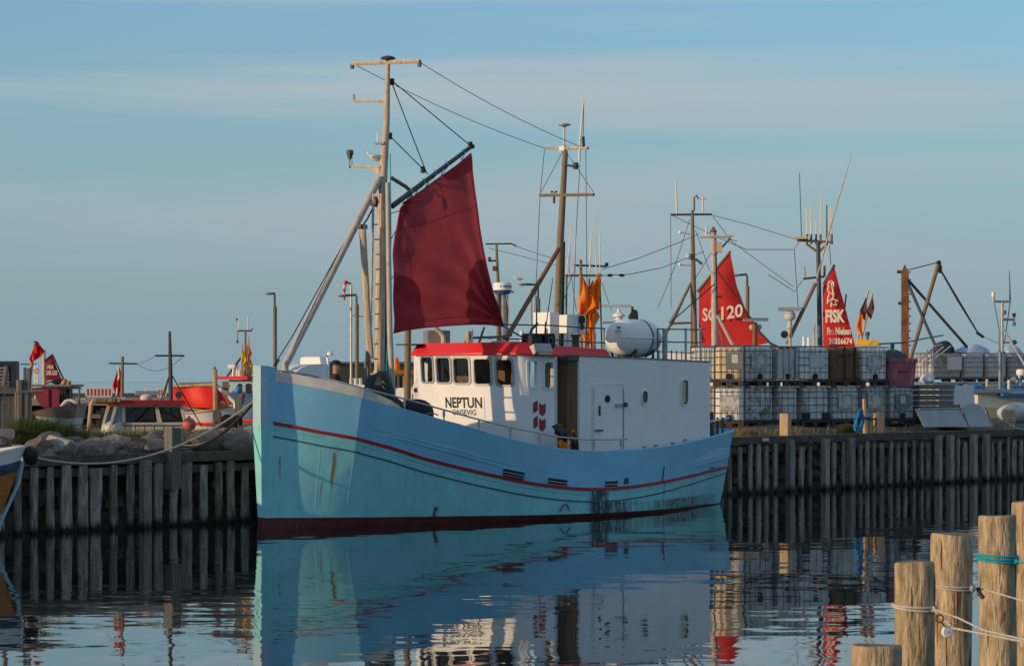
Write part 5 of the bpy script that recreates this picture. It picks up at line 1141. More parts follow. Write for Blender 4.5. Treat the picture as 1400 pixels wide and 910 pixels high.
# ---- small cabin boat with dark red roof
CBF = Frame(200, 61.5, 14); cbt = CBF.thing('cabin_boat', 'small cream cabin boat with dark red roof and radar moored behind the boulders', 'boat')
xa, xb = CBF.L(140, 590)[0], CBF.L(262, 590)[0]
simple_hull(cbt, xb-xa+1.6, 2.6, 1.55, 1.25, 1.3, None, x0=xa-.6, bands=[('boot_top', M['darkred'], 0, .3), ('hull', M['cream'], .3, 1.0)], flip=True, stripe_m=M['cream'])
zz_ = lambda py, o=0: CBF.L(200, py, o)[2]
# cabin as raked frame: lower body and pillars round glass
yb = 1.0
def cab(px, py, y): return CBF.L(px, py, yb) if y < 0 else (lambda p: (p[0], yb, p[2]))(CBF.L(px, py, yb))
lowp = [(146, 594), (150, 582.5), (160, 577.5), (253, 577), (257, 594)]
q = MB(); q.prism([cab(px, py, -1) for px, py in lowp], [cab(px, py, 1) for px, py in lowp]); cabn = q.build('cabin', M['cream'], cbt)
for pts in ([(149, 584), (152, 583), (161.5, 554), (157, 554)], [(166.5, 583), (172, 583), (171, 554), (167.5, 554)], [(216, 582), (223, 582), (216, 554), (212, 554)], [(171, 582), (216, 582), (216, 579), (171, 579)], [(157, 556), (247, 556), (247, 553), (157, 553)], [(252, 580), (257, 579), (249, 553), (245, 553)]):
    for sd in (-1, 1): q = MB(); q.prism([cab(px, py, sd) for px, py in pts], [(lambda p: (p[0], p[1]-sd*.06, p[2]))(cab(px, py, sd)) for px, py in pts]); q.build('pillar', M['cream'], cabn)
for pts, m in (([(152, 582), (166, 582.5), (167, 556), (161, 556)], 'skyglass'), ([(172, 580), (214, 580), (211, 556), (172, 556)], 'glass'), ([(223, 580), (252, 580), (245, 556), (217, 556)], 'glass')):
    for sd in (-1, 1):
        q = MB(); P_ = [cab(px, py, sd) for px, py in pts]; q.add([(p[0], p[1]-sd*.03, p[2]) for p in P_], [tuple(range(len(P_)))]); q.build('pane', M[m], cabn)
q = MB(); a, b = CBF.L(158, 590, 0), CBF.L(250, 556, 0); q.b2((a[0]+.15, -.9, a[2]), (b[0]-.1, .9, a[2]+.6)); q.build('cabin_interior', M['dark'], cabn)
q = MB(); a, b = CBF.L(172, 576, .2), CBF.L(185, 558, .2); q.b2((a[0], -.25, a[2]), (b[0], -.2, b[2])); q.build('chart_board', M['paper'], cabn)
q = MB(); q.blob(CBF.L(206, 572, .2), (.45, .35, .75), 6, .12, 10, 8); q.build('helm_seat', M['black'], cabn, smooth=True)
for (y0, y1, d0, d1) in ((-1.16, 1.16, 547.5, 553.5),):
    lp = [(149, 553.5), (149, 549.2), (152, 547.6), (162, 546.6), (252, 547), (254, 551), (252, 553.5)]; P_ = [CBF.L(px, py, 1.16) for px, py in lp]; q = MB(); q.prism(P_, [(p[0], 1.16, p[2]) for p in P_]); q.build('roof', M['darkred'], cabn)
pole(CBF, cbt, [(121, 592, 1.2), (124.5, 552, 1.2), (128, 546.5, 1.2), (165, 546.5, .9)], .05, 'post', nm='gantry'); pole(CBF, cbt, [(130, 549.5, 1.2), (160, 550, 1.1)], .045, 'orangep', nm='gantry_rail')
for i in range(8): 
    c = CBF.L(131+i*4.2, 547, 1.22); q = MB(); q.box((c[0], c[1], c[2]), (.12, .05, .07)); q.build('rail_clip', M['post'], cbt)
rd = MB(); c = CBF.L(200, 545, .3); rd.lathe([(.06, -.10), (.11, -.05), (.15, .0), (.15, .06), (.11, .10), (.03, .12), (.02, .22), (.01, .225)], c, 16); rdo = rd.build('radar_dome', M['cream'], cbt, smooth=True)
q = MB(); a, b = CBF.L(185, 540, .3), CBF.L(219, 534, .3); q.b2((a[0], -.36, a[2]), (b[0], -.24, b[2])); q.build('radar_scanner', M['alu'], rdo)
q = MB(); q.lathe([(.02, -.16), (.06, -.15), (.075, .10), (.04, .14)], CBF.L(165, 546.5, .4), 12, 'X'); q.build('horn', M['steel'], cbt, smooth=True)
c = CBF.L(244, 539.5, .7); q = MB(); q.tube([(c[0], c[1], c[2]-.16), (c[0], c[1], c[2]-.06)], .02, 6); q.lathe([(.055, -.07), (.085, .05), (.085, .07)], c, 12, 'Y'); sl_ = q.build('searchlight', M['dsteel'], cbt)
q = MB(); q.lathe([(.05, -.08), (.05, -.072)], c, 12, 'Y'); q.build('lens', M['skyglass'], sl_)
for px in (172, 185, 198, 211, 224, 237, 250): pole(CBF, cbt, [(px, 591, 1.25), (px, 581.5, 1.25)], .016, 'dsteel', nm='rail_stanchion', n=5)
pole(CBF, cbt, [(170, 581.5, 1.25), (252, 581.5, 1.25)], .018, 'dsteel', nm='rail', n=5)
# its two masts
m1 = pole(CBF, cbt, [(167, 548, 0), (167.5, 487, 0)], [.042, .035], 'mastbrown'); pole(CBF, m1, [(149, 496.5, 0), (187, 497, 0)], .02, 'dsteel', nm='crosstree')
m2 = pole(CBF, cbt, [(234, 590, .6), (233, 505, .6), (232, 453, .6)], [.06, .05, .032], 'dsteel'); pole(CBF, m2, [(212, 486, .6), (252, 486, .6)], .022, 'dsteel', nm='crosstree')
for pts in ([(231.5, 512), (216, 560)], [(234, 511), (276, 583)], [(231.5, 512), (220, 560), (213, 581)]): q = MB(); q.tube([CBF.L(p[0], p[1], .6) for p in pts], .014, 5); q.build('stay', M['line'], m2)
q = MB(); q.tube(sag(CBF.L(187, 497, 0), CBF.L(212, 487, .6), .02, 8), .007, 4); q.tube(sag(CBF.L(187, 497, 0), CBF.L(250, 487, .6), .25, 8), .007, 4); q.build('antenna_wire', M['wire'], m2)
DF = Frame(161, 61.7, 14); df = DF.thing('danish_flag', 'limp red and white flag hanging below the crosstree of the cabin boat mast', 'flag')
q = MB(); flagcloth(q, DF.L(162, 502, .1), .17, .68, 3); flagcloth(q, DF.L(160.5, 506, .1), .15, .60, 9); q.build('cloth', M['redflag'], df, smooth=True)
q = MB(); q.tube([DF.L(161.5, 500, .2), DF.L(162.5, 515, .24), DF.L(161.3, 520, .24)], [.012, .022, .012], 5); q.tube([DF.L(160, 530, .2), DF.L(159, 541, .2)], [.018, .012], 5); q.build('white_cross', M['textw'], df)
# pink ball buoy on its rail
BU = Frame(258, 60.2, 14); q = MB(); c = W(258.5, 580, 60.0); q.lathe([(.02, -.168)]+[(.165*math.cos(R(a)), .165*math.sin(R(a))) for a in range(-75, 80, 15)]+[(.03, .17), (.03, .20), (.01, .205)], c, 18)
q.build('ball_buoy', M['pinkbuoy'], smooth=True, label='faded pink ball buoy between the cabin boat and the net winch', cat='buoy')

# ---- white boat with red tarpaulin
RF_ = Frame(205, 72, -12); rb = RF_.thing('fishing_boat', 'white fishing boat with bright red tarpaulin left of the blue cutter bow', 'fishing boat')
LR = RF_.L
xa, xb = LR(196, 570)[0], LR(372, 570)[0]
simple_hull(rb, xb-xa, 3.4, 2.62, 2.10, 2.35, None, x0=xa, bands=[('boot_top', M['darkred'], 0, .2), ('hull', M['bwhite'], .2, 1.0)], flip=True, stripe_m=M['beige'])
for sd in (1,):
    q = MB(); n_ = 10; pts = [(208, 575.5), (240, 577), (280, 579.5), (320, 577), (352, 574)]; P_ = [LR(px, py, 1.72) for px, py in pts]; q.tube([(p[0], p[1]+.03, p[2]) for p in P_], .045, 6); q.build('red_stripe', M['tarp'], rb)
q = MB(); q.grid(lambda u, v: Vector(LR(235+57.5*u, 557.5-1.2*(1-u)-(29.5-1.2*(1-u))*v, 1.78))+Vector((0, -.04*math.sin(u*9+v*2)-.03*math.sin(v*5), 0)), 20, 8); q.build('tarpaulin', M['tarp'], rb, smooth=True)
q = MB(); q.grid(lambda u, v: Vector(LR(296+28*u, 556-(32-16*u)*v, -.6)), 4, 4); q.build('tarpaulin', M['darkred'], rb)
for pts, r_, m, nm in (([(235, 528, 1.8), (292, 525.5, 1.8)], .04, 'post', 'awning_beam'), ([(245, 524.5, 1.2), (292, 523.5, 1.2)], .03, 'greypost', 'awning_beam'), ([(294.5, 560, 1.82), (294, 505, 1.82)], .065, 'post', 'bow_post'), ([(291, 503, 1.8), (294, 503, 1.82)], .05, 'post', 'post_head'), ([(297, 528, 1.6), (322, 551, 1.6)], .05, 'bwhite', 'white_davit'), ([(321.5, 550, 1.6), (321.5, 558, 1.6)], .05, 'bwhite', 'davit_foot'), ([(294, 556, 1.6), (320, 554, 1.6)], .03, 'post', 'rail'), ([(297, 531, 1.2), (309, 552, 1.2)], .025, 'tarp', 'red_hose')):
    pole(RF_, rb, pts, r_, m, nm=nm)
q = MB(); q.blob(LR(304, 551, 1.55), (.16, .14, .12), 4, .15, 10, 7); q.build('yellow_float', M['yellowp'], rb, smooth=True)
a, b = LR(313, 566, .9), LR(352, 519, .9); q = MB(); q.b2((a[0], -.9, 1.6), (b[0], 1.0, b[2])); whr = q.build('wheelhouse', M['ltblue'], rb)
for px0, px1 in ((325, 332), (336, 345)): pane_on(RF_, whr, px0, 524, px1, 538, .9)
a, b = LR(294, 518.5, 1.15), LR(356, 514, 1.15); q = MB(); q.b2((a[0], -1.15, a[2]), (b[0], 1.15, b[2])); q.build('roof', M['tarp'], rb)
q = MB(); a, b = LR(300, 534, .85), LR(320, 521, .85); q.b2((a[0], -.6, a[2]), (b[0], .6, b[2])); q.build('lattice_rack', M['greypost'], rb)
ms = pole(RF_, rb, [(335.5, 560, .2), (335.5, 452, .2)], [.045, .03], 'mastbrown'); pole(RF_, ms, [(325.5, 452, .2), (344, 452, .2), (345, 449, .2)], .025, 'dsteel', nm='crosstree')
for px, y0 in ((327, 432), (338.7, 433)): pole(RF_, ms, [(px, 452, .2), (px, y0, .2)], .018, 'textw', nm='whip_antenna', n=5)
pole(RF_, ms, [(325, 452, .2), (324.5, 467, .2)], .01, 'wire', nm='lamp_cable', n=4); q = MB(); q.lathe([(.035, 0), (.035, .08)], LR(324.5, 469, .2), 8); q.lathe([(.03, 0), (.03, .06)], LR(323.8, 438, .2), 8); q.build('hanging_lamp', M['rustpole'], ms)
pole(RF_, rb, [(310, 515, .3), (333, 484, .3)], .03, 'line', nm='stay')
q = MB(); a, b = LR(313, 503, .4), LR(322, 498, .4); q.b2((a[0], -.5, a[2]), (b[0], -.2, b[2])); q.build('radar_scanner', M['bwhite'], rb); pole(RF_, rb, [(319.5, 516, .4), (320, 502, .4)], .05, 'steel', nm='radar_post')
for px in (324, 327.5): pole(RF_, rb, [(px, 516, .4), (px, 506, .4)], .04, 'bwhite', nm='vent_pipe')
for i, (px, y0, m, s_) in enumerate(((330.8, 477, 'yellow', .95), (334.3, 475, 'orange', 1.0), (340, 466.5, 'orange', .9), (338.2, 481, 'orange', .8), (339.5, 483, 'yellow', .7), (342, 491, 'yellow', 1.0), (333.5, 496, 'orange', .8), (341, 505, 'yellow', .6))):
    fx = Frame(px, 71.0+.1*i, 0); t_ = fx.thing('marker_flag', '', 'marker flag', 'yellow and orange marker flags at the wheelhouse of the white boat')
    t_['label'] = {'yellow': 'yellow net marker flag bunched beside the mast of the white boat', 'orange': 'orange net marker flag bunched beside the mast of the white boat'}[m]
    q = MB(); c = fx.L(px, y0, 0); q.tube([(c[0]+.02, 0, 2.6), (c[0], 0, c[2]+.15)], .02, 5); q.build('staff', M['post'], t_)
    q = MB(); flagcloth(q, (c[0], 0, c[2]), .15, .52*s_, i+3); q.build('cloth', M[m], t_, smooth=True)
for px, py, m, s_, lab in ((326, 533, 'bluepaint', .20, 'bright blue plastic barrel behind the bow of the blue cutter'), (331, 541, 'rustpole', .17, 'rusty orange float hanging behind the bow of the blue cutter'), (331, 548, 'bluepaint', .13, 'small blue float low behind the bow of the blue cutter')):
    c = W(px, py, 69.6); q = MB(); h = s_*.5; q.lathe([(.3*s_, -h), (.46*s_, -h*.8), (.5*s_, 0), (.46*s_, h*.8), (.3*s_, h)], c, 14, rot=Matrix.Rotation(.3, 3, 'Y')); q.build('barrel' if s_ > .18 else 'float', M[m], smooth=True, label=lab, cat='barrel' if s_ > .18 else 'float')

# ---- net winches and mooring post on the left mole
NW = Frame(300, 57.6, 10); nw = NW.thing('net_winch', 'weathered wooden net winch with round drum in front of the white boat', 'winch')
q = MB(); a, b = NW.L(291, 590, 0), NW.L(303, 559, 0); lp = rrect(a[0], b[0], 1.7, b[2], .10); q.prism([(x, -.05, z) for x, z in lp], [(x, .05, z) for x, z in lp]); q.build('frame_plate', M['greypost'], nw)
q = MB(); c = NW.L(297, 577, .07); q.lathe([(.105, -.02), (.105, .02)], c, 18, 'Y'); q.lathe([(.05, -.05), (.05, .02)], c, 14, 'Y'); q.build('flange', M['mastbrown'], nw)
NB = Frame(316, 57.4, 10); nb2 = NB.thing('net_drum', 'black net drum with round flanges in front of the white boat', 'drum')
for px, r_, y in ((311, .135, -.1), (322.5, .125, .1)):
    c = NB.L(px, 575.5, -y); q = MB(); q.lathe([(r_, -.16), (r_*1.15, -.14), (r_*1.15, -.11), (r_*.8, -.1), (r_*.8, .1), (r_*1.15, .11), (r_*1.15, .14)], c, 18, 'Y'); q.build('drum', M['black'], nb2, smooth=True)
    q = MB(); q.lathe([(r_*.5, -.18), (r_*.55, -.15)], c, 14, 'Y'); q.build('hub', M['dsteel'], nb2)
for pts in ([(318, 590), (324, 570)], [(330, 592), (322, 570)], [(312, 590), (314, 578)]): pole(NB, nb2, pts, .02, 'greypost', off=.2, nm='leg')
PF = Frame(324, 58.6, 0); q = MB(); a, b = PF.L(321, 590, 0), PF.L(330, 541, 0); q.b2((PF.o.x+a[0], 58.6, 1.5), (PF.o.x+b[0], 58.78, b[2])); q.build('timber_post', M['greypost'], label='square dark timber post behind the net drum', cat='post')
BP = Frame(237, 52.75, QA); bp = BP.thing('mooring_post', 'square grey mooring post on the quay edge among the boulders', 'mooring post')
a, b = BP.L(227.5, 620, 0), BP.L(247, 581.5, 0); w_ = .20; q = MB(); q.box((0, .02, 1.4), (.25, .25, 1.26)); q.build('post', M['greypost'], bp)
# ---- mooring lines
def rope(nm, pts, r_, m, lab): q = MB(); q.tube(pts, r_, 6); return q.build(nm, M[m], smooth=True, label=lab, cat='mooring rope')
bow = NF.world((.1, .25, 2.62))
rope('mooring_rope', sag(bow, W(35, 621.5, 48.6), .60, 24), .019, 'rope', 'long pale mooring rope sagging from the cutter bow to the orange boat')
rope('mooring_rope', sag(bow, BP.world((0, -.2, 1.58)), .24, 16), .030, 'black', 'thick dark mooring rope from the cutter bow to the square post')
rope('mooring_rope', sag(bow+Vector((0, 0, .05)), BP.world((.05, -.2, 1.68)), .30, 16), .016, 'greyrope', 'thin grey mooring rope running beside the thick dark one')
mb = MB(); mb.tube([W(212, 626, 52.2), W(229, 612, 52.3)], .04, 6)

# ================================================================== middle background
TPf = Frame(557, 60.2, 0); q = MB(); a = TPf.L(557.5, 400, 0); q.tube([(TPf.o.x-.02, 60.2, 1.4), (TPf.o.x, 60.2, 2.6), (TPf.o.x+.02, 60.2, a[2])], [.09, .085, .075], 10); q.build('timber_post', M['mastbrown'], smooth=True, label='brown round timber post standing behind the foot of the maroon sail', cat='post')
# standing man behind the hood
def man():
    t = thing('person', 'standing man in dark jacket and dark cap behind the white hood of the foredeck', 'person', (0, 0, 0))
    base = qw(458, 1.5, 1.63); t.location = base; t.rotation_euler = (0, 0, R(20))
    V = [(0, 0, .95), (0, 0, 1.12), (0, 0, 1.35), (.02, 0, 1.50), (.03, 0, 1.60), (.035, 0, 1.70), (.02, 0, 1.78),
         (0, .19, 1.42), (.02, .25, 1.15), (.10, .22, .90), (.12, .21, .80), (0, -.19, 1.42), (.02, -.25, 1.15), (.10, -.22, .90), (.12, -.21, .80),
         (0, .10, .88), (.02, .11, .48), (0, .11, .08), (.14, .12, .04), (0, -.10, .88), (.03, -.11, .48), (0, -.11, .08), (.14, -.12, .04)]
    Ed = [(0, 1), (1, 2), (2, 3), (3, 4), (4, 5), (5, 6), (2, 7), (7, 8), (8, 9), (9, 10), (2, 11), (11, 12), (12, 13), (13, 14), (0, 15), (15, 16), (16, 17), (17, 18), (0, 19), (19, 20), (20, 21), (21, 22)]
    rad = [.15, .15, .17, .07, .085, .095, .06, .08, .055, .045, .04, .08, .055, .045, .04, .10, .07, .05, .04, .10, .07, .05, .04]
    me = bpy.data.meshes.new('body'); me.from_pydata(V, Ed, []); o = bpy.data.objects.new('body', me); C.objects.link(o); o.parent = t
    sk = o.modifiers.new('skin', 'SKIN'); o.modifiers.new('sub', 'SUBSURF').render_levels = 2
    for i, r_ in enumerate(rad): me.skin_vertices[0].data[i].radius = (r_, r_)
    me.skin_vertices[0].data[0].use_root = True
    m = mat('dark_jacket_and_skin', (.02, .022, .03), .8, .2, 8); n = m.node_tree.nodes; g = n.new('ShaderNodeTexCoord'); s = n.new('ShaderNodeSeparateXYZ'); m.node_tree.links.new(g.outputs['Object'], s.inputs[0])
    r_ = n.new('ShaderNodeMath'); r_.operation = 'GREATER_THAN'; r_.inputs[1].default_value = 1.53; m.node_tree.links.new(s.outputs[2], r_.inputs[0])
    x = n.new('ShaderNodeMixRGB'); x.inputs[2].default_value = (.40, .22, .15, 1); b = n['Principled BSDF']; src = b.inputs['Base Color'].links[0].from_socket
    m.node_tree.links.new(r_.outputs[0], x.inputs[0]); m.node_tree.links.new(src, x.inputs[1]); m.node_tree.links.new(x.outputs[0], b.inputs['Base Color']); me.materials.append(m)
    q = MB(); q.blob((.02, 0, 1.765), (.25, .22, .16), 1, .01, 14, 8, flat=-.03); q.box((.16, 0, 1.745), (.14, .16, .015)); q.build('cap', M['cap'], t, smooth=True)
    q = MB(); q.tube([(.13, 0, 1.70), (.155, 0, 1.67)], [.01, .018], 6); q.build('nose', M['skin'], t)
man()
def lamp(px, Y, ytop, ybase, xhead, yhead, lab, ptop, m='mastbrown', group='street lamps on the quays behind'):
    f = Frame(px, Y, 0); t = f.thing('street_lamp', lab, 'street lamp', group)
    pole(f, t, [(px, ybase), (px, ptop)], .085*Y/110, m, nm='post'); pole(f, t, [(px-.3, ptop+20), (px-.6, ytop+4), (px-1.2, ytop+1), (xhead+(3 if xhead < px else -3), yhead)], .05*Y/110, 'dsteel', nm='arm')
    c = f.L(xhead, yhead, 0); h = .085*Y/110; q = MB(); q.blob(c, (12*Y/FPX, .5, h*1.6), 2, .02, 12, 8); q.build('lamp_head', M['steel'], t, smooth=True); return f, t
lamp(376, 118, 400, 512, 367.5, 401, 'street lamp with flat head left of the tripod leg of the cutter', 419)
f1, t1 = lamp(488, 110, 402, 560, 467, 404, 'street lamp with long flat head beside the windsock', 416)
WS = Frame(477, 120, 0); wsk = WS.thing('windsock', 'orange and white windsock on a thin mast left of the ladder', 'windsock')
pole(WS, wsk, [(480, 560), (480, 389)], .055, 'steel', nm='mast'); pole(WS, wsk, [(471, 384), (480, 388.5)], .05, 'dsteel', nm='arm')
for i in range(5):
    c = [WS.L(472.5-1.8*min(i, 2)*.5, 384+i*5.2, 0), WS.L(472.5-1.8*min(i+1, 2)*.5, 384+(i+1)*5.2, 0)]; q = MB(); q.tube(c, [.085-.006*i, .08-.006*i], 10); q.build('sock_band', M['tarp'] if i % 2 == 0 else M['paper'], wsk, smooth=True)
for xx in ((483, 432, 497.5, 433),): pole(WS, wsk, [(480, 431), (500, 433)], .03, 'steel', nm='arm')
f2, t2 = lamp(736, 105, 388, 500, 714, 388.5, 'street lamp with a gull on its head right of the maroon sail', 408)
gull(f2.world(f2.L(708, 386.3, 0)), R(175), 'pale gull sitting on the street lamp head', .7)
lamp(1022, 112, 374, 500, 1006, 376, 'street lamp behind the red sail with white numbers', 391)
LF_ = Frame(447, 121, 0); sml = LF_.thing('street_lamp', 'small rounded street lamp above the white companion hood', 'street lamp', 'street lamps on the quays behind')
pole(LF_, sml, [(447, 520), (447.3, 485), (448.5, 482.5), (451, 482)], .05, 'dsteel', nm='post'); q = MB(); q.lathe([(.03, .16), (.12, .12), (.17, 0), (.17, -.04), (.12, -.05)], LF_.L(451.3, 484.5, 0), 12); q.build('lamp_head', M['bwhite'], sml, smooth=True)

# ---- boat with orange wheelhouse top and white launch between mast and wheelhouse
OB = Frame(560, 76, 20); obt = OB.thing('fishing_boat', 'small boat with orange cabin roof and copper funnel seen behind the foremast', 'fishing boat')
a_ = OB.L(500, 560)[0]; simple_hull(obt, 7.5, 2.8, 2.0, 1.5, 1.6, None, x0=a_, bands=[('boot_top', M['darkred'], 0, .3), ('hull', M['bwhite'], .3, 1.0)])
a, b = OB.L(538, 560, .7), OB.L(575, 511, .7); q = MB(); q.b2((a[0], -.7, 1.3), (b[0], .9, b[2])); w1 = q.build('wheelhouse', M['beige'], obt)
for px0, px1 in ((540, 543), (545.5, 550.5), (563.5, 567)): pane_on(OB, w1, px0, 513.5, px1, 530, .7, r=.03)
a, b = OB.L(536, 511, .85), OB.L(577, 505.8, .85); q = MB(); q.b2((a[0], -.85, a[2]), (b[0], 1.05, b[2])); q.build('roof', M['orangep'], obt)
pole(OB, obt, [(541.5, 507, .3), (541.5, 497, .3), (541, 489, .3)], [.12, .105, .075], 'orangep', nm='funnel', n=12)
WL = Frame(560, 71, -10); wl = WL.thing('white_launch', 'white launch cabin with small windows seen left of the wheelhouse', 'boat')
a_ = WL.L(440, 560)[0]; b_ = WL.L(600, 560)[0]; simple_hull(wl, b_-a_, 2.6, 1.75, 1.45, 1.5, None, x0=a_, bands=[('boot_top', M['darkred'], 0, .3), ('hull', M['bwhite'], .3, 1.0)])
for px0, px1, py0, hb_ in ((565, 592, 522, 1.0), (541, 563, 530, .95), (470, 504, 526, .95)):
    a, b = WL.L(px0, 560, hb_), WL.L(px1, py0, hb_); q = MB(); lp = rrect(a[0], b[0], 1.2, b[2], .08); q.prism([(x, -hb_, z) for x, z in lp], [(x, hb_, z) for x, z in lp]); w2 = q.build('cabin', M['bwhite'], wl)
    if px0 == 565:
        for c0, c1_ in ((566, 571), (573.5, 579)): pane_on(WL, w2, c0, 530, c1_, 536.5, hb_, r=.04)
    if px0 == 470: pane_on(WL, w2, 478, 531, 486, 537, hb_, r=.04)
for px in (480, 487): q = MB(); q.tube([WL.L(px, 526, .5), WL.L(px, 517.5, .5), WL.L(px+6, 517.5, .5), WL.L(px+6, 526, .5)], .05, 6); q.build('gantry', M['cream'], wl)

# ---- boat with radar pole and grey-mauve casing behind the red roof
RB = Frame(690, 74, 15); rbt = RB.thing('radar_boat', 'boat with round radar on a steel pole just right of the maroon sail', 'fishing boat')
a_ = RB.L(560, 560)[0]; simple_hull(rbt, 9, 3, 2.0, 1.6, 1.7, None, x0=a_, bands=[('boot_top', M['darkred'], 0, .3), ('hull', M['bwhite'], .3, 1.0)])
a, b = RB.L(585, 520, .9), RB.L(740, 478, .9); q = MB(); q.b2((a[0], -.9, 1.4), (b[0], .9, b[2])); q.build('wheelhouse', M['bwhite'], rbt)
pole(RB, rbt, [(687, 480, 0), (687, 402, 0)], .098, 'steel', nm='radar_pole'); pole(RB, rbt, [(694, 480, -.2), (693, 404, -.2)], .045, 'dsteel', nm='radar_pole')
c = RB.L(687, 395, 0); q = MB(); q.lathe([(.10, -.17), (.20, -.15), (.26, -.07), (.265, -.04)], c, 20); q.build('radar_base', M['radarblue'], rbt, smooth=True)
q = MB(); q.lathe([(.268, -.035), (.268, .15), (.25, .18), (.02, .19)], c, 20); q.build('radar_dome', M['bwhite'], rbt, smooth=True)
q = MB(); zc = c[2]+.07
for i in range(10):
    for j, h_ in ((0, .028),): 
        t_ = R(-118+9*i); 
        if i in (1,): continue
        q.add([(c[0]+.272*math.cos(t_), c[1]+.272*math.sin(t_), zc-h_), (c[0]+.272*math.cos(t_+.10), c[1]+.272*math.sin(t_+.10), zc-h_), (c[0]+.272*math.cos(t_+.10), c[1]+.272*math.sin(t_+.10), zc+h_), (c[0]+.272*math.cos(t_), c[1]+.272*math.sin(t_), zc+h_)], [(0, 1, 2, 3)])
q.build('lettering', M['radarblue'], rbt)
m_ = pole(RB, rbt, [(681, 480, .05), (681, 386, .05), (678.5, 333, .05)], [.05, .05, .035], 'mastbrown'); pole(RB, m_, [(664, 333.5, .05), (699, 333, .05), (706, 336.5, .05)], .022, 'dsteel', nm='crosstree')
pole(RB, m_, [(668, 357, .05), (679, 356, .05)], .025, 'dsteel', nm='lamp_arm'); q = MB(); q.lathe([(.05, 0), (.05, .12)], RB.L(669, 357, .05), 8); q.box(RB.L(676, 367, .05), (.10, .1, .14)); q.build('lamp', M['rustpole'], m_)
for pts in ([(706, 337), (745, 350), (765, 356)], [(668, 339), (720, 352), (765, 364)]): q = MB(); q.tube([RB.L(p[0], p[1], .05) for p in pts], .008, 4); q.build('antenna_wire', M['wire'], m_)
q = MB(); q.tube([RB.L(693, 405, .1), RB.L(696, 425, .1), RB.L(694.5, 450, .1)], .015, 5); q.build('cable', M['rope'], rbt)
q = MB(); q.box(RB.L(698, 399, .1), (.18, .1, .06)); q.build('horn', M['mast'], rbt)
a, b = RB.L(585, 475, .3), RB.L(615.5, 449, .3); q = MB(); q.b2((a[0], -.3, a[2]), (b[0], .3, b[2]-.05)); q.build('casing', M['mauve'], rbt)
q = MB(); q.tube([RB.L(594, 447.5, .35), RB.L(601, 453, .35), RB.L(606, 460, .35), RB.L(606.5, 475, .35)], .07, 8); q.build('exhaust_pipe', M['mast'], rbt, smooth=True)
for px, y0, y1, r_, m in ((726, 395, 478, .035, 'steel'), (713, 452, 478, .055, 'bwhite'), (640, 452, 478, .06, 'post'), (645, 450, 478, .04, 'steel')): pole(RB, rbt, [(px, y1, .4), (px, y0, .4)], r_, m, nm='pipe')
for p0, p1 in (((630, 478), (645, 455)), ((652, 478), (662, 447)), ((640, 462), (690, 460)), ((668, 462), (700, 458))): pole(RB, rbt, [(p0[0], p0[1], .3), (p1[0], p1[1], .3)], .035, 'dsteel', nm='rail')
# wooden pile pairs seen in the gap
for px, y0, Y, lab in ((779, 440, 79, None),): pass

# ---- boat with orange marker flags and antenna rack behind the mizzen
AB = Frame(800, 75, 18); abt = AB.thing('antenna_boat', 'boat with antenna rack on a wooden mast behind the orange flags', 'fishing boat')
a_ = AB.L(700, 560)[0]; simple_hull(abt, 10, 3, 2.2, 1.7, 1.8, None, x0=a_, bands=[('boot_top', M['darkred'], 0, .3), ('hull', M['bwhite'], .3, 1.0)])
a, b = AB.L(775, 520, .9), AB.L(872, 480, .9); q = MB(); q.b2((a[0], -.9, 1.4), (b[0], .9, b[2])); q.build('wheelhouse', M['bwhite'], abt)
am = pole(AB, abt, [(795, 485, 0), (794, 355, 0)], [.055, .045], 'mastbrown'); pole(AB, am, [(773, 376.5, 0), (823, 376.5, 0)], .035, 'mastbrown', nm='crosstree'); pole(AB, am, [(783, 362.5, -.1), (829, 364, -.1)], .03, 'dsteel', nm='crosstree')
pole(AB, am, [(829.5, 364, -.1), (829.5, 359, -.1)], .05, 'black', nm='lamp', n=6)
for px0, y0, px1, y1, r_ in ((775, 374, 781, 312, .025), (778.5, 374, 779.5, 345, .015), (786, 372, 787, 308, .018), (806, 374, 809, 318, .03), (815.5, 374, 812, 290, .02), (820, 374, 820.5, 315, .022), (778, 377, 776, 366, .04), (784, 374, 784.5, 362, .035)):
    pole(AB, am, [(px0, y0, 0), (px1, y1, 0)], [r_, r_*.6], 'textw', nm='whip_antenna', n=5)
pole(AB, am, [(774.5, 378, 0), (773.5, 480, 0)], .03, 'dsteel', nm='stay_pole', n=5)
for p0, p1 in (((781, 378), (771, 410)), ((781, 378), (788, 425)), ((823, 386), (836, 425))): q = MB(); q.tube([AB.L(p0[0], p0[1], 0), AB.L(p1[0], p1[1], 0)], .009, 4); q.build('stay', M['line'], am)
for pts in ([(823, 368), (870, 354), (922, 334), (955, 320)], [(823, 376.5), (860, 375), (905, 366), (962, 344)]): q = MB(); q.tube([AB.L(p[0], p[1], -2-(p[0]-823)*.07) for p in pts], .012, 4); q.build('antenna_wire', M['line'], am)
for px in (834, 850): q = MB(); q.lathe([(.03, -.08), (.05, 0), (.03, .08)], AB.L(px, 376.3, -2), 6, 'X'); q.build('insulator', M['black'], am)
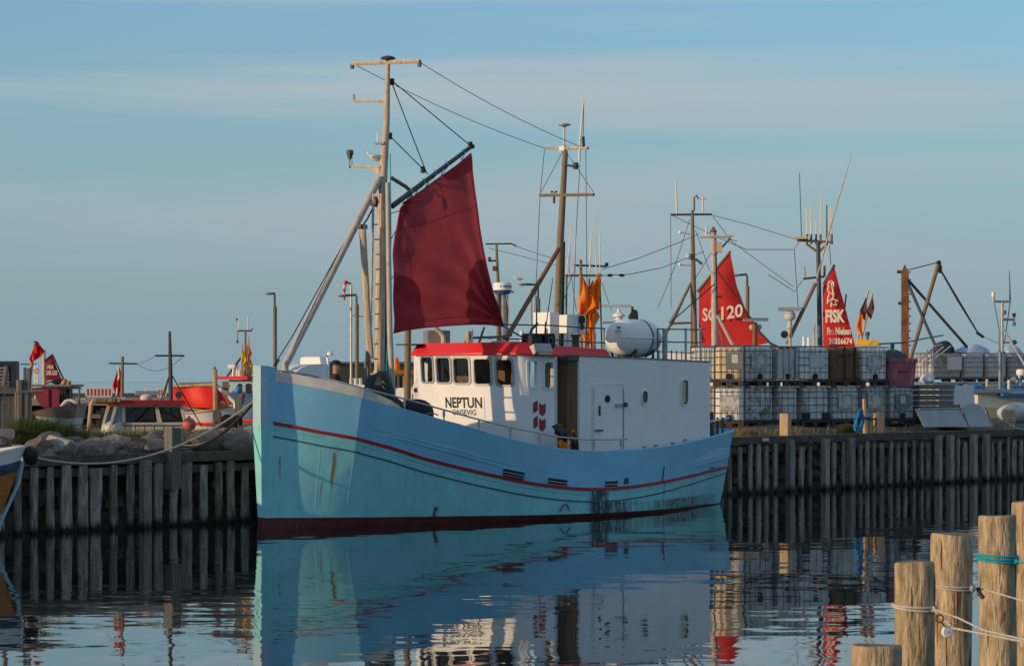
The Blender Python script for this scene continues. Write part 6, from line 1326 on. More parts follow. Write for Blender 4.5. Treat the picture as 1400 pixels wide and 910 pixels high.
# radar with scanner bar
c = AB.L(846, 432, .5); q = MB(); q.lathe([(.08, -.16), (.17, -.13), (.09, -.07), (.09, -.05), (.18, -.01), (.18, .04), (.11, .09), (.05, .11), (.05, .20)], c, 18); rr_ = q.build('radar_gearbox', M['bwhite'], abt, smooth=True)
q = MB(); a, b = AB.L(816, 420.5, .5), AB.L(862, 415.5, .5); lp = rrect(-.07, .07, -.04, .04, .02); q.prism([(a[0], a[1]+y, a[2]+.06+z) for y, z in lp], [(b[0], b[1]+y, b[2]-.04+z) for y, z in lp]); q.build('radar_scanner', M['bwhite'], rr_)
pole(AB, abt, [(842, 480, .5), (842, 440, .5)], .05, 'bwhite', nm='radar_post'); pole(AB, abt, [(824, 441, .5), (856, 440, .5)], .03, 'steel', nm='radar_shelf')
q = MB(); q.blob(AB.L(866, 434, .6), (.28, .2, .42), 4, .2, 10, 8, 2.5); q.build('bundled_tarpaulin', M['net'], abt, smooth=True)
pole(AB, abt, [(864, 446, .6), (864.5, 419, .6)], .035, 'net', nm='bundled_cover')
fl_ = [(793, 379, 790.5, 480, .36, 1.15), (806, 383, 800, 482, .34, 1.2), (816, 377, 812, 482, .38, 1.1), (820, 376, 823, 480, .30, 1.0), (800, 424, 801, 482, .18, .7), (808, 425, 809, 482, .22, 1.1), (810, 400, 814, 482, .26, 1.0), (811, 440, 812, 482, .16, .85)]
for i, (px, y0, pxb, yb_, w_, h_) in enumerate(fl_):
    ff_ = Frame(px, 73.2+.12*i, 0); t_ = ff_.thing('marker_flag', 'orange net marker flag hanging limp in the bunch right of the mizzen mast', 'marker flag', 'orange marker flags bunched behind the mizzen')
    q = MB(); q.tube([ff_.L(pxb, yb_, 0), ff_.L(px, y0-3, 0)], .024, 5); q.build('staff', M['mastbrown'] if i % 2 else M['post'], t_)
    c = ff_.L(px, y0, .03); q = MB(); flagcloth(q, c, w_*1.45, h_, i*3+1, swing=.2); q.build('cloth', M['orange'], t_, smooth=True)

# ================================================================== right background
# ---- boat with the red number sail
GB = Frame(960, 92, -6); gb = GB.thing('fishing_boat', 'boat with bright red sail numbered SG 120 behind the white containers', 'fishing boat')
a_ = GB.L(880, 560)[0]; simple_hull(gb, 14, 4, 2.6, 1.8, 2.0, None, x0=a_, bands=[('boot_top', M['darkred'], 0, .3), ('hull', M['bluepaint'], .3, 1.0)])
a, b = GB.L(905, 520, 1.2), GB.L(1030, 482, 1.2); q = MB(); q.b2((a[0], -1.2, 1.5), (b[0], 1.2, b[2])); q.build('wheelhouse', M['bwhite'], gb)
gm = pole(GB, gb, [(950.5, 490, 0), (948, 380, 0), (946.5, 287, 0)], [.10, .09, .055], 'mastbrown'); pole(GB, gm, [(917, 293.5, 0), (973.5, 293, 0)], .04, 'dsteel', nm='crosstree')
pole(GB, gm, [(949, 288, 0), (949, 270, 0), (951.5, 267, 0), (955, 272, 0)], .04, 'mastbrown', nm='lamp_bracket', n=6); pole(GB, gm, [(925.5, 292, 0), (924, 249, 0)], [.04, .03], 'textw', nm='whip_antenna', n=6); pole(GB, gm, [(961, 291, 0), (961, 269, 0)], .035, 'textw', nm='antenna', n=6)
pole(GB, gm, [(957, 272, 0), (967, 272, 0)], .02, 'steel', nm='antenna_arm', n=5)
pole(GB, gm, [(945, 491, -.3), (946.5, 400, -.3)], .03, 'mastbrown', nm='ladder_rail', n=5); pole(GB, gm, [(944, 488, .05), (945, 340, .05)], .02, 'steel', nm='ladder_rail', n=5)
for p in ((930, 318, 944, 320), (930, 362, 945, 363)): pole(GB, gm, [(p[0], p[1], 0), (p[2], p[3], 0)], .025, 'steel', nm='lamp_arm', n=5); q = MB(); q.blob(GB.L(p[0], p[1]-.5, 0), (.13, .13, .12), 1, .05, 8, 6); q.build('lamp', M['bwhite'], gm)
q = MB(); q.lathe([(.06, -.12), (.10, -.09), (.10, .07), (.05, .1)], GB.L(941.5, 350, .1), 10); q.build('lamp', M['paper'], gm)
pole(GB, gm, [(951, 354, 0), (960, 361, 0)], .05, 'dsteel', nm='block', n=6)
for pts, r_ in (([(945, 386, 0), (911, 455, 1)], .05), ([(944, 388, 0), (918, 445, -.8)], .035), ([(918, 442, .4), (947, 441, 0)], .04)): pole(GB, gb, pts, r_, 'mastbrown', nm='strut')
for pts in ([(943, 300), (922, 366), (900, 420)], [(917, 294), (917.5, 420)], [(951, 315), (970, 370)], [(918, 294), (972, 320), (1008, 330)], [(973, 294), (1020, 306), (1088, 327)], [(975, 296), (1000, 330), (1085, 392)], [(979, 334), (915, 440)]):
    q = MB(); q.tube([GB.L(p[0], p[1], 0) for p in pts], .012, 4); q.build('stay', M['wire'], gm)
q = MB(); q.grid(coons(GB, [(956, 486), (955.3, 430), (955.5, 398)], [(1052, 468), (1022, 430), (1007, 390), (998.5, 346)], [(956, 486), (985, 482), (1020, 476), (1052, 468)], [(955.5, 398), (970, 380), (985, 362), (998.5, 346)], .1, .16, .05), 26, 26); gs = q.build('sail', M['redsail'], gb, smooth=True)
pole(GB, gb, [(953, 399, .1), (999, 343, .1)], .045, 'mastbrown', nm='gaff'); pole(GB, gb, [(1052, 468, .1), (1064, 474, .1)], .03, 'line', nm='sheet_rope')
text(GB, 'SG', 960.5, 421, 979, 439, .42, M['textw'], gs, bold=.02); text(GB, '120', 986, 419.5, 1015.5, 437.5, .42, M['textw'], gs, bold=.02, skew=.12)
# tall grey spire post in front of that sail
SP = Frame(976, 86, 0); spt = SP.thing('derrick_mast', 'pale wooden post with pointed rusty top in front of the red number sail', 'mast')
sp_ = pole(SP, spt, [(978, 520), (975.5, 318)], [.125, .10], 'mastgrey', nm='post', n=10); q = MB(); c = SP.L(975.3, 318, 0); q.lathe([(.10, 0), (.125, .03), (.02, .20), (.005, .21)], c, 10); q.build('cap', M['tarp'] if False else M['rustpole'], spt)
pole(SP, spt, [(957, 324.5, .1), (1003, 322.5, .1)], .035, 'mast', nm='crosstree', n=6); pole(SP, spt, [(965.5, 322, .1), (966, 309, .1)], .04, 'textw', nm='antenna', n=6)
q = MB(); a, b = SP.L(980, 345, .15), SP.L(987, 331, .15); q.b2((a[0], -.3, a[2]), (b[0], -.02, b[2])); q.build('lamp_box', M['beige'], spt)
pole(SP, spt, [(980, 346, .1), (999, 325, .1)], .03, 'dsteel', nm='brace', n=5); pole(SP, spt, [(978, 345, .05), (979.5, 430, .05)], .05, 'dsteel', nm='cable_run', n=6); pole(SP, spt, [(979, 405, .2), (987, 405.5, .2)], .05, 'dsteel', nm='step', n=5)
pole(SP, spt, [(981, 431, .1), (1005, 478, .3)], .055, 'mastgrey', nm='strut'); pole(SP, spt, [(984, 452, .2), (988, 465, .2), (989, 478, .2)], .03, 'mastbrown', nm='pipe', n=6)
pole(SP, spt, [(977, 388, .2), (915, 442, .2)], .02, 'line', nm='stay', n=4); pole(SP, spt, [(979, 368, .12), (1010, 410, .12), (1040, 455, .12)], .02, 'line', nm='stay', n=4)
# radar on a brown post
RP = Frame(1032, 84, 0); rp = RP.thing('radar_post', 'brown post carrying a green topped radar scanner beside the red number sail', 'radar')
pole(RP, rp, [(1032, 520), (1032, 440.5)], .08, 'rustpole', nm='post', n=10); q = MB(); a, b = RP.L(1016, 439, .1), RP.L(1050, 436, .1); q.b2((a[0], -.25, a[2]), (b[0], -.0, b[2])); q.build('scanner', M['alu'], rp)
q = MB(); q.b2((a[0], -.26, b[2]+.002), (b[0], .01, b[2]+.03)); q.build('scanner_top', M['green'], rp)
q = MB(); q.lathe([(.05, -.12), (.11, -.06), (.11, .03), (.05, .08)], RP.L(1037, 446, -.2), 14); q.lathe([(.04, -.1), (.08, -.03), (.05, .06)], RP.L(1027.5, 446.5, -.2), 12); q.build('lamp', M['paper'], rp, smooth=True)
pole(RP, rp, [(1037, 452, 0), (1056, 472, 0)], .04, 'dsteel', nm='pipe', n=6)

# ---- boat with the red advertisement sail
HB = Frame(1120, 90.5, -6); hbt = HB.thing('fishing_boat', 'boat with red fish advertisement sail and bristling antenna mast', 'fishing boat')
a_ = HB.L(1040, 560)[0]; simple_hull(hbt, 14, 4, 2.6, 1.8, 2.0, None, x0=a_, bands=[('boot_top', M['darkred'], 0, .3), ('hull', M['bluepaint'], .3, 1.0)])
a, b = HB.L(1060, 520, 1.2), HB.L(1200, 479, 1.2); q = MB(); q.b2((a[0], -1.2, 1.5), (b[0], 1.2, b[2])); q.build('wheelhouse', M['bwhite'], hbt)
hm = pole(HB, hbt, [(1121.5, 490, 0), (1118.5, 330, 0)], [.095, .075], 'dsteel', n=10)
pole(HB, hm, [(1090, 328.5, 0), (1139, 331, 0)], .045, 'mastbrown', nm='crosstree')
for pts in ([(1118.5, 345, 0), (1102, 333, 0)], [(1119, 345, 0), (1131, 333, 0)]): pole(HB, hm, pts, .05, 'mastbrown', nm='strut', n=6)
a, b = HB.L(1086, 327, .1), HB.L(1104, 323.5, .1); q = MB(); q.b2((a[0], -.3, a[2]), (b[0], .1, b[2])); q.build('radar_scanner', M['beige'], hm)
for px, y0, px1, r_ in ((1096, 236, 1093, .02), (1103.5, 284, 1102.5, .03), (1109, 282, 1108, .03), (1115.5, 300, 1115, .022), (1121.8, 268, 1122, .025), (1130.5, 280, 1130.5, .028), (1134, 284, 1132.5, .028), (1137, 281, 1136, .028)):
    pole(HB, hm, [(px, 330, 0), (px1, y0, 0)], [r_, r_*.7], 'line' if px == 1130.5 else ('wire' if px == 1096 else 'textw'), nm='whip_antenna', n=5)
for px in (1103.5, 1109, 1115.5, 1121.8, 1130.5, 1137): pole(HB, hm, [(px, 334, 0), (px, 320, 0)], .045, 'dsteel', nm='antenna_base', n=6)
pole(HB, hm, [(1117, 380, .2), (1141, 290, .2), (1164, 213, .2)], [.035, .03, .012], 'mast', nm='whip_antenna', n=6)
pole(HB, hm, [(1098, 381, 0), (1127, 378, 0)], .04, 'dsteel', nm='crosstree'); pole(HB, hm, [(1101, 380, 0), (1100, 363, 0)], .03, 'steel', nm='antenna', n=5); pole(HB, hm, [(1127, 378, 0), (1127.3, 363, 0)], .05, 'rustpole', nm='lamp', n=6)
pole(HB, hbt, [(1115, 387, .3), (1076, 470, .5)], .07, 'mastbrown', nm='tripod_leg'); pole(HB, hbt, [(1126, 389, 0), (1141, 362, 0)], .05, 'dsteel', nm='gaff')
for pts in ([(1086, 341), (1091, 420)], [(1092, 331), (1086, 341), (1020, 341), (980, 324)], [(1097, 383), (1087, 399), (1050, 375)], [(1134, 335), (1136, 362)]): q = MB(); q.tube([HB.L(p[0], p[1], 0) for p in pts], .014, 4); q.build('stay', M['wire'], hm)
q = MB(); q.grid(coons(HB, [(1125.5, 479), (1124.8, 430), (1125, 392)], [(1169.5, 474), (1164.5, 455), (1155.5, 420), (1147.5, 392), (1141, 366)], [(1125.5, 479), (1145, 477), (1169.5, 474)], [(1125, 392), (1133, 378), (1141, 366)], .1, .12, .03), 20, 24); hs_ = q.build('sail', M['redsail'], hbt, smooth=True)
text(HB, 'FISK', 1128.5, 423, 1155, 441, .36, M['textw'], hs_, bold=.045); text(HB, 'Fru Nielsen', 1131, 447.5, 1163, 457.5, .36, M['textw'], hs_, bold=.03); text(HB, '30356674', 1133.5, 462, 1165, 470.5, .36, M['textw'], hs_, bold=.03)
def sailline(pts):
    q = MB(); q.tube([HB.L(px, py, .36) for px, py in pts], .028, 4); q.build('line_drawing', M['textw'], hs_)
sailline([(1134, 393), (1132, 389), (1134, 385), (1137, 384), (1140, 386), (1140, 390), (1138, 393), (1139, 398), (1140, 402)]); sailline([(1134, 385), (1137, 387.5), (1140, 386)]); sailline([(1133, 391), (1132, 396), (1134, 400), (1138, 401), (1140, 405), (1138, 409), (1133, 411.5), (1131.5, 415), (1132, 407), (1134, 402)])
sailline([(1133, 411.5), (1140, 409), (1146, 411.5), (1142, 412.5), (1144, 417), (1138, 416), (1136.5, 419.5), (1137, 413)]); sailline([(1138, 387), (1137, 391), (1138.5, 392)])
# radar pair left of this mast
q = MB(); c = HB.L(1080, 430, .6); q.lathe([(.12, -.45), (.07, -.35), (.07, -.22), (.18, -.16), (.21, -.07), (.18, .0), (.2, .03), (.12, .11), (.05, .16)], c, 14); rg = q.build('radar_gearbox', M['paper'], hbt, smooth=True)
q = MB(); a, b = HB.L(1064, 425, .6), HB.L(1096, 420, .6); q.b2((a[0], -.75, a[2]), (b[0], -.5, b[2])); q.build('radar_scanner', M['alu'], rg)
pole(HB, hbt, [(1080, 478, .6), (1080, 444, .6)], .06, 'mast', nm='radar_post'); q = MB(); q.lathe([(.10, -.08), (.135, 0), (.10, .08)], HB.L(1072.5, 457, .9), 14, 'Y'); q.build('deck_light', M['black'], hbt)
for px, y0 in ((1099, 460), (1105.5, 461), (1113, 442)): pole(HB, hbt, [(px, 478, .8), (px, y0, .8)], .05 if px < 1110 else .04, 'bwhite' if px < 1110 else 'mast', nm='vent_pipe')
P_ = [HB.L(px, py, 1.0) for px, py in ((1169, 471.5), (1174, 463.5), (1199, 465), (1205, 472))]; q = MB(); q.prism(P_, [(p[0], p[1]+1.4, p[2]) for p in P_]); q.build('yellow_hatch', M['yellowp'], hbt)
pole(HB, hbt, [(1186, 466, .5), (1186, 456, .5)], .045, 'dsteel', nm='vent_pipe'); pole(HB, hbt, [(1186, 459, .5), (1186, 453.5, .5)], .08, 'dsteel', nm='vent_cowl', n=10)
pole(HB, hbt, [(1200, 470, .6), (1235, 468.5, .6), (1262, 463, .6), (1290, 458, .6)], .03, 'green', nm='rail', n=6); pole(HB, hbt, [(1220, 500, .6), (1220, 468, .6)], .07, 'green', nm='rail_stanchion')
for i, (pxb, yb_, px, y0, flags) in enumerate(((1171, 470, 1187, 397, (('brownflag', 1184, 407, .28, .80), ('orange', 1178.5, 422, .26, 1.0))), (1176, 470, 1193, 401, (('brownflag', 1191.5, 406, .32, .78),)))):
    fx = Frame(px, 90+i*.4, 0); t_ = fx.thing('marker_pole', ('leaning marker pole with brown and orange flags right of the advertisement sail', 'leaning marker pole with one brown flag nearest the rusty post')[i], 'marker pole', 'marker poles right of the advertisement sail')
    pole(fx, t_, [(pxb, yb_), (px, y0)], .04, 'mast', nm='staff', n=6)
    for m, fx_, fy_, w_, h_ in flags: q = MB(); flagcloth(q, fx.L(fx_, fy_, .05), w_, h_, i*5+int(fx_)); q.build('flag', M[m], t_, smooth=True)
pole(HB, hbt, [(1154, 428, -.5), (1157, 402, -.5)], .03, 'dsteel', nm='pole', n=5)

# ---- rusty derrick
DK = Frame(1237, 100, 0); dk_ = DK.thing('derrick', 'rusty derrick mast with crossed boom and legs and hanging tackle at the right', 'derrick')
q = MB(); z0 = 1.6; a, b = DK.L(1232.5, 480, 0), DK.L(1242, 372, 0); q.box(((a[0]+b[0])/2, 0, (z0+b[2])/2), (b[0]-a[0], .28, b[2]-z0)); c = ((a[0]+b[0])/2, 0, b[2]); q.add([(a[0], -.14, b[2]), (b[0], -.14, b[2]), (b[0], .14, b[2]), (a[0], .14, b[2]), DK.L(1237, 361, 0)], [(0, 1, 4), (1, 2, 4), (2, 3, 4), (3, 0, 4)]); q.build('mast', M['rustpole'], dk_)
for py in range(372, 480, 10): pole(DK, dk_, [(1241.5, py, .1), (1245.5, py, .1)], .025, 'dsteel', nm='step', n=5)
for pts in ([(1226.5, 371.5, 0), (1233, 371.5, 0)], [(1228, 414.5, 0), (1233, 414.5, 0)]): pole(DK, dk_, pts, .07, 'dsteel', nm='lamp', n=6)
pole(DK, dk_, [(1245, 490, .4), (1283.5, 359, .4)], [.075, .08], 'mastbrown', nm='boom'); pole(DK, dk_, [(1239, 382, .2), (1290, 498, .8)], .06, 'dsteel', nm='leg'); pole(DK, dk_, [(1241, 382, .2), (1322, 474, -.8)], .06, 'dsteel', nm='leg')
q = MB(); q.lathe([(.08, -.08), (.11, 0), (.08, .08)], DK.L(1283.5, 359.5, .4), 10, 'X'); q.box(DK.L(1285.5, 368, .4), (.12, .12, .3)); q.box(DK.L(1340, 457.5, .4), (.34, .1, .1), ry=R(35)); q.build('tackle_block', M['black'], dk_)
for pts, r_ in (([(1241, 369), (1281, 359)], .02), ([(1286, 370), (1310, 412), (1337, 455)], .03), ([(1287, 370), (1312, 412), (1338, 456)], .02), ([(1283, 364), (1270, 410), (1248, 480)], .012), ([(1342, 459), (1375, 474)], .01)):
    q = MB(); q.tube([DK.L(p[0], p[1], .4) for p in pts], r_, 5); q.build('tackle_line', M['line'], dk_)

# ---- white plastic tanks in steel cages
def ibc(lab, loc, rz, w_, d_, h_, m, group, label_m=None, cagem='cage', valve=True, style='cage', label_box=(.2, .8, .45, .8), nx=6):
    t = thing('ibc_tank', lab, 'tank', loc, rz, group)
    q = MB()
    for y in (.06, d_/2, d_-.06): q.b2((.0, y-.05, .10), (w_, y+.05, .14))
    for x in (.08, w_/2, w_-.08):
        for y in (.06, d_-.06): q.b2((x-.08, y-.05, .0), (x+.08, y+.05, .10))
    q.b2((0, 0, .14), (w_, d_, .165)); q.build('pallet', M['pallet'], t)
    q = MB(); rr = .13; n_ = 5; base = rrect(.03, w_-.03, .03, d_-.03, rr, n_)
    ls = []
    for k, z in ((.93, .17), (1.0, .22), (1.0, h_-.12), (.97, h_-.06), (.85, h_-.03)):
        cx, cy = w_/2, d_/2; ls.append([(cx+(x-cx)*k, cy+(y-cy)*k, z) for x, y in base])
    q.loops(ls, closed=True, cap=True)
    tk = q.build('tank', m, t, smooth=True, angle=30)
    q = MB(); q.lathe([(.09, 0), (.09, .03), (.07, .045)], (w_/2, d_/2, h_-.03), 12); q.build('lid', M['black'], tk)
    if style == 'cage':
        q = MB(); r_ = .0105
        zs_ = [.19, .40, .61, .82, 1.0, h_-.005] if h_ > 1 else [.19, .5, .8]
        for z in zs_: q.tube([(0, 0, z), (w_, 0, z), (w_, d_, z), (0, d_, z), (0, 0, z)], r_ if z < h_-.1 else r_*1.5, 4, cap=False)
        for i in range(nx+1):
            x = w_*i/nx
            for y in (0, d_): q.tube([(x, y, .165), (x, y, h_)], r_, 4, cap=False)
        for i in range(1, 5):
            y = d_*i/5
            for x in (0, w_): q.tube([(x, y, .165), (x, y, h_)], r_, 4, cap=False)
        q.build('cage', M[cagem], t)
    elif style == 'mesh':
        q = MB()
        for z in [.17+.055*i for i in range(int((h_-.17)/.055)+1)]: q.tube([(0, 0, z), (w_, 0, z), (w_, d_, z), (0, d_, z), (0, 0, z)], .006, 4, cap=False)
        for i in range(19):
            x = w_*i/18
            for y in (0,): q.tube([(x, y, .165), (x, y, h_)], .006, 4, cap=False)
        q.build('mesh_cage', M['ibcrust'], t)
        for x in (.42*w_, .78*w_): q = MB(); q.b2((x-.035, -.015, .165), (x+.035, -.0, h_)); q.build('strap', M['black'], t)
    else:                        # ribbed solid box
        q = MB()
        for x in (.06, .36, .64, .94): q.b2((w_*x-.035, -.03, .17), (w_*x+.035, .03, h_-.03))
        q.build('rib', m, t); q = MB(); q.b2((0, -.012, h_-.05), (w_, d_, h_-.0)); q.build('top_frame', M['cage'], t)
    if label_m:
        a, b, c, d = label_box; q = MB(); q.b2((w_*a, -.014, h_*c), (w_*b, -.004 if style == 'cage' else -.0, h_*d)); lb = q.build('label_plate', M[label_m], t)
        if label_m == 'plate' or label_m == 'dullplate':
            q = MB(); q.b2((w_*(a+.35*(b-a)), -.018, h_*(c+.35*(d-c))), (w_*(a+.70*(b-a)), -.0145, h_*(c+.85*(d-c)))); q.build('paper_label', M['paper'], lb)
    if valve:
        q = MB(); q.lathe([(.09, -.06), (.09, .03), (.06, .03)], (w_*.5, -.0, .27), 10, 'Y'); vv = q.build('valve', M['black'], t)
        q = MB(); q.lathe([(.045, -.075), (.045, -.062)], (w_*.5, -.0, .25), 10, 'Y'); q.build('valve_cap', M['bwhite'] if random.random() < .5 else M['black'], vv)
    return t
RW = Frame(1018, 73.0, 38); Z0 = 1.68; Zt = Z0+1.165
def slot(px0, px1): a, b = RW.L(px0, 520, 0)[0], RW.L(px1, 520, 0)[0]; return a, b-a-.04
gT, gB = 'caged tanks of the upper row', 'caged tanks of the lower row'
top = [(1018.5, 1061.5, M['ibc'], 'plate', 'cage', 'white caged tank with weathered plate, upper row, second tank from the cutter', 6, True),
       (1061.5, 1092, M['ibcgrey'], None, 'rib', 'grey ribbed tank without a cage, upper row', 6, True),
       (1092.5, 1138, M['ibc'], 'paper', 'cage', 'white caged tank with torn paper label, upper row, left of the brown one', 6, True),
       (1138, 1178.5, M['ibcrust'], None, 'mesh', 'rust brown mesh box with two dark straps, upper row', 6, False),
       (1178.5, 1216.5, M['ibc'], 'plate', 'cage', 'white caged tank, upper row, left of the faded red tub', 6, True)]
bot = [(1018.5, 1061.5, M['ibcdirty'], None, 'cage', 'dirty stained caged tank with a brown patch, lower row, behind the pale square post', 6, False),
       (1061.5, 1095, M['ibcgrey'], None, 'cage', 'plain grey caged tank, lower row, right of the pale square post', 4, False),
       (1096, 1137.5, M['ibcgrey'], None, 'cage', 'grey caged tank with wide bars and dark lower corners, lower row', 4, False),
       (1138, 1178.5, M['ibc'], 'plate', 'cage', 'white caged tank with weathered plate, lower row, behind the blue rope coil', 6, False),
       (1178.5, 1216.5, M['ibcgrey'], 'plate', 'cage', 'grey caged tank with weathered plate, lower row, behind the pointed stake', 6, False),
       (1216.5, 1253.5, M['ibcgrey'], 'dullplate', 'cage', 'grey caged tank with dull plate, lower row, below the faded red tub', 5, True)]
for rowz, lst, grp in ((Zt, top, gT), (Z0, bot, gB)):
    for px0, px1, m, lm, st, lab, nx, vl in lst:
        x, w_ = slot(px0, px1); p = RW.world((x, 0, 0)); p.z = rowz
        t_ = ibc(lab, p, RW.a, w_, 1.05, 1.15, m, grp, lm, style=st, nx=nx, valve=vl, label_box=(.22, .74, .42, .80) if lm != 'paper' else (.32, .78, .46, .80))
        if px0 == 1096:
            q = MB()
            for xx in (.04, .72): q.b2((w_*xx, -.012, .18), (w_*(xx+.24), .03, .38))
            q.build('corner_guard', M['black'], t_)
        if px0 == 1018.5 and rowz == Z0:
            q = MB(); q.blob((w_*.68, -.01, .42), (.24, .03, .18), 3, .2, 10, 7); q.build('brown_patch', M['mastbrown'], t_)
            q = MB()
            for (xx, zz2) in ((.3, .8), (.55, .82), (.32, .55), (.5, .5), (.6, .62), (.35, .35)): q.blob((w_*xx, .012, zz2), (.26, .03, .2), int(xx*40+zz2*9), .2, 10, 7)
            q.build('stain', M['ibcgrey'], t_)
# first stack stands a little askew: it catches the low sun
AW = Frame(976.5, 72.6, -8)
for z, m, lm, lab, gr in ((Zt, M['ibcamber'], 'dullplate', 'amber stained caged tank, sunlight put into its colour, upper row, nearest the cutter stern', gT), (Z0, M['ibc'], 'plate', 'white caged tank with crumpled label, lower row, nearest the cutter stern', gB)):
    p = AW.world((0, 0, 0)); p.z = z; w_ = AW.L(1017.5, 520, 0)[0]-.02
    ibc(lab, p, AW.a, w_ if z == Zt else w_, 1.22, 1.15, m, gr, lm, label_box=(.40, .98, .42, .84) if lm == 'dullplate' else (.2, .85, .40, .80), nx=5)
BW = Frame(944, 74.3, -4)
for z, lab, gr in ((Zt, 'white caged tank half behind the amber one, upper row, beside the cutter rail', gT),):
    p = BW.world((0, 0, 0)); p.z = z; ibc(lab, p, BW.a, .82, 1.2, 1.15, M['ibc'], gr, None); p2 = p.copy(); p2.z = Z0; ibc('white caged tank hidden low behind the cutter aft house, lower row', p2, BW.a, .82, 1.2, 1.15, M['ibc'], gB, None)
# faded red tub with net
x, w_ = slot(1217, 1256); p = RW.world((x, 0, 0)); p.z = Zt; tb_ = thing('fish_tub', 'faded red plastic fish tub heaped with net on top of the lower tanks', 'tub', p, RW.a)
q = MB(); lp = rrect(0, w_, 0, 1.0, .08); lq = [(w_/2+(x_-w_/2)*.90, .5+(y_-.5)*.9) for x_, y_ in lp]; q.loops([[(a, b, .0) for a, b in lq], [(a, b, .80) for a, b in lp], [(w_/2+(a-w_/2)*.94, .5+(b-.5)*.94, .80) for a, b in lp], [(w_/2+(a-w_/2)*.9, .5+(b-.5)*.9, .5) for a, b in lp]], closed=True, cap=True); q.build('tub', M['redtub'], tb_)
q = MB(); q.loops([[(w_/2+(a-w_/2)*k, .5+(b-.5)*k, z) for a, b in lp] for k, z in ((1.0, .70), (1.035, .71), (1.035, .81), (1.0, .82))], closed=True); q.build('rim', M['redtub'], tb_)
q = MB(); q.b2((w_*.3, -.02, .42), (w_*.62, .03, .46)); q.build('handle', M['burg'], tb_)
q = MB(); q.b2((w_*.17, -.01, .05), (w_*.22, .03, .7)); q.build('rib', M['redtub'], tb_)
q = MB(); q.blob((w_*.45, .5, .82), (w_*.96, .95, .50), 6, .10, 18, 10, 1.8); q.build('net', M['greennet'], tb_, smooth=True)

# stacked timber boards, wrapped pallet, steel chute beyond the tanks
TS = Frame(1256, 77.6, 36)
a, b = TS.L(1256, 555, 0), TS.L(1304, 531, 0); st_ = TS.thing('timber_stack', 'stack of silver grey boards beside the lower tanks', 'timber stack')
for k in range(6):
    z = 1.98+.165*k; q = MB(); q.box(((a[0]+b[0])/2+random.uniform(-.05, .05), .5, z), (b[0]-a[0]-.02, 1.0+random.uniform(-.05, .08), .145)); q.build('board', M['greywood'], st_)
for x in (.15, b[0]-.15): q = MB(); q.b2((x-.06, 0, 1.66), (x+.06, 1, 1.905)); q.build('bearer', M['pallet'], st_)
WPf = Frame(1284, 80, 36); wp = WPf.thing('wrapped_pallet', 'white shrink wrapped pallet behind the stacked boards', 'pallet')
P_ = [WPf.L(px, py, 0) for px, py in ((1284, 566), (1284, 529), (1287, 527), (1327, 527), (1331, 531), (1334, 566))]; q = MB(); q.prism(P_, [(p[0], p[1]+1.2, p[2]) for p in P_]); q.build('wrapping', M['wrap'], wp)
q = MB(); a, b = WPf.L(1303, 566, .35), WPf.L(1313, 543, .35)
for z in (1.75, 1.95, 2.15): q.b2((a[0], -.35, z), (b[0], -.1, z+.1))
q.build('pallet_end', M['mastbrown'], wp)
MS = Frame(1262, 75.3, 40); ms_ = MS.thing('steel_chute', 'grey sheet steel chute leaning below the stacked boards', 'chute')
def chute(pts, dy0, dy1, nm):
    P_ = [MS.L(px, py, 0) for px, py in pts]; zmx = max(p[2] for p in P_); zmn = min(p[2] for p in P_)
    F_ = [(p[0], dy0*(p[2]-zmn)/(zmx-zmn)+dy1, p[2]) for p in P_]; q = MB(); q.prism(F_, [(p[0], p[1]+.025, p[2]) for p in F_]); return q.build(nm, M['alu'], ms_)
chute([(1257, 559), (1319, 558), (1324, 583), (1264, 583.5)], .16, 0, 'flat_plate'); chute([(1319.5, 558), (1327, 552.5), (1334, 550.8), (1341, 552), (1347, 556.5), (1357.5, 583), (1324.5, 583)], .16, -.02, 'end_plate')
q = MB(); q.tube([MS.L(1257, 559, -.15), MS.L(1319, 557.8, -.15)], .025, 6); q.build('top_flange', M['alu'], ms_); q = MB(); q.tube([MS.L(1347, 556, -.13), MS.L(1358, 583, .02)], .03, 6); q.build('end_flange', M['alu'], ms_)
q = MB(); q.box((2.3, .75, 1.82), (1.5, .4, .35)); q.build('support', M['dsteel'], ms_)

# ---- second group of tanks on the pier behind
SG = Frame(1272, 104, 24); g3 = 'caged tanks on the second pier'
zA = 1.73
def slot2(px0, px1): a, b = SG.L(px0, 520, 0)[0], SG.L(px1, 520, 0)[0]; return a, b-a-.03
for i, (px0, px1, lab, m, lm) in enumerate(((1273, 1316.5, 'grey caged tank with white label under the dark net heap on the second pier', M['ibcgrey'], 'paper'), (1318, 1348, 'pale caged tank under the blue plastic sheet, left of two, on the second pier', M['ibc'], None), (1348.5, 1379, 'pale caged tank under the blue plastic sheet behind the thin antenna mast', M['ibc'], None), (1379.5, 1412, 'grey caged tank at the right edge of the second pier', M['ibcgrey'], None))):
    x, w_ = slot2(px0, px1); p = SG.world((x, 0, 0))
    for lv in (0, 1):
        p.z = zA+lv*1.21; q_ = p.copy(); lab_ = lab if lv else lab.replace('caged tank', 'caged tank at the bottom of the stack,', 1)
        lab_ = lab if lv else {0: 'bottom tank under the labelled one on the second pier', 1: 'bottom tank behind the wrapped pallet on the second pier', 2: 'bottom tank behind the blue roof of the moored boat', 3: 'bottom tank at the right edge of the second pier'}[i]
        ibc(lab_, q_, SG.a, w_, 1.3, 1.18, m, g3, lm if lv else None, nx=8, valve=False, label_box=(.52, .98, .42, .88))
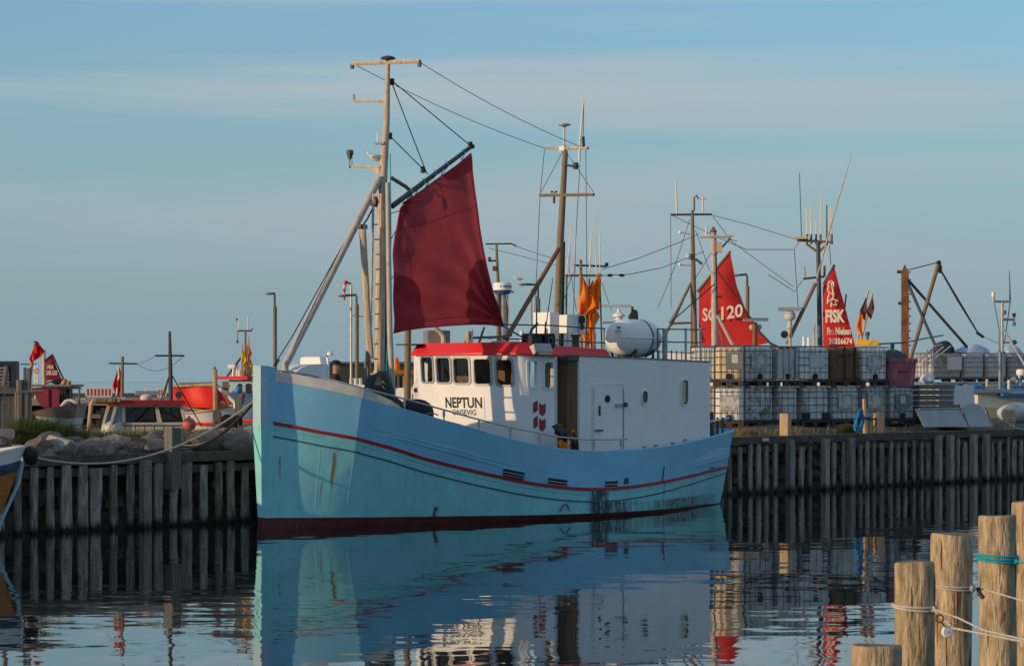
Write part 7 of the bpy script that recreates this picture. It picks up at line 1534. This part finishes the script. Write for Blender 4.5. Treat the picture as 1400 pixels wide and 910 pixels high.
x0_, _ = slot2(1286, 1300); q = MB(); c = SG.world((x0_+.5, .6, 0)); q.blob((c.x, c.y, zA+2.45), (1.0, .8, .84), 5, .10, 16, 10, 1.8); q.build('net_heap', M['net'], smooth=True, label='dark round net heap on top of the tanks of the second pier', cat='net')
for px, w2, nm, lab in ((1342, 1.6, 'plastic_sheet', 'pale blue plastic sheet bulging over the tanks of the second pier'), (1393, .95, 'plastic_sheet', 'blue grey plastic bundle on the rightmost tank of the second pier')):
    x0_ = SG.L(px, 520, 0)[0]; c = SG.world((x0_, .6, 0)); q = MB(); q.blob((c.x, c.y, zA+2.42), (w2, .9, .62), int(px), .09, 20, 10, 2.2, rz=SG.a); q.build(nm, M['bluewrap'], smooth=True, label=lab, cat='plastic sheet')
SR = Frame(1268, 98, 20); sr = SR.thing('gangway_rail', 'pale steel gangway railing leaning in front of the second pier tanks', 'railing')
for pts in ([(1257, 493), (1278, 473), (1288, 471)], [(1262, 497), (1290, 474)], [(1268, 498), (1300, 473)], [(1263.5, 528), (1263, 496)], [(1275, 505), (1275, 474)], [(1268.5, 528), (1267, 478)]): pole(SR, sr, [(p[0], p[1], 0) for p in pts], .035, 'steel', nm='rail', n=6)
q = MB(); q.blob(W(1268, 518, 97), (.55, .4, .4), 3, .1, 14, 9); q.build('bag', M['wrap'], smooth=True, label='pale rounded bag below the gangway railing', cat='bag')

# ---- blue roofed boat with slender steel antenna mast at the right edge
UB = Frame(1330, 88, 24); ub = UB.thing('blue_boat', 'boat with blue edged roof and slender pale antenna mast at the right edge', 'fishing boat')
a_ = UB.L(1322, 560)[0]; simple_hull(ub, 8, 3.2, 2.3, 1.7, 1.8, None, x0=a_, bands=[('boot_top', M['darkred'], 0, .3), ('hull', M['ltblue'], .3, 1.0)])
a, b = UB.L(1337, 580, 1.1), UB.L(1415, 535, 1.1); q = MB(); q.b2((a[0], -1.1, 1.3), (b[0], 1.1, b[2])); uw = q.build('wheelhouse', M['cream'], ub)
a, b = UB.L(1328, 537, 1.3), UB.L(1385, 532, 1.3); q = MB(); q.b2((a[0], -1.3, a[2]), (b[0], 1.3, b[2])); q.build('roof', M['alu'], ub)
a, b = UB.L(1372, 541, 1.45), UB.L(1425, 537.5, 1.45); q = MB(); q.b2((a[0], -1.45, a[2]), (b[0], 1.2, b[2])); q.build('roof_edge', M['bluepaint'], ub)
a, b = UB.L(1332, 532, .6), UB.L(1346, 526.5, .6); q = MB(); q.b2((a[0], -.6, a[2]), (b[0], .2, b[2])); q.build('blue_box', M['bluepaint'], ub)
a, b = UB.L(1384, 531, .4), UB.L(1420, 527, .4); q = MB(); q.b2((a[0], -.4, a[2]), (b[0], .4, b[2])); q.build('blue_box', M['bluepaint'], ub)
a, b = UB.L(1348, 572, 1.12), UB.L(1364, 556, 1.12); q = MB(); q.b2((a[0], -1.13, a[2]), (b[0], -1.1, b[2])); q.build('lit_panel', M['beige'], uw)  # lit patch of the wall put in as a beige panel
um = pole(UB, ub, [(1370, 535, 0), (1370, 413, 0)], .055, 'steel'); pole(UB, um, [(1359, 412, 0), (1381.5, 412, 0)], .04, 'steel', nm='crosstree'); pole(UB, um, [(1358.5, 411, 0), (1358, 405, 0)], .05, 'steel', nm='antenna_foot'); pole(UB, um, [(1358, 405.5, 0), (1358, 399, 0)], .065, 'bwhite', nm='antenna', n=10)
pole(UB, um, [(1381, 412, 0), (1380.7, 398, 0), (1380, 370, 0)], [.03, .025, .012], 'dsteel', nm='whip_antenna', n=5); pole(UB, um, [(1371, 436.5, 0), (1386, 436.5, 0)], .045, 'steel', nm='lamp_arm'); pole(UB, um, [(1386.5, 443, 0), (1386.5, 430, 0)], .03, 'steel', nm='lamp_post')
for py, m in ((430.5, 'rlamp'), (443, 'glamp')): pole(UB, um, [(1386.5, py+2.3, 0), (1386.5, py-2.6, 0)], .062, m, nm='lamp', n=10)
pole(UB, um, [(1373, 430, .1), (1373, 424, .1)], .07, 'mastbrown', nm='lamp', n=8)
pole(UB, um, [(1372, 450, .1), (1400, 497, .5), (1412, 517, .7)], .04, 'steel', nm='strut'); pole(UB, um, [(1371, 468, 0), (1389, 468, 0)], .03, 'steel', nm='shelf'); pole(UB, um, [(1386, 468.5, 0), (1388, 466.5, 0)], .09, 'dsteel', nm='lamp', n=8)
for pts in ([(1359.5, 414), (1366, 450), (1367, 530)], [(1381, 414), (1373, 470)]): q = MB(); q.tube([UB.L(p[0], p[1], 0) for p in pts], .02, 4); q.build('stay', M['wire'], um)
pole(UB, ub, [(1366.5, 535, .05), (1366.5, 480, .05)], .03, 'steel', nm='pipe', n=6); pole(UB, ub, [(1349.5, 533, .3), (1349.5, 518, .3)], .055, 'mast', nm='vent_pipe', n=10)
c = UB.L(1396, 509, .3); q = MB(); q.lathe([(.08, -.12), (.15, -.09), (.17, .0), (.17, .06), (.13, .11), (.02, .12)], c, 16); q.build('radar_dome', M['bwhite'], ub, smooth=True); pole(UB, ub, [(1394, 530, .3), (1394, 512, .3)], .05, 'steel', nm='radar_post'); pole(UB, ub, [(1379.5, 532, .3), (1379.5, 519, .3)], .06, 'steel', nm='pipe')
q = MB(); q.lathe([(.04, -.12), (.10, .0), (.11, .06)], UB.L(1385, 519, .3), 12, 'X'); q.build('horn', M['alu'], ub, smooth=True)
# covered boat under a pale tarpaulin on the mole
q = MB(); c = qw(1397, 2.6, 0); q.blob((c.x, c.y, 1.92), (2.2, 1.1, .72), 9, .05, 20, 12, 1.5, rz=R(40)); q.build('covered_dinghy', M['ibcgrey'], smooth=True, label='dinghy covered by a pale tarpaulin at the right edge of the quay', cat='dinghy')  # tarpaulin in a greyer plastic: shade put into its colour

# ---- posts on the right quay edge
def sqpost(px0, px1, y0, y1, lab, sd=.22, m='post'):
    pc = (px0+px1)/2; f = Frame(pc, qw(pc, .06, 0).y, -28); t = f.thing('mooring_post', lab, 'mooring post', 'square posts along the right quay edge')
    zt_ = f.L(pc, y0, 0)[2]; q = MB(); q.box((0, .08, (zt_+1.36)/2), (sd, sd, zt_-1.36)); q.build('post', M[m], t); return f, t
f_, t_ = sqpost(1064, 1080.5, 565, 592, 'pale square mooring post with a dark crack in front of the dirty tank', .24)
q = MB(); c = f_.L(1068, 576, .05); q.b2((-.125, -.02, c[2]), (-.119, .12, c[2]+.02)); q.build('crack', M['black'], t_)
f_, t_ = sqpost(1372, 1386, 560, 586, 'square mooring post with rope turns at the right edge of the quay', .26)
q = MB()
for dz in (.32, .38): q.tube([(-.15, -.07, 1.45+dz), (.15, -.07, 1.46+dz), (.15, .23, 1.46+dz), (-.15, .23, 1.45+dz), (-.15, -.07, 1.45+dz)], .022, 6)
q.tube([(-.13, -.08, 1.8), (.1, -.1, 1.62), (.5, -.05, 1.50)], .022, 6); q.build('rope_turns', M['rope'], t_)
ST = Frame(1186, qw(1186, .12, 0).y, QA)
sk = ST.thing('mooring_stakes', 'bundle of pale broken stakes bound with cord beside the blue rope coil', 'stakes')
for pts, r_ in (([(1183, 592), (1181.5, 545)], .075), ([(1189, 592), (1189, 569)], .085), ([(1184, 592), (1185, 568)], .06), ([(1197.5, 590), (1196.5, 572), (1196.5, 564.5)], .07), ([(1193.5, 590), (1192.5, 578)], .04)):
    rr = [r_]*len(pts); rr[-1] = r_*.5 if len(pts) > 2 else r_*.8; pole(ST, sk, pts, rr, 'post', nm='stake', n=6)
pole(ST, sk, [(1204, 592, -.1), (1204, 562.5, -.1)], .13, 'greypost', nm='stake', n=4)
q = MB()
for py in (570.5, 572, 571): q.tube([ST.L(1180.5, py, .10), ST.L(1191, py+1, .10)], .016, 5)
for py in (572, 573): q.tube([ST.L(1193.5, py, .10), ST.L(1199.5, py, .10)], .014, 5)
q.tube([ST.L(1194, 585, .1), ST.L(1199, 577, .1)], .014, 5); q.build('cord', M['black'], sk)
bc = ST.thing('rope_coil', 'coil of bright blue rope hanging from the broken stake', 'rope coil')
for k in range(12):
    q = MB(); w_ = random.uniform(-1.5, 2.5); pts = []
    for i in range(15):
        tt = 2*PI*i/14; px = 1174.5+w_+(5.2+random.uniform(-1.2, .6))*math.sin(tt)*(1 if math.cos(tt) < .6 else .55)+2.2*math.cos(tt); py = 574.5-15.5*math.cos(tt)*random.uniform(.9, 1.0); pts.append(ST.L(px, py, .12+.05*math.sin(k+i)))
    q.tube(pts, .02, 5); q.build('rope_turn', M['bluerope'], bc)

# ================================================================== foreground mooring piles
def fgpile(pxc, wpx, ytop, Y, lab, seed, lean=0.0):
    r6 = random.Random(seed); t = thing('mooring_pile', lab, 'mooring pile', ((pxc-700)*Y/FPX, Y, -1.2), 0, 'round wooden mooring piles in the foreground')
    rr = wpx/2*Y/FPX; zt_ = HC-(ytop-HY)*Y/FPX; n_ = 28; ls = []; ph = [r6.uniform(0, 6.28) for _ in range(6)]; H_ = zt_+1.2
    for j in range(27):
        v = j/24 if j < 25 else 1.0; z = H_*min(v, 1)
        edge = 1.0
        if j == 25: edge, z = .985, H_+.0
        row = []
        for i in range(n_):
            a = 2*PI*i/n_; k = 1+.018*math.sin(3*a+ph[0]+z*1.3)+.012*math.sin(5*a+ph[1]-z*2.1)+.007*math.sin(9*a+ph[2]+z*.7)+.006*math.sin(17*a+ph[3])+.010*math.sin(z*6+ph[4]+a)
            if j == 24: z_ = H_-.018; e_ = 1.0
            elif j == 25: z_ = H_-.004; e_ = .975
            elif j == 26: z_ = H_; e_ = .93
            else: z_ = (H_-.03)*j/23; e_ = 1.0
            row.append((rr*k*e_*math.cos(a)+lean*(z_-H_), rr*k*e_*math.sin(a), z_+(.003*math.sin(2*a+ph[5])+.005*math.cos(a+ph[3]) if j >= 24 else 0)))
        ls.append(row)
    q = MB(); q.loops(ls, closed=True); q.build('pile', M['fgpost'], t, smooth=True, angle=50)
    top_ = ls[-1]; q = MB(); c = (sum(p[0] for p in top_)/n_, sum(p[1] for p in top_)/n_, H_-.002); q.add(list(top_)+[c], [(i, (i+1) % n_, n_) for i in range(n_)]); q.build('end_grain', M['fgtop'], t)
    for k in range(9):             # a few drying cracks
        q = MB(); a = r6.uniform(3.4, 6.0); z = r6.uniform(H_*.5, H_*.93); l = r6.uniform(.06, .35); q.tube([((rr*1.012)*math.cos(a+.03*math.sin(3*s_)), (rr*1.012)*math.sin(a+.03*math.sin(3*s_)), z+l*s_/4) for s_ in range(5)], [.001, .004, .005, .004, .001], 4); q.build('drying_crack', M['cwood'], t)
    return t, rr, zt_
piles = []
for args in ((1199, 69, 881, 12.9, 'shortest round pile cut off just above the bottom edge', 1, 0), (1250.5, 54.5, 767, 15.9, 'round pile with white rope and white disc, second from the left', 2, .004), (1301.5, 57, 729, 16.4, 'round pile with white rope high up, middle of the row', 3, .008), (1364, 51, 704, 17.4, 'round pile with teal rope wound round it', 4, 0), (1408, 50, 685, 18.6, 'round pile half cut off by the right edge', 5, 0)): piles.append((args, fgpile(*args)))
def wrap(pi, py, m, n_turn, r_, nm, lab, tail=None, extra=None):
    (args, (t, rr, zt_)) = piles[pi]; pxc, _, _, Y = args[:4]; c = W(pxc, py, Y); o = thing(nm, lab, 'rope', c)
    for k in range(n_turn):
        q = MB(); q.tube([((rr+r_)*1.03*math.cos(2*PI*i/20), (rr+r_)*1.03*math.sin(2*PI*i/20), (k-.5)*r_*2.1+.006*math.sin(2*PI*i/20+k)-.012*math.cos(2*PI*i/20)) for i in range(21)], r_, 7, cap=False); q.build('rope_turn', M[m], o, smooth=True)
    q = MB(); q.blob((rr*.8, -rr*.75, -.01), (.05, .05, .045), 3, .1, 10, 7); q.build('knot', M[m], o, smooth=True)
    for pts in tail or []:
        P_ = [W(*p)-c for p in pts]; P_ = [Vector((rr*.8, -rr*.75, -.005))]+P_; q = MB(); q.tube(P_, r_*.8, 6); q.build('rope_end', M[m], o, smooth=True)
    return o, c, rr
o1, c1_, rr1 = wrap(1, 829, 'rope', 2, .008, 'rope', 'white rope wound round the second pile with a long tail to the right', [[(1310, 844, 15.3), (1345, 861, 15.0), (1410, 876, 14.4)], [(1303, 858, 15.4), (1350, 867, 15.1), (1410, 879, 14.5)]])
wrap(2, 801, 'rope', 2, .007, 'rope', 'white rope wound round the middle pile with its end leading right', [[(1345, 805, 16.0), (1410, 824, 15.6)]])
o3, c3, rr3 = wrap(3, 764, 'tealrope', 3, .008, 'rope', 'teal rope wound round the fourth pile', [[(1410, 771, 17.0)]])
q = MB(); c = W(1337, 803, 16.0); q.tube([c, W(1340, 812, 15.98), W(1345, 817, 15.97)], .014, 6); q.build('rope_end', M['black'], smooth=True, label='short dark rope end hanging at the knot of the middle pile', cat='rope end')
dsc = thing('float_disc', 'white round plastic disc hanging on the rope of the second pile', 'disc', W(1295, 863, 15.45))
q = MB(); q.lathe([(.030, -.010), (.037, -.004), (.037, .006), (.030, .012)], (0, 0, 0), 20, rot=Matrix.Rotation(R(90), 3, 'X') @ Matrix.Rotation(R(18), 3, 'Y')); q.build('disc', M['bwhite'], dsc, smooth=True)
q = MB(); q.lathe([(.006, -.016), (.006, .016)], (0, 0, 0), 8, 'Y'); q.build('hub', M['mast'], dsc)
q = MB(); a = W(1283, 844, 15.4)-dsc.location; q.tube([(a.x+.024*math.cos(2*PI*i/14), a.y-.03, a.z+.022*math.sin(2*PI*i/14)) for i in range(15)], .008, 6); q.tube([(a.x+.01, a.y-.03, a.z-.02), (-.012, -.012, .03)], .005, 5); q.build('shackle', M['rustpole'], dsc)
q = MB(); q.tube([(-.005, .0, -.035), (-.003, .005, -.5)], .003, 5); q.build('thin_cord', M['black'], dsc)
